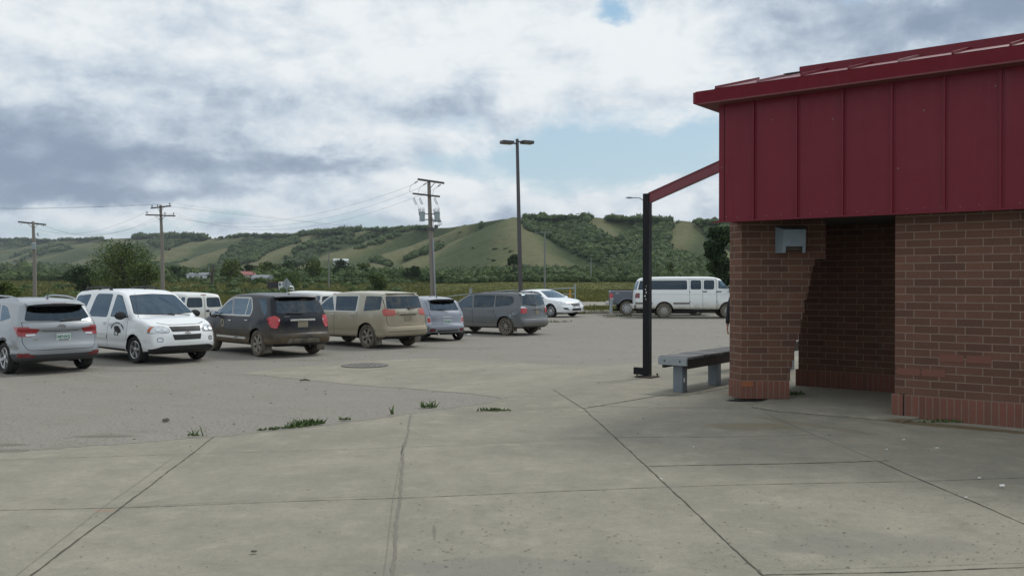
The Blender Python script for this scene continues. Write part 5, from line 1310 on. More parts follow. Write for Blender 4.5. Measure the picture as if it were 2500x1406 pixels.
def _red(n, b):
    p = n.pos(); b.inputs['Roughness'].default_value = .38; b.inputs['Specular IOR Level'].default_value = .3
    x, y, z = n.sep(p); nz = n.noise(n.comb(n.mul(x, 2.), n.mul(y, 2.), n.mul(z, .35)), 1.2, 5., .6); st = n.noise(n.comb(n.mul(x, 9.), n.mul(y, 9.), n.mul(z, .5)), 1.5, 4., .6)
    c = n.mix(nz, (.122, .006, .016), (.178, .010, .024)); c = n.mix(n.ss(st, .55, .8, 0., .35), c, (.20, .03, .045))
    n.put(b.inputs['Roughness'], n.lin(st, .3, .7, .32, .52)); n.put(b.inputs['Normal'], n.bump(n.noise(p, 1.3, 3.), .5, .06)); return c
M['redmetal'] = material('red_metal', _red)
M['roofgrey'] = material('weathered_roof', col=(.28, .15, .16), rough=.4, metal=.2)
M['soffit'] = material('dark_soffit', col=(.05, .045, .042), rough=.9)
M['blackpost'] = material('black_painted_steel', col=(.006, .006, .009), rough=.45, spec=.25)
M['beamred'] = material('faded_red_steel', col=(.20, .045, .06), rough=.5)
M['galv'] = material('galvanised_cover', fn=lambda n, b: n.mix(n.noise(n.coord(), 12., 5., .6), (.19, .245, .28), (.28, .34, .38)), rough=.5, metal=.3)
def build_building():
    t = empty('brick_building', (WC.x, WC.y, 0.), -R(38)); tag(t, 'brick entrance building with a deep dark red metal fascia on the right', 'building')
    # everything below in the building's own frame: x along the wall, y into it
    ZT = 2.72
    def wall(b, p, q, z0, z1, u0=0.):
        """upright quad p->q (2-D, local) with bricks running along it"""
        L = (Vector(q)-Vector(p)).length
        b.poly([(p[0], p[1], z0), (q[0], q[1], z0), (q[0], q[1], z1), (p[0], p[1], z1)], uv=[(u0, z0), (u0+L, z0), (u0+L, z1), (u0, z1)])
    def block(outl, z0, z1, name, mat, closed=True, u0=0.):
        b = MB(); n = len(outl); u = u0
        for i in range(n if closed else n-1):
            p, q = outl[i], outl[(i+1) % n]; wall(b, p, q, z0, z1, u); u += (Vector(q)-Vector(p)).length
        b.poly([(p[0], p[1], z1) for p in outl], uv=[(p[0], p[1]) for p in outl]); b.poly([(p[0], p[1], z0) for p in outl][::-1], uv=[(p[0], p[1]) for p in outl][::-1])
        return b.build(name, mat, t, fix=False)
    zs = .30
    main = [(0, 0), (9, 0), (9, 2.1), (9, 2.55), (0, 2.55)]
    block([(0, 0), (9, 0), (9, 2.44), (0, 2.44)], zs, ZT, 'wall', M['brick'], u0=.07)
    block([(-.035, -.02), (9.02, -.02), (9.02, 2.43), (-.035, 2.43)], -.04, zs, 'brick_base', M['soldier'])
    block([(-2.17, 2.45), (9, 2.45), (9, 2.75), (-2.17, 2.75)], zs, ZT, 'recess_wall', M['brick'], u0=.15)
    block([(-2.21, 2.43), (-.03, 2.43), (-.03, 2.76), (-2.21, 2.76)], -.04, zs, 'brick_base', M['soldier'])
    # the pier stands turned towards the lot: front square to the path, right edge stepping out course by course
    iM = Matrix.Rotation(R(38), 4, 'Z')
    def w2l(x, y): return iM.to_3x3() @ Vector((x-WC.x, y-WC.y, 0))
    A = w2l(3.392, 13.1); pt_ = Matrix.Translation(A) @ iM
    D = .30
    def xr(z): return .63+.215*z
    stairs = []; z = zs
    while z < 2.05-1e-6:
        x = round(xr(z+.05)/.03)*.03; stairs += [(x, z), (x, z+.1)]; z += .1
    stairs += [(1.24, z), (1.24, ZT)]
    outl = [(0, zs)]+stairs+[(0, ZT)]
    bk = Vector((-.095, .33, 0)); b = MB()
    b.poly([(p[0], 0, p[1]) for p in outl], uv=[(p[0]+.21, p[1]) for p in outl])
    b.poly([(p[0], D, p[1]) for p in outl][::-1], uv=[(p[0], p[1]) for p in outl][::-1])
    for i in range(len(outl)-1):
        p, q = outl[i], outl[i+1]
        if p == q: continue
        b.poly([(p[0], 0, p[1]), (q[0], 0, q[1]), (q[0], D, q[1]), (p[0], D, p[1])][::-1], uv=[(.2, p[1]), (.2, q[1]), (.5, q[1]), (.5, p[1])][::-1])
    wall(b, (bk.x, bk.y), (0, 0), zs, ZT, .17); wall(b, (.1, D), (bk.x, bk.y), zs, ZT, .6)
    pr = b.build('pier', M['brick'], t, fix=False); pr.matrix_local = pt_
    b = MB(); e_ = w2l(4.12, 14.75)-w2l(3.392, 13.1); e_ = iM.inverted().to_3x3() @ e_  # unseen wall added behind the pier, keeps side light out of the recess
    dv = (Vector((e_.x, e_.y))-Vector((.32, D))).normalized(); nv = Vector((-dv.y, dv.x))*.05
    P_ = [Vector((.32, D))+nv, Vector((.32, D))-nv, Vector((e_.x, e_.y))-nv, Vector((e_.x, e_.y))+nv]
    for i in range(4): wall(b, P_[i], P_[(i+1) % 4], .0, ZT, .1*i)
    sw = b.build('added_shade_wall', M['brick'], t, fix=False); sw.matrix_local = pt_
    q = block([(-.004, -.012), (.705, -.012), (.705, D), (bk.x-.012, bk.y)], .035, zs, 'brick_base', M['soldier'], u0=.02); q.matrix_local = pt_
    b = MB(); rn = random.Random(4)
    b.poly([(.06+.30*math.cos(a)*rn.uniform(.7, 1.1), -.01+.12*math.sin(a)*rn.uniform(.6, 1.1), .018) for a in [i*math.pi/8 for i in range(16)]])
    q = b.build('washed_out_gap', M['hole'], t); q.matrix_local = pt_
    q = MB(); q.box((.085, -.016, .255), (.165, .008, .075)); q = q.build('replacement_brick', M['brickorange'], t); q.matrix_local = pt_
    # odd replaced bricks
    for (x, zc, l, m) in ((.51, .865+.0, .29, 'brickred'), (.82, .865, .29, 'brickred'), (.0, .665, .29, 'brickred'), (.30, .665, .29, 'brickred')):
        q = MB(); q.box((x+.145+.02, -.0015, zc-.065), (l-.01, .008, .088)); q.build('replacement_brick', M[m], t)
    q = MB(); q.box((.115, -.024, .15), (.012, .012, .30)); q.box((.10, -.001, .30), (.07, .01, .012)); q.build('wall_crack', M['hole'], t)
    # soffit and the dark inside of the porch
    b = MB(); b.box((3.3, 2.4, 2.70), (11.26, 5.2, .06)); b.build('soffit', M['soffit'], t)
    # fascia
    z0, z1 = 2.63, 4.30; xl = -2.35; yf = -.25
    b = MB(); b.box((xl+5.675, yf+.06, (z0+z1)/2), (11.35, .12, z1-z0)); b.box((xl+.06, 2.5, (z0+z1)/2), (.12, 5.26, z1-z0))
    b.box((9.06, 2.5, (z0+z1)/2), (.12, 5.26, z1-z0)); b.box((xl+5.675, 5.2, (z0+z1)/2), (11.35, .12, z1-z0)); b.build('fascia', M['redmetal'], t)
    for i, x in enumerate([-1.822+.6155*k for k in range(0, 18)]):
        b = MB(); b.box((x, yf-.018, (z0+z1)/2), (.026, .036, z1-z0-.004)); b.box((x+.02, yf-.004, (z0+z1)/2), (.03, .006, z1-z0-.004)); b.build('panel_seam', M['redmetal'], t)
    b = MB(); b.box((xl+.085, yf-.003, (z0+z1)/2), (.006, .006, z1-z0)); b.build('corner_trim', M['hole'], t)
    b = MB(); b.box((xl+5.66, yf-.012, z0-.006), (11.4, .05, .018)); b.box((xl-.06, yf+.03, z0-.012), (.12, .02, .01)); b.build('drip_edge', M['redmetal'], t)
    b = MB(); rn = random.Random(2)
    for k in range(36):
        x = xl+.1+k*.205+rn.uniform(-.02, .02); b.box((x, yf-.004, z0+.04+rn.uniform(0, .02)), (.014, .008, .014))
    for (x, z) in ((-1.55, 4.0), (-.72, 3.92), (-.6, 2.9), (.4, 3.9), (.1, 3.2), (1.2, 4.1), (-2.3, 3.4)): b.box((x, yf-.004, z), (.02, .01, .02))
    b.build('rivets', M['galvdull'], t)['kind'] = 'stuff'
    # gutter band
    ye = -.5; xe = -2.62
    prof = [(ye+.02, 4.32), (ye-.02, 4.48), (ye+.02, 4.485), (ye+.06, 4.33)]
    b = MB(); k0 = b.verts([(xe+.03, y, z) for y, z in prof]); k1 = b.verts([(9.2, y, z) for y, z in prof])
    for j in range(4): b.face((k0+j, k0+(j+1) % 4, k1+(j+1) % 4, k1+j))
    b.face([k0+j for j in range(4)]); b.face([k1+j for j in range(4)][::-1])
    b.box((xe+.0, 2.2, 4.40), (.05, 5.36, .16))
    b.build('gutter', M['redmetal'], t)
    b = MB(); b.box((3.3, 2.35, 4.31), (11.8, 5.66, .02)); b.build('eave_soffit', M['eave'], t)
    # roof planes: low slope up from the gutter, standing ribs, then the set-back upper band
    s_ = .262; b = MB()
    def rz(y): return 4.49+(y-ye)*s_
    xa = -2.33; y1 = 1.1; x2 = 9.1
    b.poly([(xa, ye+.05, rz(ye+.05)), (x2, ye+.05, rz(ye+.05)), (x2, y1, rz(y1)), (xa, y1, rz(y1))]); b.poly([(xa, ye+.05, 4.40), (xa, ye+.05, rz(ye+.05)), (xa, y1, rz(y1)), (xa, y1, 4.40)])
    b.poly([(xa, y1, 4.33), (xa, y1, rz(y1)), (x2, y1, rz(y1)), (x2, y1, 4.33)])
    b.build('roof', M['redmetal'], t)
    for k in range(19):
        x = xa+.02+.6155*k; b = MB(); h = .035
        b.prism([(x-.012, ye+.05, rz(ye+.05)), (x+.012, ye+.05, rz(ye+.05)), (x+.012, ye+.05, rz(ye+.05)+h), (x-.012, ye+.05, rz(ye+.05)+h)], (0, y1-ye-.05, (y1-ye-.05)*s_)); b.build('roof_rib', M['roofgrey'] if k % 3 == 1 else M['redmetal'], t)
    xs2 = -1.47
    b = MB(); yb = .55; b.box((xs2+5.3, yb+.04, rz(yb)+.035), (10.6, .08, .15)); b.box((xs2+.05, yb+1.2, rz(yb)+.035), (.1, 2.3, .15)); b.build('upper_band', M['redmetal'], t)
    b = MB(); b.box((xs2-.10, yb+.06, rz(yb)+.045), (.3, .05, .02)); b.build('flashing', M['black'], t)
    # steel light cover on the pier, a thing of its own
    lc = empty('wall_light_cover', (4.10, 13.08, 2.38), 0.); tag(lc, 'blue-grey folded steel light cover fixed high on the brick pier', 'light cover')
    b = MB(); w = .215; 
    back = [(-w, 0, .20), (w, 0, .20), (w, 0, -.20), (-w, 0, -.20)]
    A = [(-w, 0, .19), (w, 0, .19), (w-.045, -.20, .14), (-w+.06, -.20, .14)]
    C_ = [(-w+.0, 0, -.20), (w, 0, -.20), (w-.055, -.20, -.20), (-w+.045, -.20, -.20)]
    b.poly([A[0], A[3], A[2], A[1]]); b.poly([A[3], C_[3], C_[0], A[0]]); b.poly([A[1], C_[1], C_[2], A[2]])
    f0, f1, f2, f3 = A[3], A[2], C_[2], C_[3]
    def lerp(p, q, s): return tuple(p[i]+(q[i]-p[i])*s for i in range(3))
    hl = lerp(f0, f3, .72); hr = lerp(f1, f2, .72)
    b.poly([f0, hl, hr, f1]); a1 = lerp(hl, hr, .13); a2 = lerp(hl, hr, .87); c1 = lerp(f3, f2, .13); c2 = lerp(f3, f2, .87)
    b.poly([hl, f3, c1, a1]); b.poly([a2, c2, f2, hr])
    o = b.build('cover', M['galv'], lc); sm = o.modifiers.new('s', 'SOLIDIFY'); sm.thickness = .006
    b = MB(); b.box((0, -.07, -.06), (.26, .13, .20)); b.build('lamp_body', M['lampbrown'], lc)
    # old white scuffs on the brick
    return t
M['hole'] = material('dark_gap', col=(.008, .007, .006), rough=1.)
M['brickred'] = material('new_red_brick', fn=lambda n, b: n.mix(n.noise(n.pos(), 20., 4., .6), (.165, .070, .050), (.20, .08, .058)), rough=.9)
M['brickorange'] = material('orange_brick', fn=lambda n, b: n.mix(n.noise(n.pos(), 20., 4., .6), (.26, .085, .04), (.33, .12, .055)), rough=.9)
M['galvdull'] = material('dull_rivet', col=(.22, .09, .09), rough=.6)
M['eave'] = material('eave_lining', col=(.16, .05, .05), rough=.8)
M['lampbrown'] = material('lamp_body_brown', col=(.07, .06, .045), rough=.7)
def build_posts():
    c = gp(1580, 921); t = empty('canopy_post', (c.x, c.y, g(c.x, c.y)), -R(38)); tag(t, 'black square steel post standing alone in front of the white passenger van', 'post')
    hz = 3.36; b = MB(); b.box((0, 0, hz/2+.02), (.125, .125, hz)); b.build('post', M['blackpost'], t, bevel=.006)
    b = MB(); b.box((0, .0, .018), (.34, .34, .02)); b.build('base_plate', M['rusty'], t, bevel=.003)
    for sx in (-1, 1):
        for sy in (-1, 1): q = MB(); q.lathe([(.012, 0), (.012, .05), (.02, .05), (.02, .03), (0, .06)], 8, Matrix.Translation((sx*.135, sy*.135, .02))); q.build('bolt', M['rusty'], t)
    b = MB(); b.box((-.17, .0, .11), (.20, .07, .13)); b.build('bracket', M['blackpost'], t)
    rn = random.Random(9)
    for (dx, z, s_) in ((0.0, 1.62, .035), (.012, 1.56, .04), (-.012, 1.50, .045), (.005, 1.44, .03), (.015, 1.68, .02)):
        b = MB(); b.poly([(dx-.0+s_*.6*rn.uniform(.5, 1)*math.cos(a)*.6, -.0632, z+s_*.6*rn.uniform(.5, 1.1)*math.sin(a)) for a in [i*math.pi/4 for i in range(8)]]); b.build('sticker_remnant', M['white'], t)
    # the rafter from the post up to the fascia
    p0 = Vector((c.x, c.y, 3.30)); d = Vector((U2.x, U2.y, 0)); p1 = Vector((c.x, c.y, 0))+d*3.2; p1.z = 3.30+3.2*.335
    t2 = empty('canopy_beam', (c.x, c.y, 3.3)); tag(t2, 'faded red steel beam sloping from the black post up to the building', 'beam')
    b = MB(); b.bar(p0-Vector((c.x, c.y, 3.3))+d*.05, p1-Vector((c.x, c.y, 3.3)), .08, .16); b.build('beam', M['beamred'], t2)
    b = MB(); q = [Vector((0, 0, 0)), d*3.2+Vector((0, 0, 3.2*.335))]; off = Vector((0, 0, -.085)); b.bar(q[0]+off+d*.05, q[1]+off, .11, .014); b.bar(q[0]-off+d*.05, q[1]-off, .11, .014); b.build('flange', M['beamred'], t2)
    # bench: weathered planks across on steel box legs, its long side running away towards the back
    c = gp(1677, 960); t = empty('bench', (c.x, c.y, g(c.x, c.y)), -R(38)); tag(t, 'weathered plank bench on square steel legs beside the brick pier', 'bench')
    Ln = 5.1; ht = .58; wd = .49; ox = -.43
    for i in range(int(Ln/.145)):
        b = MB(); y = -.10+.145*i; rn = random.Random(i); b.box((ox+wd/2, y+.07, ht-.019+rn.uniform(-.002, .002)), (wd+rn.uniform(-.02, .02), .130, .038)); b.build('plank', M['oldwood'], t, bevel=.004)
    b = MB(); b.box((ox+wd/2, -.125, ht-.075), (wd+.01, .04, .125)); eb = b.build('end_board', M['endwood'], t, bevel=.005)
    for x in (.11, .38): q = MB(); q.box((ox+x, -.148, ht-.07), (.022, .008, .022)); q.build('bolt', M['black'], eb)
    for x in (ox+.05, ox+wd-.03):
        b = MB(); b.box((x, Ln/2-.1, ht-.115), (.045, Ln-.06, .15)); b.build('side_rail', M['darkwood'], t, bevel=.004)
    for y in (.09, 1.35, 2.61, 3.87, 4.8):
        b = MB(); b.box((ox+wd/2+.02, y, (ht-.12)/2), (.17, .17, ht-.12)); b.build('leg', M['legsteel'], t, bevel=.012)
    b = MB(); b.poly([(ox+wd/2+.108, .06+.03*math.cos(a), .20+.045*math.sin(a)) for a in [i*math.pi/4 for i in range(8)]]); b.build('paint_mark', M['white'], t)
M['rusty'] = material('rusty_plate', fn=lambda n, b: n.mix(n.noise(n.coord(), 14., 4.), (.03, .025, .022), (.09, .055, .04)), rough=.8)
def _oldwood(n, b):
    p = n.coord(); x, y, z = n.sep(p); gr = n.noise(n.comb(n.mul(x, 3.), n.mul(y, 50.), n.mul(z, 50.)), 1., 5., .7); b.inputs['Roughness'].default_value = .85
    oi = n.n.new('ShaderNodeObjectInfo'); r_ = n.lin(oi.outputs['Random'], 0., 1., .55, 1.15)
    return n.mix(1., n.mix(gr, (.07, .07, .072), (.27, .275, .28)), n.comb(r_, r_, r_), 'MULTIPLY')
M['oldwood'] = material('grey_weathered_plank', _oldwood)
M['endwood'] = material('grey_painted_board', fn=lambda n, b: n.mix(n.noise(n.coord(), 20., 5., .7), (.20, .225, .235), (.34, .37, .385)), rough=.8)
M['darkwood'] = material('dark_stained_rail', col=(.035, .026, .022), rough=.8)
M['legsteel'] = material('blue_grey_steel', fn=lambda n, b: n.mix(n.noise(n.coord(), 8., 5., .6), (.13, .155, .18), (.20, .23, .255)), rough=.55, metal=.2)
# ------------------------------------------------------------------ valley side, woods, meadow growth
def _attr(n, nm):
    a = n.n.new('ShaderNodeAttribute'); a.attribute_name = nm; return a.outputs['Fac']
def _hill(n, b):
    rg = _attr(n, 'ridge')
    b.inputs['Roughness'].default_value = .95; b.inputs['Specular IOR Level'].default_value = .1
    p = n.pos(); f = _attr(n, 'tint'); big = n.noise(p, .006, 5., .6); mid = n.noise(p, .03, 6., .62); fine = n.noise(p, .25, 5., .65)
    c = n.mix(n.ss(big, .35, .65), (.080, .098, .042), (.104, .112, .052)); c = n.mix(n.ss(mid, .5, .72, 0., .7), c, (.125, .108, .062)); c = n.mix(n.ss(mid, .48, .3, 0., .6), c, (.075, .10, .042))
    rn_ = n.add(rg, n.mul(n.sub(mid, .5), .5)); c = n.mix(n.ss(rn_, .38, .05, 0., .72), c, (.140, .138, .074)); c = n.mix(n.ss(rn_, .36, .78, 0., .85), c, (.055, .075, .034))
    c = n.mix(n.ss(fine, .3, .7), n.mix(1., c, (.78, .8, .78), 'MULTIPLY'), n.mix(1., c, (1.16, 1.15, 1.12), 'MULTIPLY'))
    e = n.add(f, n.mul(n.sub(n.noise(p, .05, 5., .7), .5), .6))
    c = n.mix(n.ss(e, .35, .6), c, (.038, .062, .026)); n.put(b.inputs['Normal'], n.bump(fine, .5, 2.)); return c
def _leaf(lo, hi, yel):
    def fn(n, b):
        b.inputs['Roughness'].default_value = .8; b.inputs['Specular IOR Level'].default_value = .2
        t = _attr(n, 'tint'); c = n.mix(t, lo, hi); return n.mix(n.ss(t, .86, 1.), c, yel)
    return fn
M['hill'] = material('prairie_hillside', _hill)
M['wood'] = material('woodland_leaves', _leaf((.034, .058, .022), (.090, .130, .042), (.13, .16, .055)))
M['leaf'] = material('tree_leaves', _leaf((.032, .055, .014), (.120, .165, .040), (.19, .21, .06)))
M['darkleaf'] = material('dark_tree_leaves', _leaf((.014, .028, .012), (.045, .075, .026), (.07, .10, .035)))
M['weed'] = material('weeds', _leaf((.075, .085, .028), (.200, .200, .062), (.30, .25, .085)))
M['bark'] = material('bark', fn=lambda n, b: n.mix(n.noise(n.coord(), 6., 5.), (.05, .042, .035), (.11, .095, .08)), rough=.95)
M['deadbark'] = material('dead_branches', col=(.10, .085, .08), rough=.95)
def ico(sub):
    bm = bmesh.new(); bmesh.ops.create_icosphere(bm, subdivisions=sub, radius=1.)
    V = np.array([v.co[:] for v in bm.verts]); Fc = np.array([[v.index for v in f.verts] for f in bm.faces]); bm.free(); return V, Fc
def clumps(name, P, rad, hgt, mat, sub=1, rough=.35, label=None, parent=None, tint=None, cards=0, csize=.35):
    """many ragged crowns in one mesh: P (n,3) bases"""
    V0, F0 = ico(sub); n = len(P); m = len(V0); k = len(F0)
    j = 1+RNG.normal(0, rough, (n, m, 1)).clip(-.5, .8)
    V = V0[None]*j; ang = RNG.uniform(0, 6.28, n); c, s = np.cos(ang), np.sin(ang)
    x = V[..., 0]*c[:, None]-V[..., 1]*s[:, None]; y = V[..., 0]*s[:, None]+V[..., 1]*c[:, None]
    V = np.stack([x*rad[:, None], y*rad[:, None], (V[..., 2]*.5+.42)*hgt[:, None]], -1)+P[:, None, :]
    Fc = (F0[None]+(np.arange(n)*m)[:, None, None]).reshape(-1, 3)
    tb = (tint if tint is not None else RNG.beta(2, 2.2, n)); t = tb[:, None]-.12+RNG.normal(0, .1, (n, m))
    if not cards: return mesh_np(name, V.reshape(-1, 3), Fc, mat, parent, attr=t.reshape(-1).clip(0, 1))
    # leaf sprays standing off the crown
    d = RNG.normal(0, 1, (n, cards, 3)); d[..., 2] = np.abs(d[..., 2])*1.1-.25; d /= np.linalg.norm(d, axis=2)[..., None]; k_ = RNG.uniform(.82, 1.12, (n, cards, 1))
    c = P[:, None, :]+d*k_*np.stack([rad, rad, hgt*.5], -1)[:, None, :]; c[..., 2] += hgt[:, None]*.42
    s_ = (rad[:, None, None]*csize*RNG.uniform(.6, 1.4, (n, cards, 1))); T = np.stack([c+s_*RNG.normal(0, .6, (n, cards, 3)) for _ in range(3)], 2)
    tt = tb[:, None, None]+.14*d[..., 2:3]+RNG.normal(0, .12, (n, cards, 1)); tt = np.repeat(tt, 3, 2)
    V2 = np.concatenate([V.reshape(-1, 3), T.reshape(-1, 3)]); F2 = np.concatenate([Fc, np.arange(n*cards*3).reshape(-1, 3)+n*m])
    return mesh_np(name, V2, F2, mat, parent, attr=np.concatenate([t.reshape(-1), tt.reshape(-1)]).clip(0, 1))
CREST = np.array([(-900, 600, 3400), (-300, 596, 3000), (0, 589, 2600), (60, 586, 2500), (100, 589, 2400), (200, 586, 2200), (330, 581, 1950), (450, 580, 1750), (500, 584, 1700), (600, 577, 1500), (700, 579, 1400), (760, 573, 1330), (850, 568, 1220),
                  (950, 562, 1100), (1040, 558, 1000), (1100, 556, 930), (1180, 543, 840), (1230, 535, 790), (1290, 533, 750), (1400, 535, 730), (1500, 535, 710), (1580, 539, 690), (1640, 545, 680), (1700, 543, 660), (1780, 548, 640), (2000, 545, 620), (2600, 530, 600), (3600, 520, 600)], float)
FOOT = np.array([(-900, 2400), (0, 1900), (300, 1250), (500, 950), (700, 760), (900, 600), (1100, 480), (1300, 430), (1800, 400), (3600, 400)], float)
SPURS = [[(562, 584, 1.), (469, 603, .72), (400, 634, .4), (360, 660, .1)], [(640, 590, .86), (558, 608, .66), (469, 635, .36), (430, 656, .12)], [(760, 574, .97), (664, 612, .55), (609, 643, .22)], [(960, 577, .88), (879, 606, .6), (800, 634, .3)], [(242, 588, 1.), (117, 610, .66), (0, 652, .22)],
         [(1255, 534, .99), (1268, 560, .75), (1300, 612, .4), (1345, 672, .03)], [(1225, 541, .95), (1160, 573, .8), (1075, 612, .55), (1010, 642, .28), (965, 670, .05)],
         [(1135, 552, 1.), (1070, 577, .85), (1000, 602, .65), (935, 634, .35), (900, 664, .08)], [(1455, 533, 1.), (1462, 556, .82), (1485, 585, .62)],
         [(1668, 542, 1.), (1660, 575, .78), (1625, 612, .48), (1580, 655, .12)], [(1830, 542, 1.), (1800, 585, .72), (1770, 635, .33), (1745, 672, .05)],
         [(1010, 558, 1.), (930, 585, .8), (830, 617, .52), (770, 642, .27), (725, 664, .06)], [(905, 562, 1.), (800, 582, .8), (705, 606, .58), (645, 628, .33), (610, 655, .08)],
         [(780, 572, 1.), (690, 590, .8), (610, 612, .5)], [(610, 579, 1.), (510, 592, .82), (420, 614, .55), (375, 642, .28), (340, 668, .05)],
         [(520, 584, 1.), (450, 600, .75), (405, 612, .5)], [(480, 586, 1.), (360, 598, .82), (250, 622, .55), (165, 648, .25), (110, 668, .05)],
         [(420, 584, 1.), (300, 590, .9), (180, 612, .6), (60, 642, .3), (-20, 662, .08)], [(300, 585, 1.), (190, 598, .8), (80, 616, .55), (-40, 648, .2)],
         [(180, 588, 1.), (80, 602, .8), (-60, 630, .5), (-150, 662, .1)], [(60, 588, 1.), (-60, 606, .75), (-220, 650, .2)], [(2050, 545, 1.), (2000, 600, .6), (1960, 670, .05)], [(2350, 538, 1.), (2300, 600, .6), (2250, 670, .05)], [(2700, 530, 1.), (2650, 600, .6), (2600, 670, .05)]]
GRASS = [[(832, 566), (735, 588), (648, 618), (655, 628), (745, 600), (842, 578)], [(838, 592), (740, 612), (650, 636), (660, 644), (750, 620), (842, 602)], [(955, 566), (895, 586), (785, 622), (790, 632), (900, 596), (962, 576)], [(985, 586), (880, 612), (815, 630), (820, 640), (885, 622), (990, 596)], [(570, 580), (470, 598), (400, 626), (410, 636), (478, 608), (575, 590)],
         [(960, 672), (1010, 636), (1110, 596), (1180, 560), (1240, 540), (1275, 556), (1330, 585), (1400, 632), (1490, 668), (1300, 664), (1050, 664)], [(1440, 536), (1500, 536), (1475, 556), (1500, 590), (1450, 570), (1425, 548)],
         [(1640, 545), (1700, 545), (1725, 585), (1730, 612), (1690, 625), (1640, 612), (1625, 580)], [(1548, 622), (1572, 590), (1580, 622)], [(880, 625), (1000, 560), (1130, 556), (1080, 590), (960, 650)]]
WOODS = [[(1275, 535), (1430, 530), (1440, 560), (1500, 592), (1560, 560), (1520, 535), (1640, 545), (1625, 600), (1640, 625), (1740, 640), (1800, 690), (900, 690), (1000, 668), (1300, 668), (1500, 668), (1400, 622), (1330, 580), (1280, 558)],
         [(1700, 545), (1790, 545), (1800, 620), (1740, 600)], [(535, 645), (560, 605), (600, 585), (640, 590), (650, 615), (620, 640), (560, 652)], [(640, 600), (700, 585), (740, 590), (720, 605), (660, 622)],
         [(690, 632), (740, 590), (830, 570), (860, 580), (800, 605), (760, 640), (700, 650)], [(840, 590), (950, 565), (1010, 562), (930, 590), (860, 610)], [(900, 640), (960, 620), (1050, 600), (1080, 605), (1000, 635), (950, 650)],
         [(400, 578), (500, 586), (450, 594), (400, 612), (350, 592)], [(0, 586), (160, 588), (60, 600), (0, 606)], [(200, 662), (330, 640), (440, 655), (420, 690), (0, 690), (0, 660), (100, 665)]]
HILLV = {}
def build_hills():
    pxs = np.arange(-900, 3601, 6.); ts = np.concatenate([np.linspace(0, 1, 84), 1+np.array([.04, .12, .25, .5, .9])])
    D1 = np.interp(pxs, CREST[:, 0], CREST[:, 2]); D0 = np.interp(pxs, FOOT[:, 0], FOOT[:, 1]); cy = np.interp(pxs, CREST[:, 0], CREST[:, 1])
    zc = H+(HY-cy)/F*D1
    T, PX = np.meshgrid(ts, pxs, indexing='ij'); Y = D0[None]+(D1-D0)[None]*T; X = (PX-CX)/F*Y
    z0 = 2.; tt = np.clip(T, 0, 1); base = z0-.5+(zc[None]-z0)*(.06*tt+.64*tt**3.+.30*tt**8)
    best = np.full(X.shape, -1e9); dn = np.full(X.shape, 1e9); dn2 = np.full(X.shape, 1e9)
    for sp in SPURS:
        P = []
        for px, py, t in sp:
            d0 = np.interp(px, FOOT[:, 0], FOOT[:, 1]); d1 = np.interp(px, CREST[:, 0], CREST[:, 2]); y = d0+(d1-d0)*t; P.append(((px-CX)/F*y, y, H+(HY-py)/F*y))
        sc = P[0][1]/750.; ds = np.full(X.shape, 1e9)
        for a, b in zip(P, P[1:]):
            a, b = np.array(a), np.array(b); d = b[:2]-a[:2]; L2 = d@d
            u = np.clip(((X-a[0])*d[0]+(Y-a[1])*d[1])/L2, 0, 1); dd = np.hypot(X-a[0]-u*d[0], Y-a[1]-u*d[1]); zz = a[2]+(b[2]-a[2])*u
            w = 9*sc; tz = zz-.46*(np.sqrt(dd**2+w*w)-w)
            best = np.maximum(best, tz); ds = np.minimum(ds, dd/sc)
        dn2 = np.minimum(dn2, np.maximum(dn, ds)); dn = np.minimum(dn, ds)
    k = 2.2+Y/600.; Z = k*np.log(np.exp(np.clip((base-best)/k, -40, 40))+1)+best; Z = np.minimum(Z, np.maximum(zc[None]*(.55+.45*tt)+1.5, base))
    # small ribs and hummocks
    def nz(s, o):
        a = (X/s+o, Y/s+o*2); return np.sin(a[0]*1.7+np.sin(a[1]*1.3))*np.sin(a[1]*1.9+np.cos(a[0]*1.1))
    Z += (nz(31, 1)*1.0+nz(13, 5)*.45+nz(70, 3)*1.5)*np.clip(T*5, 0, 1)*np.clip((1.0-T)*4+.15, 0, 1)*(Y/900)
    Z[-5:] = zc[None]-(ts[-5:, None]-1)*1.5; Z[83] = zc
    Z[0] = 0.
    PY = HY-(Z-H)/Y*F
    wood = np.zeros(X.shape)
    rat = 2*dn/(dn+dn2+1e-6); gul = np.where(PX > 1000, S((dn-34)/20)*S((base-best+20)/16), S((rat-.72)/.2)*S((dn-9)/8)*S((np.sin(PX*.021+PY*.05)+np.sin(PX*.007-PY*.09)+.1)/.8))
    wood = np.where(T < .98, gul, 0)
    for P in WOODS:
        x0, x1 = min(p[0] for p in P), max(p[0] for p in P)
        for j in np.where((pxs >= x0) & (pxs <= x1))[0]:
            for i in range(84):
                if inpoly(PX[i, j], PY[i, j], P): wood[i, j] = max(wood[i, j], .95)
    for P in GRASS:
        x0, x1 = min(p[0] for p in P), max(p[0] for p in P)
        for j in np.where((pxs >= x0) & (pxs <= x1))[0]:
            for i in range(84):
                if inpoly(PX[i, j], PY[i, j], P): wood[i, j] = 0.
    wood[T > 1.01] = 0
    nx = len(pxs); ny = len(ts); idx = np.arange(nx*ny).reshape(ny, nx)
    Fc = np.stack([idx[:-1, :-1], idx[:-1, 1:], idx[1:, 1:], idx[1:, :-1]], -1).reshape(-1, 4)
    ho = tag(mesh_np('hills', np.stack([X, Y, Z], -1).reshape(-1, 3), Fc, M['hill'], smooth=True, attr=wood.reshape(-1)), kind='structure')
    ra = ho.data.attributes.new('ridge', 'FLOAT', 'POINT'); ra.data.foreach_set('value', np.clip(2*dn/(dn+dn2+1e-6)*np.clip(dn/14, 0, 1), 0, 1).astype(np.float32).reshape(-1))
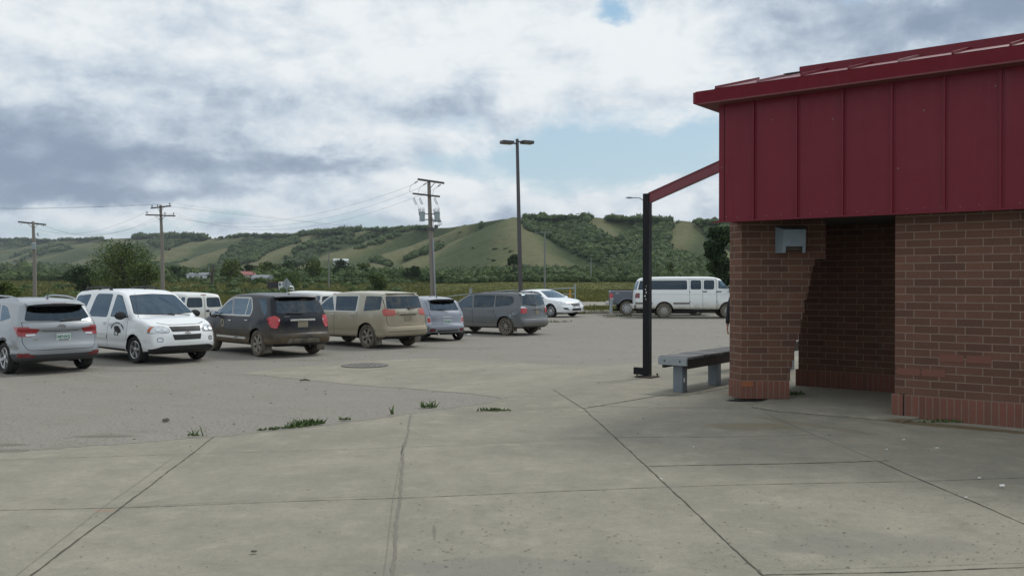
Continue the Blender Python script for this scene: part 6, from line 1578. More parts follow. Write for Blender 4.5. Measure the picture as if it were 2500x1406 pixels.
    # woods on the slopes
    cand = np.argwhere((wood > .45) & (PX > -60) & (PX < 2100) & (T < 1.))
    area = (D1-D0)[None]*np.ones_like(T)/84*Y*6/F
    w = area[cand[:, 0], cand[:, 1]]*(900/Y[cand[:, 0], cand[:, 1]])**1.6*wood[cand[:, 0], cand[:, 1]]; w /= w.sum()
    pick = cand[RNG.choice(len(cand), 11000, p=w)]
    i, j = pick[:, 0], pick[:, 1]; i2 = np.minimum(i+1, ny-1); j2 = np.minimum(j+1, nx-1); u, v = RNG.random(len(i)), RNG.random(len(i))
    def bi(A): return A[i, j]*(1-u)*(1-v)+A[i2, j]*u*(1-v)+A[i, j2]*(1-u)*v+A[i2, j2]*u*v
    x, y, z = bi(X), bi(Y), bi(Z); r = RNG.uniform(1.7, 3.6, len(i))*(y/700)**.35; h = r*RNG.uniform(1.2, 2.1, len(i))
    tag(clumps('woodland', np.stack([x, y, z-.4], -1), r, h, M['wood'], 1, .12, cards=22, csize=.27), 'woods filling the coulees of the valley side', 'woodland', kind='stuff')
    # the crest line's bushes and trees
    xs = []; 
    for a, b, k, hh in ((0, 250, 150, 6), (330, 500, 150, 9), (500, 600, 25, 4), (560, 760, 110, 6), (740, 880, 120, 8), (880, 1050, 110, 6), (1285, 1420, 150, 5), (1425, 1440, 18, 7), (1480, 1530, 60, 5.5), (1535, 1625, 80, 6.5), (1655, 1670, 4, 3.5), (1690, 1800, 90, 5), (1800, 2400, 100, 6), (-700, 0, 200, 8)):
        for q in RNG.uniform(a, b, k): xs.append((q, hh*RNG.uniform(.6, 1.25)))
    xs = np.array(xs); d = np.interp(xs[:, 0], CREST[:, 0], CREST[:, 2])*RNG.uniform(.985, 1.01, len(xs)); zz = np.interp(xs[:, 0], pxs, zc)
    tag(clumps('crest_bushes', np.stack([(xs[:, 0]-CX)/F*d, d, zz-1.6], -1), xs[:, 1]*.6*(d/900)**.5, xs[:, 1]*(d/1200)**.4, M['wood'], 1, .14, cards=22, csize=.27), 'dark bushes standing along the skyline of the hills', 'bushes', kind='stuff')
    # scattered single bushes on the grass
    g_ = []
    for px, py in ((1068+90, 604), (1205, 608), (1212, 607), (1234, 608), (1247, 615), (1192, 633), (1208, 637), (1120, 570), (1162, 562), (450, 612), (515, 602), (930, 596)):
        j = int(round((px-pxs[0])/6)); i = int(np.argmin(np.abs(PY[:80, j]-py))); g_.append((X[i, j], Y[i, j], Z[i, j]))
    g_ = np.array(g_); tag(clumps('hill_scrub', g_-np.array([0, 0, .3]), RNG.uniform(1.2, 2.4, len(g_)), RNG.uniform(1., 2., len(g_)), M['wood'], 1, .3), 'few dark scrub patches on the open hillside', 'scrub', kind='stuff')
def leaves(n, lobes, size, rn, tintbias=0.):
    """quads scattered in ellipsoid shells -> V, F, tint"""
    L = np.array(lobes); w = L[:, 3]*L[:, 4]; k = rn.choice(len(L), n, p=w/w.sum()); d = rn.normal(0, 1, (n, 3)); d /= np.linalg.norm(d, axis=1)[:, None]
    r = rn.uniform(.25, 1.06, n)**.55
    c = L[k, :3]+d*r[:, None]*np.stack([L[k, 3], L[k, 3], L[k, 4]], -1)
    a = rn.normal(0, 1, (n, 3)); a /= np.linalg.norm(a, axis=1)[:, None]; b = np.cross(a, rn.normal(0, 1, (n, 3))); b /= np.linalg.norm(b, axis=1)[:, None]
    s = size*rn.uniform(.5, 1.25, (n, 1)); V = np.stack([c-a*s-b*s*.6, c+a*s-b*s*.5, c+a*s*.9+b*s*.6, c-a*s*.7+b*s*.7], 1)
    lt = rn.uniform(.15, .75, len(L))[k]
    t = np.clip(lt+rn.normal(0, .16, n)+tintbias, 0, 1)
    return V.reshape(-1, 3), np.arange(n*4).reshape(-1, 4), np.repeat(t, 4)
def tree(name, x, y, h, w, label, cat='tree', n=1800, size=.22, mat='leaf', seed=1, group=None, trunk=.35, low=.22, bias=0., z=None, bare=False, nl=13):
    rn = np.random.default_rng(seed); t = empty(name, (x, y, g(x, y) if z is None else z)); tag(t, label, cat, group)
    b = MB(); r0 = trunk; top = (rn.uniform(-.3, .3), rn.uniform(-.3, .3), h*.72); b.tube([(0, 0, -.3), (top[0]*.3, top[1]*.3, h*.3), top], [r0, r0*.7, r0*.2], 7)
    lobes = []
    for i in range(nl):
        a = rn.uniform(0, 6.28); f = rn.uniform(0, 1)**.6; u = rn.uniform(low, 1.)
        env = math.sin(math.pi*min(1, max(.05, (u-low*.4)/(1.08-low*.4))))**.6
        rr = w/2*env*f*.72; q = w*rn.uniform(.13, .25)
        cx, cy, cz = rr*math.cos(a), rr*math.sin(a), h*min(u, .92)-q*.35; lobes.append((cx, cy, cz, q, q*.75))
        s = rn.uniform(.15, .6); b.tube([(top[0]*s, top[1]*s, h*s*.72), (cx*.55, cy*.55, cz*.8+h*.05), (cx, cy, cz)], [r0*.35, r0*.2, r0*.06], 5)
    b.build('trunk', M['deadbark' if bare else 'bark'], t, smooth=True)
    if not bare:
        V, Fc, tt = leaves(n, lobes, size, rn, bias); mesh_np('crown', V, Fc, M[mat], t, attr=tt)
    return t
def pos_tree(px, Y, ytop, pw, label, **k):
    x = col_x(px, Y); gz = g(x, Y); h = H+(HY-ytop)/F*Y-gz; return tree(k.pop('name', 'tree'), x, Y, h, pw/F*Y, label, **k)
def build_trees():
    pos_tree(302, 165, 588, 190, 'broad green tree with a spreading crown, left of the taller utility pole', name='spreading_tree', n=8500, size=.15, seed=3, nl=40, trunk=.4, low=.12)
    pos_tree(352, 158, 640, 120, 'lower green bush tree leaning out at the right foot of the broad tree', name='bush_tree', n=3500, size=.17, seed=5, nl=14, low=.1)
    pos_tree(205, 190, 648, 95, 'small dark tree at the left of the broad spreading tree', name='small_tree', n=2500, size=.2, mat='darkleaf', seed=7)
    pos_tree(1757, 95, 548, 92, 'tall dark tree rising behind the white van beside the brick pier', name='tall_tree', n=7000, size=.14, mat='darkleaf', seed=9, nl=30, low=.1)
    pos_tree(517, 230, 636, 46, 'bare dead tree in front of the white farmhouse', name='dead_tree', seed=12, bare=True, nl=26, trunk=.28, low=.3)
    pos_tree(565, 300, 634, 62, 'rounded yellow-green tree between the farmhouse and the red-roofed house', name='round_tree', n=1800, size=.3, seed=14, bias=.18)
    pos_tree(1255, 330, 620, 44, 'dark rounded tree standing above the hedge just left of the tall lamp pole', name='round_tree', n=1600, size=.3, mat='darkleaf', seed=16)
    pos_tree(10, 75, 688, 90, 'bright green bush at the left edge behind the silver SUV', name='bush', cat='bush', n=2600, size=.1, seed=18, low=.05, trunk=.08, bias=.15)
    pos_tree(915, 190, 652, 66, 'loose green willow bush left of the transformer pole', name='willow_bush', cat='bush', n=2600, size=.16, seed=20, low=.08, trunk=.12)
    pos_tree(1005, 300, 648, 50, 'dark bush right behind the foot of the transformer pole', name='bush', cat='bush', n=1200, size=.26, mat='darkleaf', seed=22, low=.1)
    pos_tree(700, 215, 664, 78, 'green bush spreading behind the dump truck', name='bush', cat='bush', n=2400, size=.17, seed=24, low=.05, trunk=.1)
    pos_tree(1640, 330, 640, 48, 'rounded green bush seen between the black post and the tall dark tree', name='bush', cat='bush', n=1100, size=.3, seed=25, low=.1)
    lab = ['leafy tree of the wooded belt, behind the red-roofed house', 'leafy tree of the wooded belt, above the grey-roofed house', 'leafy tree of the wooded belt, above the dump truck', 'leafy tree of the wooded belt, left of the thin grey pole',
           'leafy tree of the wooded belt, right of the thin grey pole', 'leafy tree of the wooded belt, left of the willow bush', 'leafy tree left of the white farmhouse', 'leafy tree just right of the tall utility pole']
    for i, (px, yt, w) in enumerate(((606, 645, 46), (655, 638, 60), (700, 636, 60), (765, 632, 62), (830, 634, 60), (885, 640, 50), (442, 650, 50), (415, 645, 44))):
        pos_tree(px, 335+(i % 3)*18, yt, w*1.1, lab[i], name='belt_tree', n=1300, size=.32, mat='leaf' if i % 2 else 'darkleaf', seed=30+i, group='trees of the wooded belt by the houses')
    # hedge belts: one ragged mass
    P = []; Rr = []; Hh = []
    def belt(a, b, y0, y1, n, r, h):
        for _ in range(n):
            px = RNG.uniform(a, b); Y = RNG.uniform(y0, y1); x = col_x(px, Y); P.append((x, Y, g(x, Y)-.3)); Rr.append(RNG.uniform(*r)); Hh.append(RNG.uniform(*h))
    belt(1000, 2300, 320, 400, 900, (1.5, 3.4), (2.6, 6.0)); belt(1080, 2300, 300, 330, 420, (1.2, 2.6), (1.8, 3.6)); belt(380, 1000, 330, 420, 620, (1.8, 3.8), (3., 6.5)); belt(420, 1000, 290, 330, 260, (1.2, 2.4), (1.2, 2.4))
    belt(430, 1000, 150, 290, 60, (.7, 1.5), (1.2, 2.2)); belt(-100, 430, 120, 260, 36, (.6, 1.3), (1., 1.8)); belt(620, 700, 150, 200, 30, (.8, 2.), (.8, 1.6)); belt(-300, 420, 420, 520, 500, (2.5, 5.), (3.5, 6.5)); belt(1480, 2300, 400, 430, 220, (2., 4.), (5., 9.)); belt(-200, 240, 900, 1300, 500, (5., 10.), (12., 24.))
    P = np.array(P); o = clumps('hedgerow', P, np.array(Rr), np.array(Hh), M['wood'], 1, .12, cards=70, csize=.22, tint=RNG.beta(2.6, 2., len(P)).clip(0, .9)); tag(o, 'belt of scrub and hedge at the far side of the meadow', 'hedgerow', kind='stuff')
    # rough growth in the meadow
    def tufts(name, n, ya, yb, xa, xb, h0, h1, wd, lab, pw=1.7, bl_=4, cond=None, bias=0.):
        Y = ya+(yb-ya)*RNG.random(n)**pw; PX = RNG.uniform(xa, xb, n); X = (PX-CX)/F*Y
        if cond: k = cond(X, Y); X, Y = X[k], Y[k]; n = len(X)
        z = G(X, Y)-.06; patch = .5+.5*np.sin(X*.21+np.sin(Y*.09)*2)*np.sin(Y*.13+np.cos(X*.15)*1.5)
        hh = (h0+(h1-h0)*RNG.random(n))*(.55+.75*patch); V = np.zeros((n, bl_, 3, 3))
        a = RNG.uniform(0, 6.28, (n, bl_)); lean = RNG.normal(0, .3, (n, bl_, 2)); off = RNG.normal(0, wd*1.2, (n, bl_, 2))
        for q, sg in ((0, -1), (1, 1)):
            V[..., q, 0] = X[:, None]+off[..., 0]+sg*np.cos(a)*wd*.5; V[..., q, 1] = Y[:, None]+off[..., 1]+sg*np.sin(a)*wd*.5; V[..., q, 2] = z[:, None]
        V[..., 2, 0] = X[:, None]+off[..., 0]+lean[..., 0]*hh[:, None]; V[..., 2, 1] = Y[:, None]+off[..., 1]+lean[..., 1]*hh[:, None]; V[..., 2, 2] = z[:, None]+hh[:, None]*RNG.uniform(.6, 1., (n, bl_))
        t = np.clip(.25+.4*patch+RNG.normal(0, .2, n)+bias, 0, 1); m = n*bl_
        tag(mesh_np(name, V.reshape(-1, 3), np.arange(m*3).reshape(-1, 3), M['weed'], attr=np.repeat(t, bl_*3)), lab, 'grass', kind='stuff')
    out = lambda X, Y: ~((X > -34) & (Y < np.interp(X, [-34, -30, -16, -6, 1, 4, 34], [38, 46.5, 56.5, 58.5, 54, 50.5, 50.5])))
    tufts('tall_weeds', 30000, 45, 330, -200, 1050, .45, 1.15, .22, 'tall weeds and rough grass filling the field beyond the parked cars', cond=out)
    road = lambda X, Y: out(X, Y) & ~((X > 3) & (Y > np.interp(X, [3, 45], [65, 57])) & (Y < np.interp(X, [3, 45], [80.5, 71]))) & ~((X > 3.8) & (Y > 52.8) & (Y < 55.8))
    tufts('meadow_grass', 26000, 51, 320, 1000, 2100, .10, .36, .25, 'yellow-green meadow grass beyond the road', cond=road, bias=.1)
def weeds(px, py, n, r, h, label, name='weed_clump', group='weeds in the slab joints', seed=1, rot=0.):
    c = gp(px, py); rn = np.random.default_rng(seed); a = rn.uniform(0, 6.28, n); d = rn.random(n)**.6; X = d*np.cos(a)*r[0]; Y = d*np.sin(a)*r[1]
    X, Y = X*math.cos(rot)-Y*math.sin(rot), X*math.sin(rot)+Y*math.cos(rot)
    hh = h*rn.uniform(.25, 1., n)**1.5; b = MB()
    for i in range(n):
        th = rn.uniform(0, 6.28); w = .012*rn.uniform(.6, 1.6); lx, ly = rn.normal(0, .6, 2)*hh[i]; dx, dy = math.cos(th)*w, math.sin(th)*w
        b.poly([(X[i]-dx, Y[i]-dy, 0), (X[i]+dx, Y[i]+dy, 0), (X[i]+lx*.6+dx*.8, Y[i]+ly*.6+dy*.8, hh[i]*.7), (X[i]+lx, Y[i]+ly, hh[i])])
    o = b.build(name, M['greenweed'], None, fix=False); o.location = (c.x, c.y, g(c.x, c.y)+.012); tag(o, label, 'weeds', group)
M['greenweed'] = material('fresh_weed', fn=lambda n, b: n.mix(n.noise(n.coord(), 12., 3.), (.045, .085, .02), (.10, .15, .04)), rough=.8)
# ------------------------------------------------------------------ poles, lines, small things
def _wood(n, b):
    p = n.coord(); x, y, z = n.sep(p); gr = n.noise(n.comb(n.mul(x, 12.), n.mul(y, 12.), n.mul(z, .6)), 1.5, 5., .6); b.inputs['Roughness'].default_value = .9
    return n.mix(gr, (.17, .15, .135), (.31, .275, .245))
M['polewood'] = material('pole_wood', _wood); M['arm'] = material('crossarm_wood', col=(.10, .09, .085), rough=.9)
M['insul'] = material('insulator', col=(.07, .08, .09), rough=.3); M['tank'] = material('transformer_grey', col=(.30, .36, .38), rough=.45)
M['wire'] = material('wire', col=(.10, .10, .105), rough=.6); M['lamppole'] = material('bronze_steel', col=(.075, .07, .072), rough=.45, metal=.3)
M['conduit'] = material('grey_conduit', col=(.30, .33, .36), rough=.5); M['galvpost'] = material('galvanised_post', col=(.30, .34, .36), rough=.5, metal=.2)
M['yellow'] = material('yellow_orange_paint', col=(.52, .27, .04), rough=.6)
def insulator(t, p, h=.28, name='insulator'):
    b = MB(); b.lathe([(.02, 0), (.02, h*.35), (.10, h*.4), (.05, h*.55), (.085, h*.62), (.04, h*.8), (.06, h*.86), (0, h)], 10, Matrix.Translation(p)); b.build(name, M['insul'], t, smooth=True)
def build_poles():
    tops = {}
    # left pole: one arm, small box
    Y = 125; x = col_x(85, Y); g0 = g(x, Y); zt = H+(HY-541)/F*Y; t = empty('utility_pole', (x, Y, g0)); tag(t, 'leftmost wooden utility pole with a single crossarm and a grey box', 'utility pole')
    hh = zt-g0; b = MB(); b.tube([(0, 0, -.3), (-.02, 0, hh*.5), (-.22, 0, hh)], [.27, .24, .18], 12); b.build('pole', M['polewood'], t, smooth=True)
    b = MB(); b.bar((-2.25, -.1, hh-.06), (1.35, .5, hh-.42), .16, .22); b.build('crossarm', M['arm'], t)
    b = MB(); b.bar((-1.0, 0, hh-.25), (-.1, -.1, hh-1.0), .05); b.bar((.55, 0, hh-.4), (-.1, -.1, hh-1.0), .05); b.build('brace', M['arm'], t)
    b = MB(); b.lathe([(.0, -.45), (.26, -.45), (.27, .4), (.2, .48), (0, .5)], 14, Matrix.Translation((.12, -.45, H+(HY-601)/F*Y-g0))); b.build('transformer', M['tank'], t, smooth=True)
    b = MB(); b.bar((.2, -.1, hh-1.9), (.5, -.1, hh-1.7), .04); b.bar((.5, -.1, hh-1.6), (.55, -.1, hh-2.1), .09); b.build('cutout', M['insul'], t)
    for q in (-1.9, 1.2): insulator(t, (q, 0, hh-.52 if q < 0 else hh-.75), .2)
    tops['L'] = [Vector((x+q, Y, zt+dz)) for q, dz in ((-2.1, 0), (1.3, -.4), (.2, -.1))]
    # second pole: two arms set at an angle to each other
    Y = 92; x = col_x(392, Y); g0 = g(x, Y); zt = H+(HY-501)/F*Y; hh = zt-g0; t = empty('utility_pole', (x, Y, g0)); tag(t, 'wooden utility pole with two crossarms standing behind the white minivan', 'utility pole')
    b = MB(); b.tube([(.25, 0, -.3), (.2, 0, hh*.5), (.02, 0, hh)], [.21, .18, .13], 12); b.build('pole', M['polewood'], t, smooth=True)
    b = MB(); b.bar((-.9, -.2, hh-.34), (1.18, -.2, hh-.10), .13, .13); b.build('crossarm', M['arm'], t)
    b = MB(); b.bar((-1.45, -.2, hh-1.02), (1.62, -.2, hh-1.14), .13, .13); b.build('crossarm', M['arm'], t)
    b = MB()
    for p, q in (((-.25, -.25, hh-.3), (.0, -.2, hh-.62)), ((.45, -.25, hh-.22), (.1, -.2, hh-.78)), ((-.5, -.25, hh-1.08), (.0, -.2, hh-1.5)), ((.62, -.25, hh-1.12), (.12, -.2, hh-1.65))): b.bar(p, q, .035)
    b.build('brace', M['arm'], t)
    ins = [(-.78, hh-.26), (-.2, hh-.2), (1.05, hh-.04), (-1.3, hh-.94), (.55, hh-1.04), (1.45, hh-1.07)]
    for q, z in ins: insulator(t, (q, -.2, z), .26)
    tops['M'] = [Vector((x+q, Y-.2, g0+z+.26)) for q, z in ins]
    # third pole: transformers
    Y = 64; x0 = col_x(1059, Y); g0 = g(x0, Y); zt = H+(HY-440)/F*Y; hh = zt-g0; xt = col_x(1047, Y)-x0; t = empty('transformer_pole', (x0, Y, g0)); tag(t, 'leaning wooden pole with two crossarms and two grey transformers', 'utility pole')
    def ax(z): return xt*(z/hh)
    b = MB(); b.tube([(0, 0, -.3), (ax(hh*.5), 0, hh*.5), (xt, 0, hh)], [.19, .17, .12], 14); b.build('pole', M['polewood'], t, smooth=True)
    b = MB(); b.bar((xt-.78, -.22, hh+.03), (xt+1.13, -.22, hh-.25), .13, .14); b.build('crossarm', M['arm'], t)
    z2 = H+(HY-479)/F*Y-g0
    b = MB(); b.bar((xt-1.13, -.2, z2+.16), (xt+.82, -.2, z2-.06), .11, .12); b.build('crossarm', M['arm'], t)
    b = MB(); b.bar((xt+.5, -.2, hh-.18), (xt+.1, -.15, hh-.62), .04); b.build('brace', M['arm'], t)
    for px, py in ((1028, 525), (1068, 525)):
        cx = col_x(px+7 if px < 1050 else px, Y)-x0-(.1 if px < 1050 else 0); cz = H+(HY-py-5)/F*Y-g0
        b = MB(); b.lathe([(0, -.33), (.19, -.33), (.205, .28), (.225, .29), (.225, .33), (.1, .38), (0, .38)], 18, Matrix.Translation((cx, -.28, cz))); tr = b.build('transformer', M['tank'], t, smooth=True)
        for q in (-.14, -.0, .13):
            b = MB(); b.lathe([(.02, 0), (.035, .05), (.02, .1), (.035, .14), (.02, .2), (.012, .3), (0, .3)], 8, Matrix.Translation((cx+q, -.28, cz+.36))); b.build('bushing', M['insul'], tr, smooth=True)
        b = MB(); b.tube([(cx-.2, -.3, cz+.1), (cx-.24, -.3, cz+.55)], .03, 6); b.build('arrester', M['insul'], tr)
        b = MB(); b.bar((cx, -.25, cz+.2), (ax(cz), -.1, cz+.2), .06); b.bar((cx, -.25, cz-.2), (ax(cz), -.1, cz-.2), .06); b.build('bracket', M['arm'], tr)
    b = MB(); b.box((ax(5.2)+.45, -.3, H+(HY-541)/F*Y-g0), (.6, .3, .08)); b.build('shelf', M['arm'], t)
    zc = H+(HY-558)/F*Y-g0
    b = MB(); rn = random.Random(3)
    for i in range(7):
        a = cx+rn.uniform(-.1, .28) if i < 5 else ax(zc)-.45+.1*i
        b.tube([(a, -.35, zc+rn.uniform(.6, .9)), (a+.05+rn.uniform(0, .15), -.4, zc+.3), (ax(zc)+.2, -.35, zc-rn.uniform(.1, .3)), (ax(zc), -.2, zc)], .014, 5)
    b.lathe([(.0, -.12), (.13, -.1), (.15, .05), (.08, .14), (0, .15)], 10, Matrix.Translation((ax(zc)+.42, -.3, zc+.1))); b.box((ax(zc), -.2, zc-.02), (.5, .16, .16))
    b.build('service_cables', M['wire'], t, smooth=True)
    zk = H+(HY-583)/F*Y-g0
    b = MB(); b.tube([(ax(zk)+.16, -.22, zk), (.19, -.22, -.1)], .055, 8); b.build('conduit', M['conduit'], t, smooth=True)
    dead = []
    for (q, dz, ex, ez) in ((-.75, -.05, -1.25, -.46), (-.12, -.18, -.62, -.62), (.9, -.28, .42, -.72)):
        b = MB(); a = Vector((xt+q, -.25, hh+dz-.05)); e = Vector((xt+ex, -.5, hh+ez)); b.tube([a, e], .014, 5)
        for s_ in (.12, .26, .4): b.lathe([(.0, -.03), (.06, -.01), (.06, .01), (0, .03)], 8, Matrix.Translation(a.lerp(e, s_)) @ (e-a).to_track_quat('Z', 'Y').to_matrix().to_4x4())
        b.build('strain_insulator', M['insul'], t, smooth=True); dead.append(Vector((x0, Y, g0))+e)
        b = MB(); b.tube([e, e+Vector((-.1, 0, -.35)), e+Vector((.15, .1, -.6))], .01, 5); b.build('jumper', M['wire'], t)
    for q in (-1.05, -.62, .45):
        b = MB(); a = Vector((xt+q, -.3, z2-.12)); b.tube([a, a+Vector((.05, 0, -.08)), a+Vector((.22, -.05, -.5)), a+Vector((.14, -.05, -.52)), a+Vector((-.05, 0, -.1))], .022, 6); b.build('fuse_cutout', M['insul'], t)
    for q in (-1.0, .45):
        b = MB(); b.tube([(xt+q+.2, -.35, z2-.6), (xt+q+.35, -.35, z2-1.0), (xt+q*.6+.2, -.3, z2-1.35)], .009, 5); b.build('jumper', M['wire'], t)
    # wires
    def wire(a, b_, sag, label, grp):
        p = MB(); pts = [a.lerp(b_, i/24)-Vector((0, 0, sag*4*(i/24)*(1-i/24))) for i in range(25)]; p.tube(pts, .0068 if a.y < 100 else .009, 5); o = p.build('power_line', M['wire'], None, smooth=True); tag(o, label, 'power line', grp)
    mt = tops['M']
    for k, (i, d) in enumerate(((3, 0), (4, 1), (5, 2))): wire(mt[i], dead[d], 1.9+.2*k, 'sagging wire from the lower arm of the middle pole to the transformer pole', 'wires between the middle pole and the transformer pole')
    for k, i in enumerate((0, 1, 2)):
        far = at(1010, 561+k*3, 260); wire(mt[i], far, .4, 'long wire running right from the top arm of the middle pole towards the hills', 'wires running off to the hills')
        lf = at(-400, 498+k*7, 70); wire(lf, mt[i], .3, 'wire entering from the left edge to the top arm of the middle pole', 'wires at the left edge')
    for k, i in enumerate((3, 4, 5)): wire(tops['L'][k], mt[i], 2.0, 'sagging wire from the leftmost pole to the lower arm of the middle pole', 'wires between the two left poles')
    # parking lot lamp with two shoebox heads
    Y = 55; x = col_x(1272, Y); g0 = g(x, Y); hh = H+(HY-340)/F*Y-g0; xt = col_x(1262.5, Y)-x; t = empty('lot_lamp', (x, Y, g0)); tag(t, 'tall bronze parking lot lamp pole with two box heads, leaning slightly', 'street lamp')
    b = MB(); b.tube([(0, 0, 0), (xt*.5, 0, hh*.5), (xt, 0, hh)], [.14, .12, .095], 4); b.build('pole', M['lamppole'], t)
    for cx, cy, px0 in ((-.62, -.55, 1239), (.62, .35, 1288)):
        m = Matrix.Rotation(R(28), 3, 'Z'); c = Vector((xt+cx, cy, hh-.30 if cx < 0 else hh-.16)); b = MB(); b.box(c, (.76, .52, .19), M=m); b.bar((xt, 0, c.z), c, .09); h_ = b.build('lamp_head', M['lamppole'], t, bevel=.02)
        b = MB(); b.box(c-Vector((0, 0, .10)), (.5, .36, .02), M=m); b.build('lens', M['lampglass'], h_)
    # cobra-head street lamp behind the post
    Y = 58; x = col_x(1581, Y); g0 = g(x, Y); z = H+(HY-483)/F*Y-g0; t = empty('street_lamp', (x, Y, g0)); tag(t, 'slender street lamp with a curved arm and cobra head, mostly behind the black post', 'street lamp')
    b = MB(); b.tube([(0, 0, 0), (0, 0, z-.7)], [.09, .06], 10); b.build('pole', M['galvpost'], t, smooth=True)
    b = MB(); b.tube([(0, 0, z-.9), (-.12, 0, z-.3), (-.5, 0, z-.02), (-1.0, 0, z)], .035, 8); b.build('arm', M['galvpost'], t, smooth=True)
    b = MB(); b.lathe([(0, -.28), (.07, -.24), (.11, -.05), (.09, .12), (.04, .2), (0, .2)], 12, Matrix.Translation((-1.15, 0, z)) @ Matrix.Rotation(R(90), 4, 'Y') @ Matrix.Diagonal((.6, 1, 1, 1))); b.build('lamp_head', M['galv'], t, smooth=True)
    # thin distant poles
    for px, yt, Y, lab, arm in ((1330, 565, 150, 'slim pale pole with one crossarm beyond the tall lamp pole', 1), (1443, 629, 300, 'short plain pole in the meadow to the right of the lamp pole', 0), (803, 613, 240, 'thin grey pole standing by the wooded belt', 0), (510, 650, 330, 'distant thin pole just above the white farmhouse', 0), (597, 655, 330, 'distant thin pole just above the red-roofed house', 0)):
        x = col_x(px, Y); g0 = g(x, Y); z = H+(HY-yt)/F*Y-g0; t = empty('distant_pole', (x, Y, g0)); tag(t, lab, 'utility pole', 'distant poles')
        b = MB(); b.tube([(0, 0, 0), (0, 0, z)], [.20, .15] if Y > 200 else [.17, .13], 8); b.build('pole', M['palewood'], t, smooth=True)
        if arm:
            b = MB(); b.bar((-1.7, 0, z-.25), (1.2, 0, z-.1), .12); b.build('crossarm', M['palewood'], t)
            for q in (-1.6, .1, 1.1): insulator(t, (q, 0, z-.15), .22)
M['palewood'] = material('pale_wood', col=(.20, .21, .20), rough=.9); M['lampglass'] = material('lamp_glass', col=(.32, .28, .24), rough=.3)
def build_fences():
    Y = 76
    def P(px, z): x = col_x(px, Y); return Vector((x, Y, g(x, Y)+z))
    t = empty('pipe_gate', (0, 0, 0)); tag(t, 'pipe gate with two horizontal rails and a yellow-orange upright behind the white sedan', 'gate')
    b = MB(); b.tube([P(1318, 1.22), P(1404, 1.28)], .045, 8); b.build('rail', M['galvpost'], t, smooth=True)
    b = MB(); b.tube([P(1318, .72), P(1404, .78)], .035, 8); b.build('rail', M['galvpost'], t, smooth=True)
    b = MB(); b.tube([P(1404, -.1), P(1404, 1.62)], .075, 10); b.build('gate_post', M['galvpost'], t, smooth=True)
    b = MB(); b.box(P(1392, .68), (.16, .1, .9)); b.build('upright', M['yellow'], t)
    Y = 74
    t = empty('pipe_fence', (0, 0, 0)); tag(t, 'sloping pipe rail with a square grey post behind the lilac hatchback', 'fence')
    b = MB(); b.tube([P(960, .72), P(1062, .85), P(1148, 1.15), P(1240, 1.3), P(1318, 1.25)], .04, 8); b.build('rail', M['galvpost'], t, smooth=True)
    b = MB(); b.box(P(1149, .75), (.24, .24, 1.7)); b.build('fence_post', M['galvpost'], t)
    # bollard by the van
    c = gp(1491, 775); t = empty('bollard', (c.x, c.y, g(c.x, c.y))); tag(t, 'grey steel bollard in a concrete footing left of the black post', 'bollard')
    b = MB(); b.tube([(0, 0, .1), (.04, 0, .86)], .075, 14); b.build('post', M['galvpost'], t, smooth=True); b = MB(); b.lathe([(.09, 0), (.095, .10), (.08, .12), (0, .12)], 14, Matrix.Translation((.045, 0, .84))); b.build('cap', M['galvpost'], t, smooth=True)
    b = MB(); b.lathe([(.23, -.02), (.20, .18), (.17, .2), (0, .2)], 10); b.build('footing', M['concrete'], t)
    # back of a diamond sign
    Y = 88; x = col_x(700, Y); g0 = g(x, Y); t = empty('road_sign', (x, Y, g0), R(50)); tag(t, 'grey back of a diamond road sign turned edge-on in front of the dump truck', 'road sign')
    zc = H+(HY-693)/F*Y-g0; s_ = .62
    b = MB(); b.prism([(0, .02, zc-s_), (s_, .02, zc), (0, .02, zc+s_), (-s_, .02, zc)], (0, .006, 0)); b.build('sign_plate', M['galvpost'], t); b = MB(); b.box((0, -.02, zc/2), (.07, .06, zc+s_*1.6)); b.build('post', M['galvpost'], t)
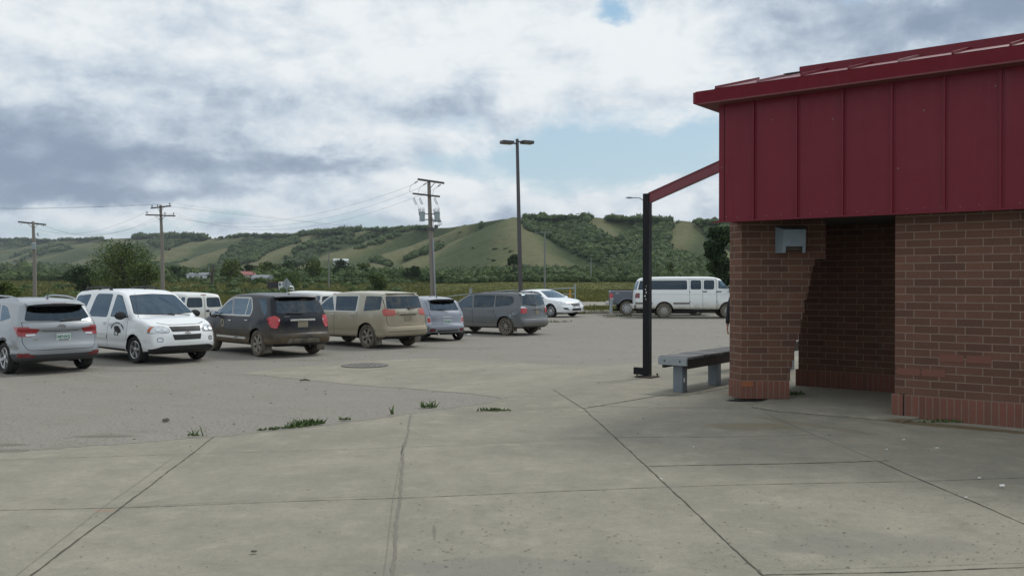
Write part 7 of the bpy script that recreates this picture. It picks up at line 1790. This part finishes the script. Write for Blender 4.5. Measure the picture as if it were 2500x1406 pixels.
def build_truck():
    Y = 205; x = col_x(685, Y); t = empty('dump_truck', (x, Y, g(x, Y)), R(-38)); tag(t, 'old dump truck with white cab and dark red box, far off behind the dark SUV', 'truck')
    cab = MB()     # +x is forward
    cab.prism([(.6, -1.1, .75), (2.0, -1.1, .75), (2.0, -1.1, 1.75), (1.75, -1.1, 2.55), (.62, -1.1, 2.6)], (0, 2.2, 0)); b = cab.build('cab', M['truckwhite'], t, bevel=.08)
    q = MB(); q.prism([(2.0, -.95, .8), (3.5, -.9, .8), (3.55, -.9, 1.55), (3.4, -.9, 1.72), (2.0, -.95, 1.8)], (0, 1.85, 0)); q.build('bonnet', M['truckwhite'], t, bevel=.07)
    q = MB(); q.box((3.57, 0.02, 1.28), (.05, 1.3, .34)); q.build('grille', M['black'], t)
    for sg in (1, -1):
        q = MB(); q.prism([(.85, sg*1.105, 1.75), (1.72, sg*1.105, 1.75), (1.55, sg*1.105, 2.42), (.85, sg*1.105, 2.42)], (0, sg*.01, 0)); q.build('side_window', M['glassdark'], t)
        q = MB(); q.lathe([(.12, 0), (.1, .05), (0, .06)], 12, Matrix.Translation((3.58, sg*.66, 1.22)) @ Matrix.Rotation(math.pi/2, 4, 'Y')); q.build('headlight', M['lens'], t)
        q = MB(); q.box((2.1, sg*1.35, 2.1), (.06, .25, .5)); q.build('mirror', M['chrome'], t)
        q = MB(); q.prism([(2.3, sg*.92, .9), (3.5, sg*.92, .9), (3.45, sg*.92, 1.5), (2.4, sg*.92, 1.55)], (0, sg*.22, 0)); q.build('mudguard', M['truckwhite'], t, bevel=.05)
        for xw in (2.85, -1.3, -2.45):
            m = Matrix.Translation((xw, sg*1.0, .5)) @ Matrix.Rotation(-sg*math.pi/2, 4, 'X'); q = MB(); q.lathe([(.26, -.14), (.5, -.14), (.52, 0), (.5, .14), (.3, .15)], 18, m); w = q.build('wheel', M['rubber'], t, smooth=True)
            q = MB(); q.lathe([(.3, .13), (.2, .05), (0, .08)], 14, m); q.build('rim', M['steelrim'], w, smooth=True)
    q = MB(); q.prism([(1.78, -.95, 1.82), (1.60, -.9, 2.42), (1.60, .9, 2.42), (1.78, .95, 1.82)], (.20, 0, .02)); q.build('windshield', M['glassdark'], t)
    q = MB(); q.box((3.66, 0, .78), (.16, 2.1, .24)); q.build('bumper', M['truckwhite'], t, bevel=.03)
    q = MB(); q.box((-.2, 0, .8), (7.2, .8, .22)); q.build('chassis', M['black'], t)
    q = MB(); q.prism([(-3.4, -1.15, 1.15), (.42, -1.15, 1.15), (.42, -1.15, 2.6), (-3.4, -1.15, 2.6)], (0, 2.3, 0)); bx = q.build('dump_box', M['boxdark'], t, bevel=.02)
    q = MB(); q.box((-1.49, 0, 2.63), (3.9, 2.36, .12)); q.box((-1.49, -1.18, 1.3), (3.9, .06, .08)); q.build('box_rail', M['boxred'], bx)
    for k in range(5): q = MB(); q.box((-3.2+.85*k, -1.18, 1.9), (.08, .08, 1.4)); q.build('box_rib', M['boxdark'], bx)
M['truckwhite'] = material('truck_white', col=(.66, .70, .70), rough=.45); M['boxdark'] = material('dump_box_dark', col=(.045, .04, .05), rough=.8); M['boxred'] = material('dump_box_red', col=(.16, .05, .045), rough=.8)
M['glassdark'] = material('dark_glass_plain', col=(.05, .06, .07), rough=.1, coat=.5)
M['houseroof'] = material('grey_shingles', col=(.22, .24, .25), rough=.8); M['redroof'] = material('red_roof', col=(.30, .12, .11), rough=.8); M['siding'] = material('white_siding', fn=lambda n, b: n.mix(n.noise(n.coord(), 3., 3.), (.58, .63, .66), (.70, .74, .76)), rough=.7); M['pinkwall'] = material('pale_pink_wall', col=(.5, .42, .38), rough=.8)
def house(px, Y, ybase, w, d, h, rh, rz, wall, roof, label, wins=3):
    x = col_x(px, Y); z = H+(HY-ybase)/F*Y; t = empty('house', (x, Y, z), rz); tag(t, label, 'house', 'distant houses')
    b = MB(); b.prism([(-w/2, -d/2, -1.5), (w/2, -d/2, -1.5), (w/2, d/2, -1.5), (-w/2, d/2, -1.5)], (0, 0, h+1.5)); b.build('wall', wall, t)
    b = MB(); o = .35; b.prism([(-w/2-o, -d/2-o, h), (-w/2-o, d/2+o, h), (-w/2-o, 0, h+rh)], (w+2*o, 0, 0)); b.build('roof', roof, t)
    for i in range(wins):
        b = MB(); b.box((-w/2+w*(i+.7)/(wins+.4), -d/2-.02, h*.6), (.9, .08, .8)); b.build('window', M['glassdark'], t)
    b = MB(); b.box((w*.1, -d/2-.02, h*.42), (.9, .09, 2.)); b.build('door', M['pinkwall'], t)
def build_houses():
    house(489, 330, 685, 7.6, 6, 2.1, .9, R(-12), M['siding'], M['houseroof'], 'white farmhouse with a grey roof behind the dead tree')
    house(603, 330, 684, 6.0, 5, 2.0, 1.3, R(15), M['pinkwall'], M['redroof'], 'house with a faded red roof behind the weeds', 2)
    house(640, 300, 686, 5.4, 5, 1.0, 1.1, R(-10), M['siding'], M['houseroof'], 'low grey-roofed house just left of the dump truck', 2)
    house(762, 380, 681, 3.4, 3.5, 2.2, .9, R(40), M['siding'], M['houseroof'], 'small pale shed among the trees left of the thin pole', 1)
    house(832, 520, 641, 8.0, 5, 1.3, .8, R(20), M['siding'], M['siding'], 'pale-roofed building up on the slope above the wooded belt', 1)
    house(123, 900, 684, 7, 6, 3.2, 2.2, R(10), M['siding'], M['siding'], 'tiny white house at the far left foot of the hills', 1)
    house(97, 900, 685, 9, 6, 2.2, 1.2, R(0), M['siding'], M['houseroof'], 'tiny low house with a grey roof at the far left', 1)
def build_small():
    weeds(748, 1040, 260, (.24, .05), .085, 'largest clump of green weeds along the slab edge', seed=1, rot=.62); weeds(690, 1048, 130, (.34, .03), .04, 'creeping green weeds left of the largest clump', seed=2, rot=.55)
    weeds(842, 1027, 30, (.08, .03), .05, 'tiny weed sprig right of the largest clump', seed=3); weeds(1045, 996, 40, (.12, .07), .12, 'upright little weed in the asphalt by the slab edge', seed=4)
    weeds(1205, 1004, 120, (.24, .05), .05, 'flat weeds in the joint near the middle of the slab', seed=5); weeds(478, 1066, 14, (.09, .02), .13, 'few thin blades at the slab edge near the left joint', seed=6)
    weeds(957, 1013, 7, (.02, .02), .12, 'single tall weed stem at the slab edge', seed=7); weeds(1943, 968, 90, (.16, .08), .09, 'weeds growing behind the brick pier', seed=8)
    weeds(1510, 774, 160, (.75, .14), .14, 'tuft of weeds at the foot of the bollard', seed=9); weeds(1340, 787, 200, (1.1, .12), .12, 'strip of weeds in the asphalt behind the grey wagon', seed=10)
    weeds(2300, 1032, 80, (.30, .05), .05, 'dry grass along the foot of the brick wall', name='dry_grass', seed=11)
    def rock(px, py, s, m, nm, lab, cat):
        c = gp(px, py); bm = bmesh.new(); bmesh.ops.create_icosphere(bm, subdivisions=2, radius=1.); rn = random.Random(int(px))
        for v in bm.verts: v.co *= 1+rn.uniform(-.18, .18); v.co = Vector((v.co.x*s[0], v.co.y*s[1], max(-.2, v.co.z)*s[2]))
        me = bpy.data.meshes.new(nm); bm.to_mesh(me); bm.free(); me.materials.append(m); o = bpy.data.objects.new(nm, me); COL.objects.link(o); o.location = (c.x, c.y, g(c.x, c.y)+.02); tag(o, lab, cat)
    rock(405, 1030, (.045, .04, .035), M['stone'], 'stone', 'brown stone lying alone on the asphalt', 'stone')
    rock(1145, 819, (.10, .07, .05), M['white'], 'crumpled_paper', 'crumpled white litter on the asphalt beside the grey wagon', 'litter')
    rock(620, 1353, (.022, .015, .008), M['stone'], 'pebble', 'small brown pebble on the front slab', 'pebble')
    for i, (px, py, a, l) in enumerate(((2206, 1077, .2, .05), (2288, 1097, .1, .05), (2165, 1101, .5, .035), (1614, 1173, 2.1, .045), (2391, 1171, .1, .04), (2358, 1219, .6, .05), (1693, 1095, .3, .03))):
        c = gp(px, py); b = MB(); b.tube([(-l*.36, 0, 0), (l*.36, 0, 0)], .004, 8); o = b.build('cigarette_butt', M['white'], None, smooth=True); o.location = (c.x, c.y, .02); o.rotation_euler = (0, 0, a)
        tag(o, 'white cigarette butt on the concrete slab', 'cigarette butt', 'cigarette butts on the slab')
    c = gp(2446, 1192); b = MB(); b.prism([(-.022, -.013, 0), (.02, -.012, .004), (.023, .013, .010), (-.014, .016, .004)], (0, 0, .006)); o = b.build('wrapper', M['white'], None); o.location = (c.x, c.y, .02); tag(o, 'small crumpled wrapper on the slab near the right edge', 'litter')
    c = gp(745, 932); b = MB(); b.tube([(-.11, 0, .01), (0, .02, .025), (.10, -.01, .008)], [.012, .02, .008], 6); o = b.build('stick', M['bark'], None); o.location = (c.x, c.y, g(c.x, c.y)+.02); tag(o, 'short dark stick at the corner of the concrete pad', 'stick')
    c = gp(402, 1029)
    # grit: hundreds of tiny chips, nobody could count them
    n = 1500; PX = RNG.uniform(-50, 2550, n); PY = 1050+RNG.random(n)**.8*350; V = []; Fc = []; rn = random.Random(5)
    for i in range(n):
        if RNG.random() > (.25+.75*(PX[i] > 1000)*(PY[i] > 1200)): continue
        d = ray(PX[i], PY[i]); s = -H/d.z
        if s > 14: continue
        x, y = d.x*s, s; r_ = rn.uniform(.0018, .0055); a = rn.uniform(-.5, .5); k = len(V); e = rn.uniform(1.2, 3.5)
        for q in range(4): V.append((x+r_*e*math.cos(a+q*1.57), y+r_*math.sin(a+q*1.57), .0085+g(x, y)))
        V.append((x, y, .0085+g(x, y)+r_*.3)); Fc += [(k+q, k+(q+1) % 4, k+4) for q in range(4)]
    tag(mesh_np('grit', np.array(V), np.array(Fc), M['stone']), 'dark chips and leaf bits scattered over the slabs', 'grit', kind='stuff')
    # lot debris
    V = []; Fc = []
    for i in range(420):
        x = rn.uniform(-16, 9); y = rn.uniform(9, 44); z = g(x, y)+.003; r_ = rn.uniform(.006, .016)*(1+y/40); k = len(V); a = rn.uniform(0, 6)
        for q in range(4): V.append((x+r_*1.5*math.cos(a+q*1.57), y+r_*math.sin(a+q*1.57), z))
        V.append((x, y, z+r_*.5)); Fc += [(k+q, k+(q+1) % 4, k+4) for q in range(4)]
    tag(mesh_np('loose_stones', np.array(V), np.array(Fc), M['stone']), 'loose dark stones over the parking lot', 'gravel', kind='stuff')
M['stone'] = material('stone', fn=lambda n, b: n.mix(n.noise(n.pos(), 9., 4.), (.06, .055, .045), (.15, .135, .11)), rough=.95)
# ------------------------------------------------------------------ person half hidden behind the brick pier
def skin_mesh(name, chains, mat, parent, sub=1):
    """chains: list of [(x,y,z,r),...]; first vertex of later chains may be an index into the first"""
    me = bpy.data.meshes.new(name); V = []; E = []; Rr = []
    for ch in chains:
        pr = None
        for q in ch:
            if isinstance(q, int): k = q
            else: k = len(V); V.append(q[:3]); Rr.append(q[3] if not hasattr(q[3], '__len__') else q[3])
            if pr is not None: E.append((pr, k))
            pr = k
    me.from_pydata(V, E, []); o = bpy.data.objects.new(name, me); COL.objects.link(o); o.parent = parent; me.materials.append(mat)
    s = o.modifiers.new('skin', 'SKIN'); s.use_smooth_shade = True
    if not me.skin_vertices:
        bm = bmesh.new(); bm.from_mesh(me); bm.verts.layers.skin.verify(); bm.to_mesh(me); bm.free()
    for i, r_ in enumerate(Rr): me.skin_vertices[0].data[i].radius = r_ if hasattr(r_, '__len__') else (r_, r_); me.skin_vertices[0].data[i].use_root = (i == 0)
    m = o.modifiers.new('sub', 'SUBSURF'); m.levels = sub; m.render_levels = sub
    dg = bpy.context.evaluated_depsgraph_get(); bpy.context.view_layer.update(); me2 = bpy.data.meshes.new_from_object(o.evaluated_get(bpy.context.evaluated_depsgraph_get()))
    o.modifiers.clear(); o.data = me2; me2.name = name; return o
def build_person():
    Y = 17.9; x = col_x(1806, Y); t = empty('person', (x, Y, g(x, Y)+.012), R(0)); tag(t, 'person in dark clothes behind the brick pier, one bare hand showing', 'person')
    # facing +Y; +X is the figure's right ... arms hang down
    body = [[(0, 0, .98, (.155, .115)), (0, 0, 1.12, (.14, .105)), (0, 0, 1.30, (.165, .115)), (0, 0, 1.43, (.12, .09)), (0, .0, 1.50, (.06, .06)), (0, .015, 1.57, (.058, .06)), (0, .02, 1.66, (.083, .10)), (0, .02, 1.74, (.07, .085))],
            [0, (.10, 0, .86, .10), (.115, .01, .50, .062), (.12, -.01, .28, .056), (.12, -.01, .09, .04), (.13, .10, .04, .035), (.13, .17, .03, .03)], [0, (-.10, 0, .86, .10), (-.115, .01, .50, .062), (-.12, -.01, .28, .056), (-.12, -.01, .09, .04), (-.13, .10, .04, .035), (-.13, .17, .03, .03)],
            [3, (.18, 0, 1.40, .062), (.215, 0, 1.14, .044), (.225, .05, .90, .03), (.225, .06, .84, .024)], [3, (-.18, 0, 1.40, .062), (-.215, 0, 1.14, .044), (-.23, .05, .90, .03), (-.232, .06, .84, .024)]]
    bo = skin_mesh('body', body, M['skin'], t, 1)
    fingers = []
    for sg in (1, -1):
        w = Vector((sg*.23, .06, .845)); ch = [(w.x, w.y, w.z, (.02, .026)), (w.x, w.y+.005, w.z-.05, (.015, .038)), (w.x, w.y+.005, w.z-.09, (.013, .036))]
        f = [ch]
        for k, (dy, l) in enumerate(((.032, .07), (.011, .08), (-.011, .075), (-.031, .058))):
            f.append([(w.x, w.y+dy, w.z-.085, .0085), (w.x-sg*.004, w.y+dy*1.05+.004, w.z-.085-l*.45, .0085), (w.x-sg*.014, w.y+dy*1.05+.012, w.z-.085-l*.8, .0075), (w.x-sg*.024, w.y+dy+.018, w.z-.085-l, .0065)])
        f.append([(w.x, w.y+.025, w.z-.03, .010), (w.x, w.y+.052, w.z-.06, .0095), (w.x-sg*.008, w.y+.062, w.z-.09, .008)])
        for i, c in enumerate(f): skin_mesh('hand' if i == 0 else ('thumb' if i == 5 else 'finger'), [c], M['skin'], bo, 1)
    jacket = [[(0, 0, .90, (.175, .13)), (0, 0, 1.12, (.165, .125)), (0, 0, 1.30, (.185, .13)), (0, 0, 1.44, (.12, .095)), (0, 0, 1.49, (.07, .07))], [2, (.17, 0, 1.41, .078), (.218, 0, 1.14, .058), (.228, .045, .93, .046), (.23, .05, .90, .044)], [2, (-.17, 0, 1.41, .078), (-.218, 0, 1.14, .058), (-.233, .045, .93, .046), (-.235, .05, .90, .044)]]
    skin_mesh('jacket', jacket, M['jacket'], t, 1)
    tr = [[(0, 0, .96, (.165, .125)), (0, 0, .90, (.16, .125))], [1, (.10, 0, .82, .115), (.116, .01, .50, .078), (.12, -.01, .12, .066)], [1, (-.10, 0, .82, .115), (-.116, .01, .50, .078), (-.12, -.01, .12, .066)]]
    skin_mesh('trousers', tr, M['trouser'], t, 1)
    for sg in (1, -1): skin_mesh('shoe', [[(sg*.12, -.05, .05, (.045, .045)), (sg*.125, .06, .045, (.045, .04)), (sg*.13, .18, .035, (.042, .032))]], M['black'], t, 1)
    skin_mesh('hair', [[(0, -.005, 1.70, (.09, .10)), (0, -.02, 1.75, (.082, .10))]], M['hair'], t, 1)
    # face: nose, ears, eyes, mouth
    b = MB(); b.lathe([(0, -.02), (.014, -.012), (.012, .01), (0, .02)], 8, Matrix.Translation((0, .125, 1.645))); b.build('nose', M['skin'], bo, smooth=True)
    for sg in (1, -1):
        b = MB(); b.lathe([(0, -.012), (.012, 0), (0, .012)], 10, Matrix.Translation((sg*.03, .108, 1.668))); b.build('eye', M['eye'], bo, smooth=True)
        b = MB(); b.lathe([(0, -.03), (.016, -.01), (.018, .015), (0, .03)], 8, Matrix.Translation((sg*.083, .015, 1.655))); b.build('ear', M['skin'], bo, smooth=True)
    b = MB(); b.box((0, .113, 1.61), (.045, .012, .010)); b.build('mouth', M['lip'], bo, bevel=.004)
M['skin'] = material('skin', col=(.36, .17, .12), rough=.55); M['jacket'] = material('dark_jacket', col=(.02, .022, .03), rough=.9); M['trouser'] = material('dark_trousers', col=(.03, .035, .05), rough=.9)
M['hair'] = material('dark_hair', col=(.015, .012, .01), rough=.7); M['eye'] = material('eye_white', col=(.6, .6, .58), rough=.3); M['lip'] = material('lip', col=(.30, .10, .09), rough=.5)
# ------------------------------------------------------------------ assemble
build_ground(); build_building(); build_posts(); build_hills(); build_trees(); build_poles(); build_fences(); build_truck(); build_houses(); build_small(); build_person()
build_fleet()
# the air between here and the far hills
def build_haze():
    m = bpy.data.materials.new('haze'); m.use_nodes = True; t = m.node_tree; t.nodes.clear(); o = t.nodes.new('ShaderNodeOutputMaterial')
    v = t.nodes.new('ShaderNodeVolumePrincipled'); v.inputs['Color'].default_value = (.80, .88, .97, 1); v.inputs['Density'].default_value = .000075; v.inputs['Anisotropy'].default_value = .2
    t.links.new(v.outputs[0], o.inputs['Volume'])
    b = MB(); b.box((0, 2950, 125), (16000, 6600, 256)); h = b.build('haze', m); tag(h, 'thin haze over the valley', 'haze', kind='stuff')
build_haze()
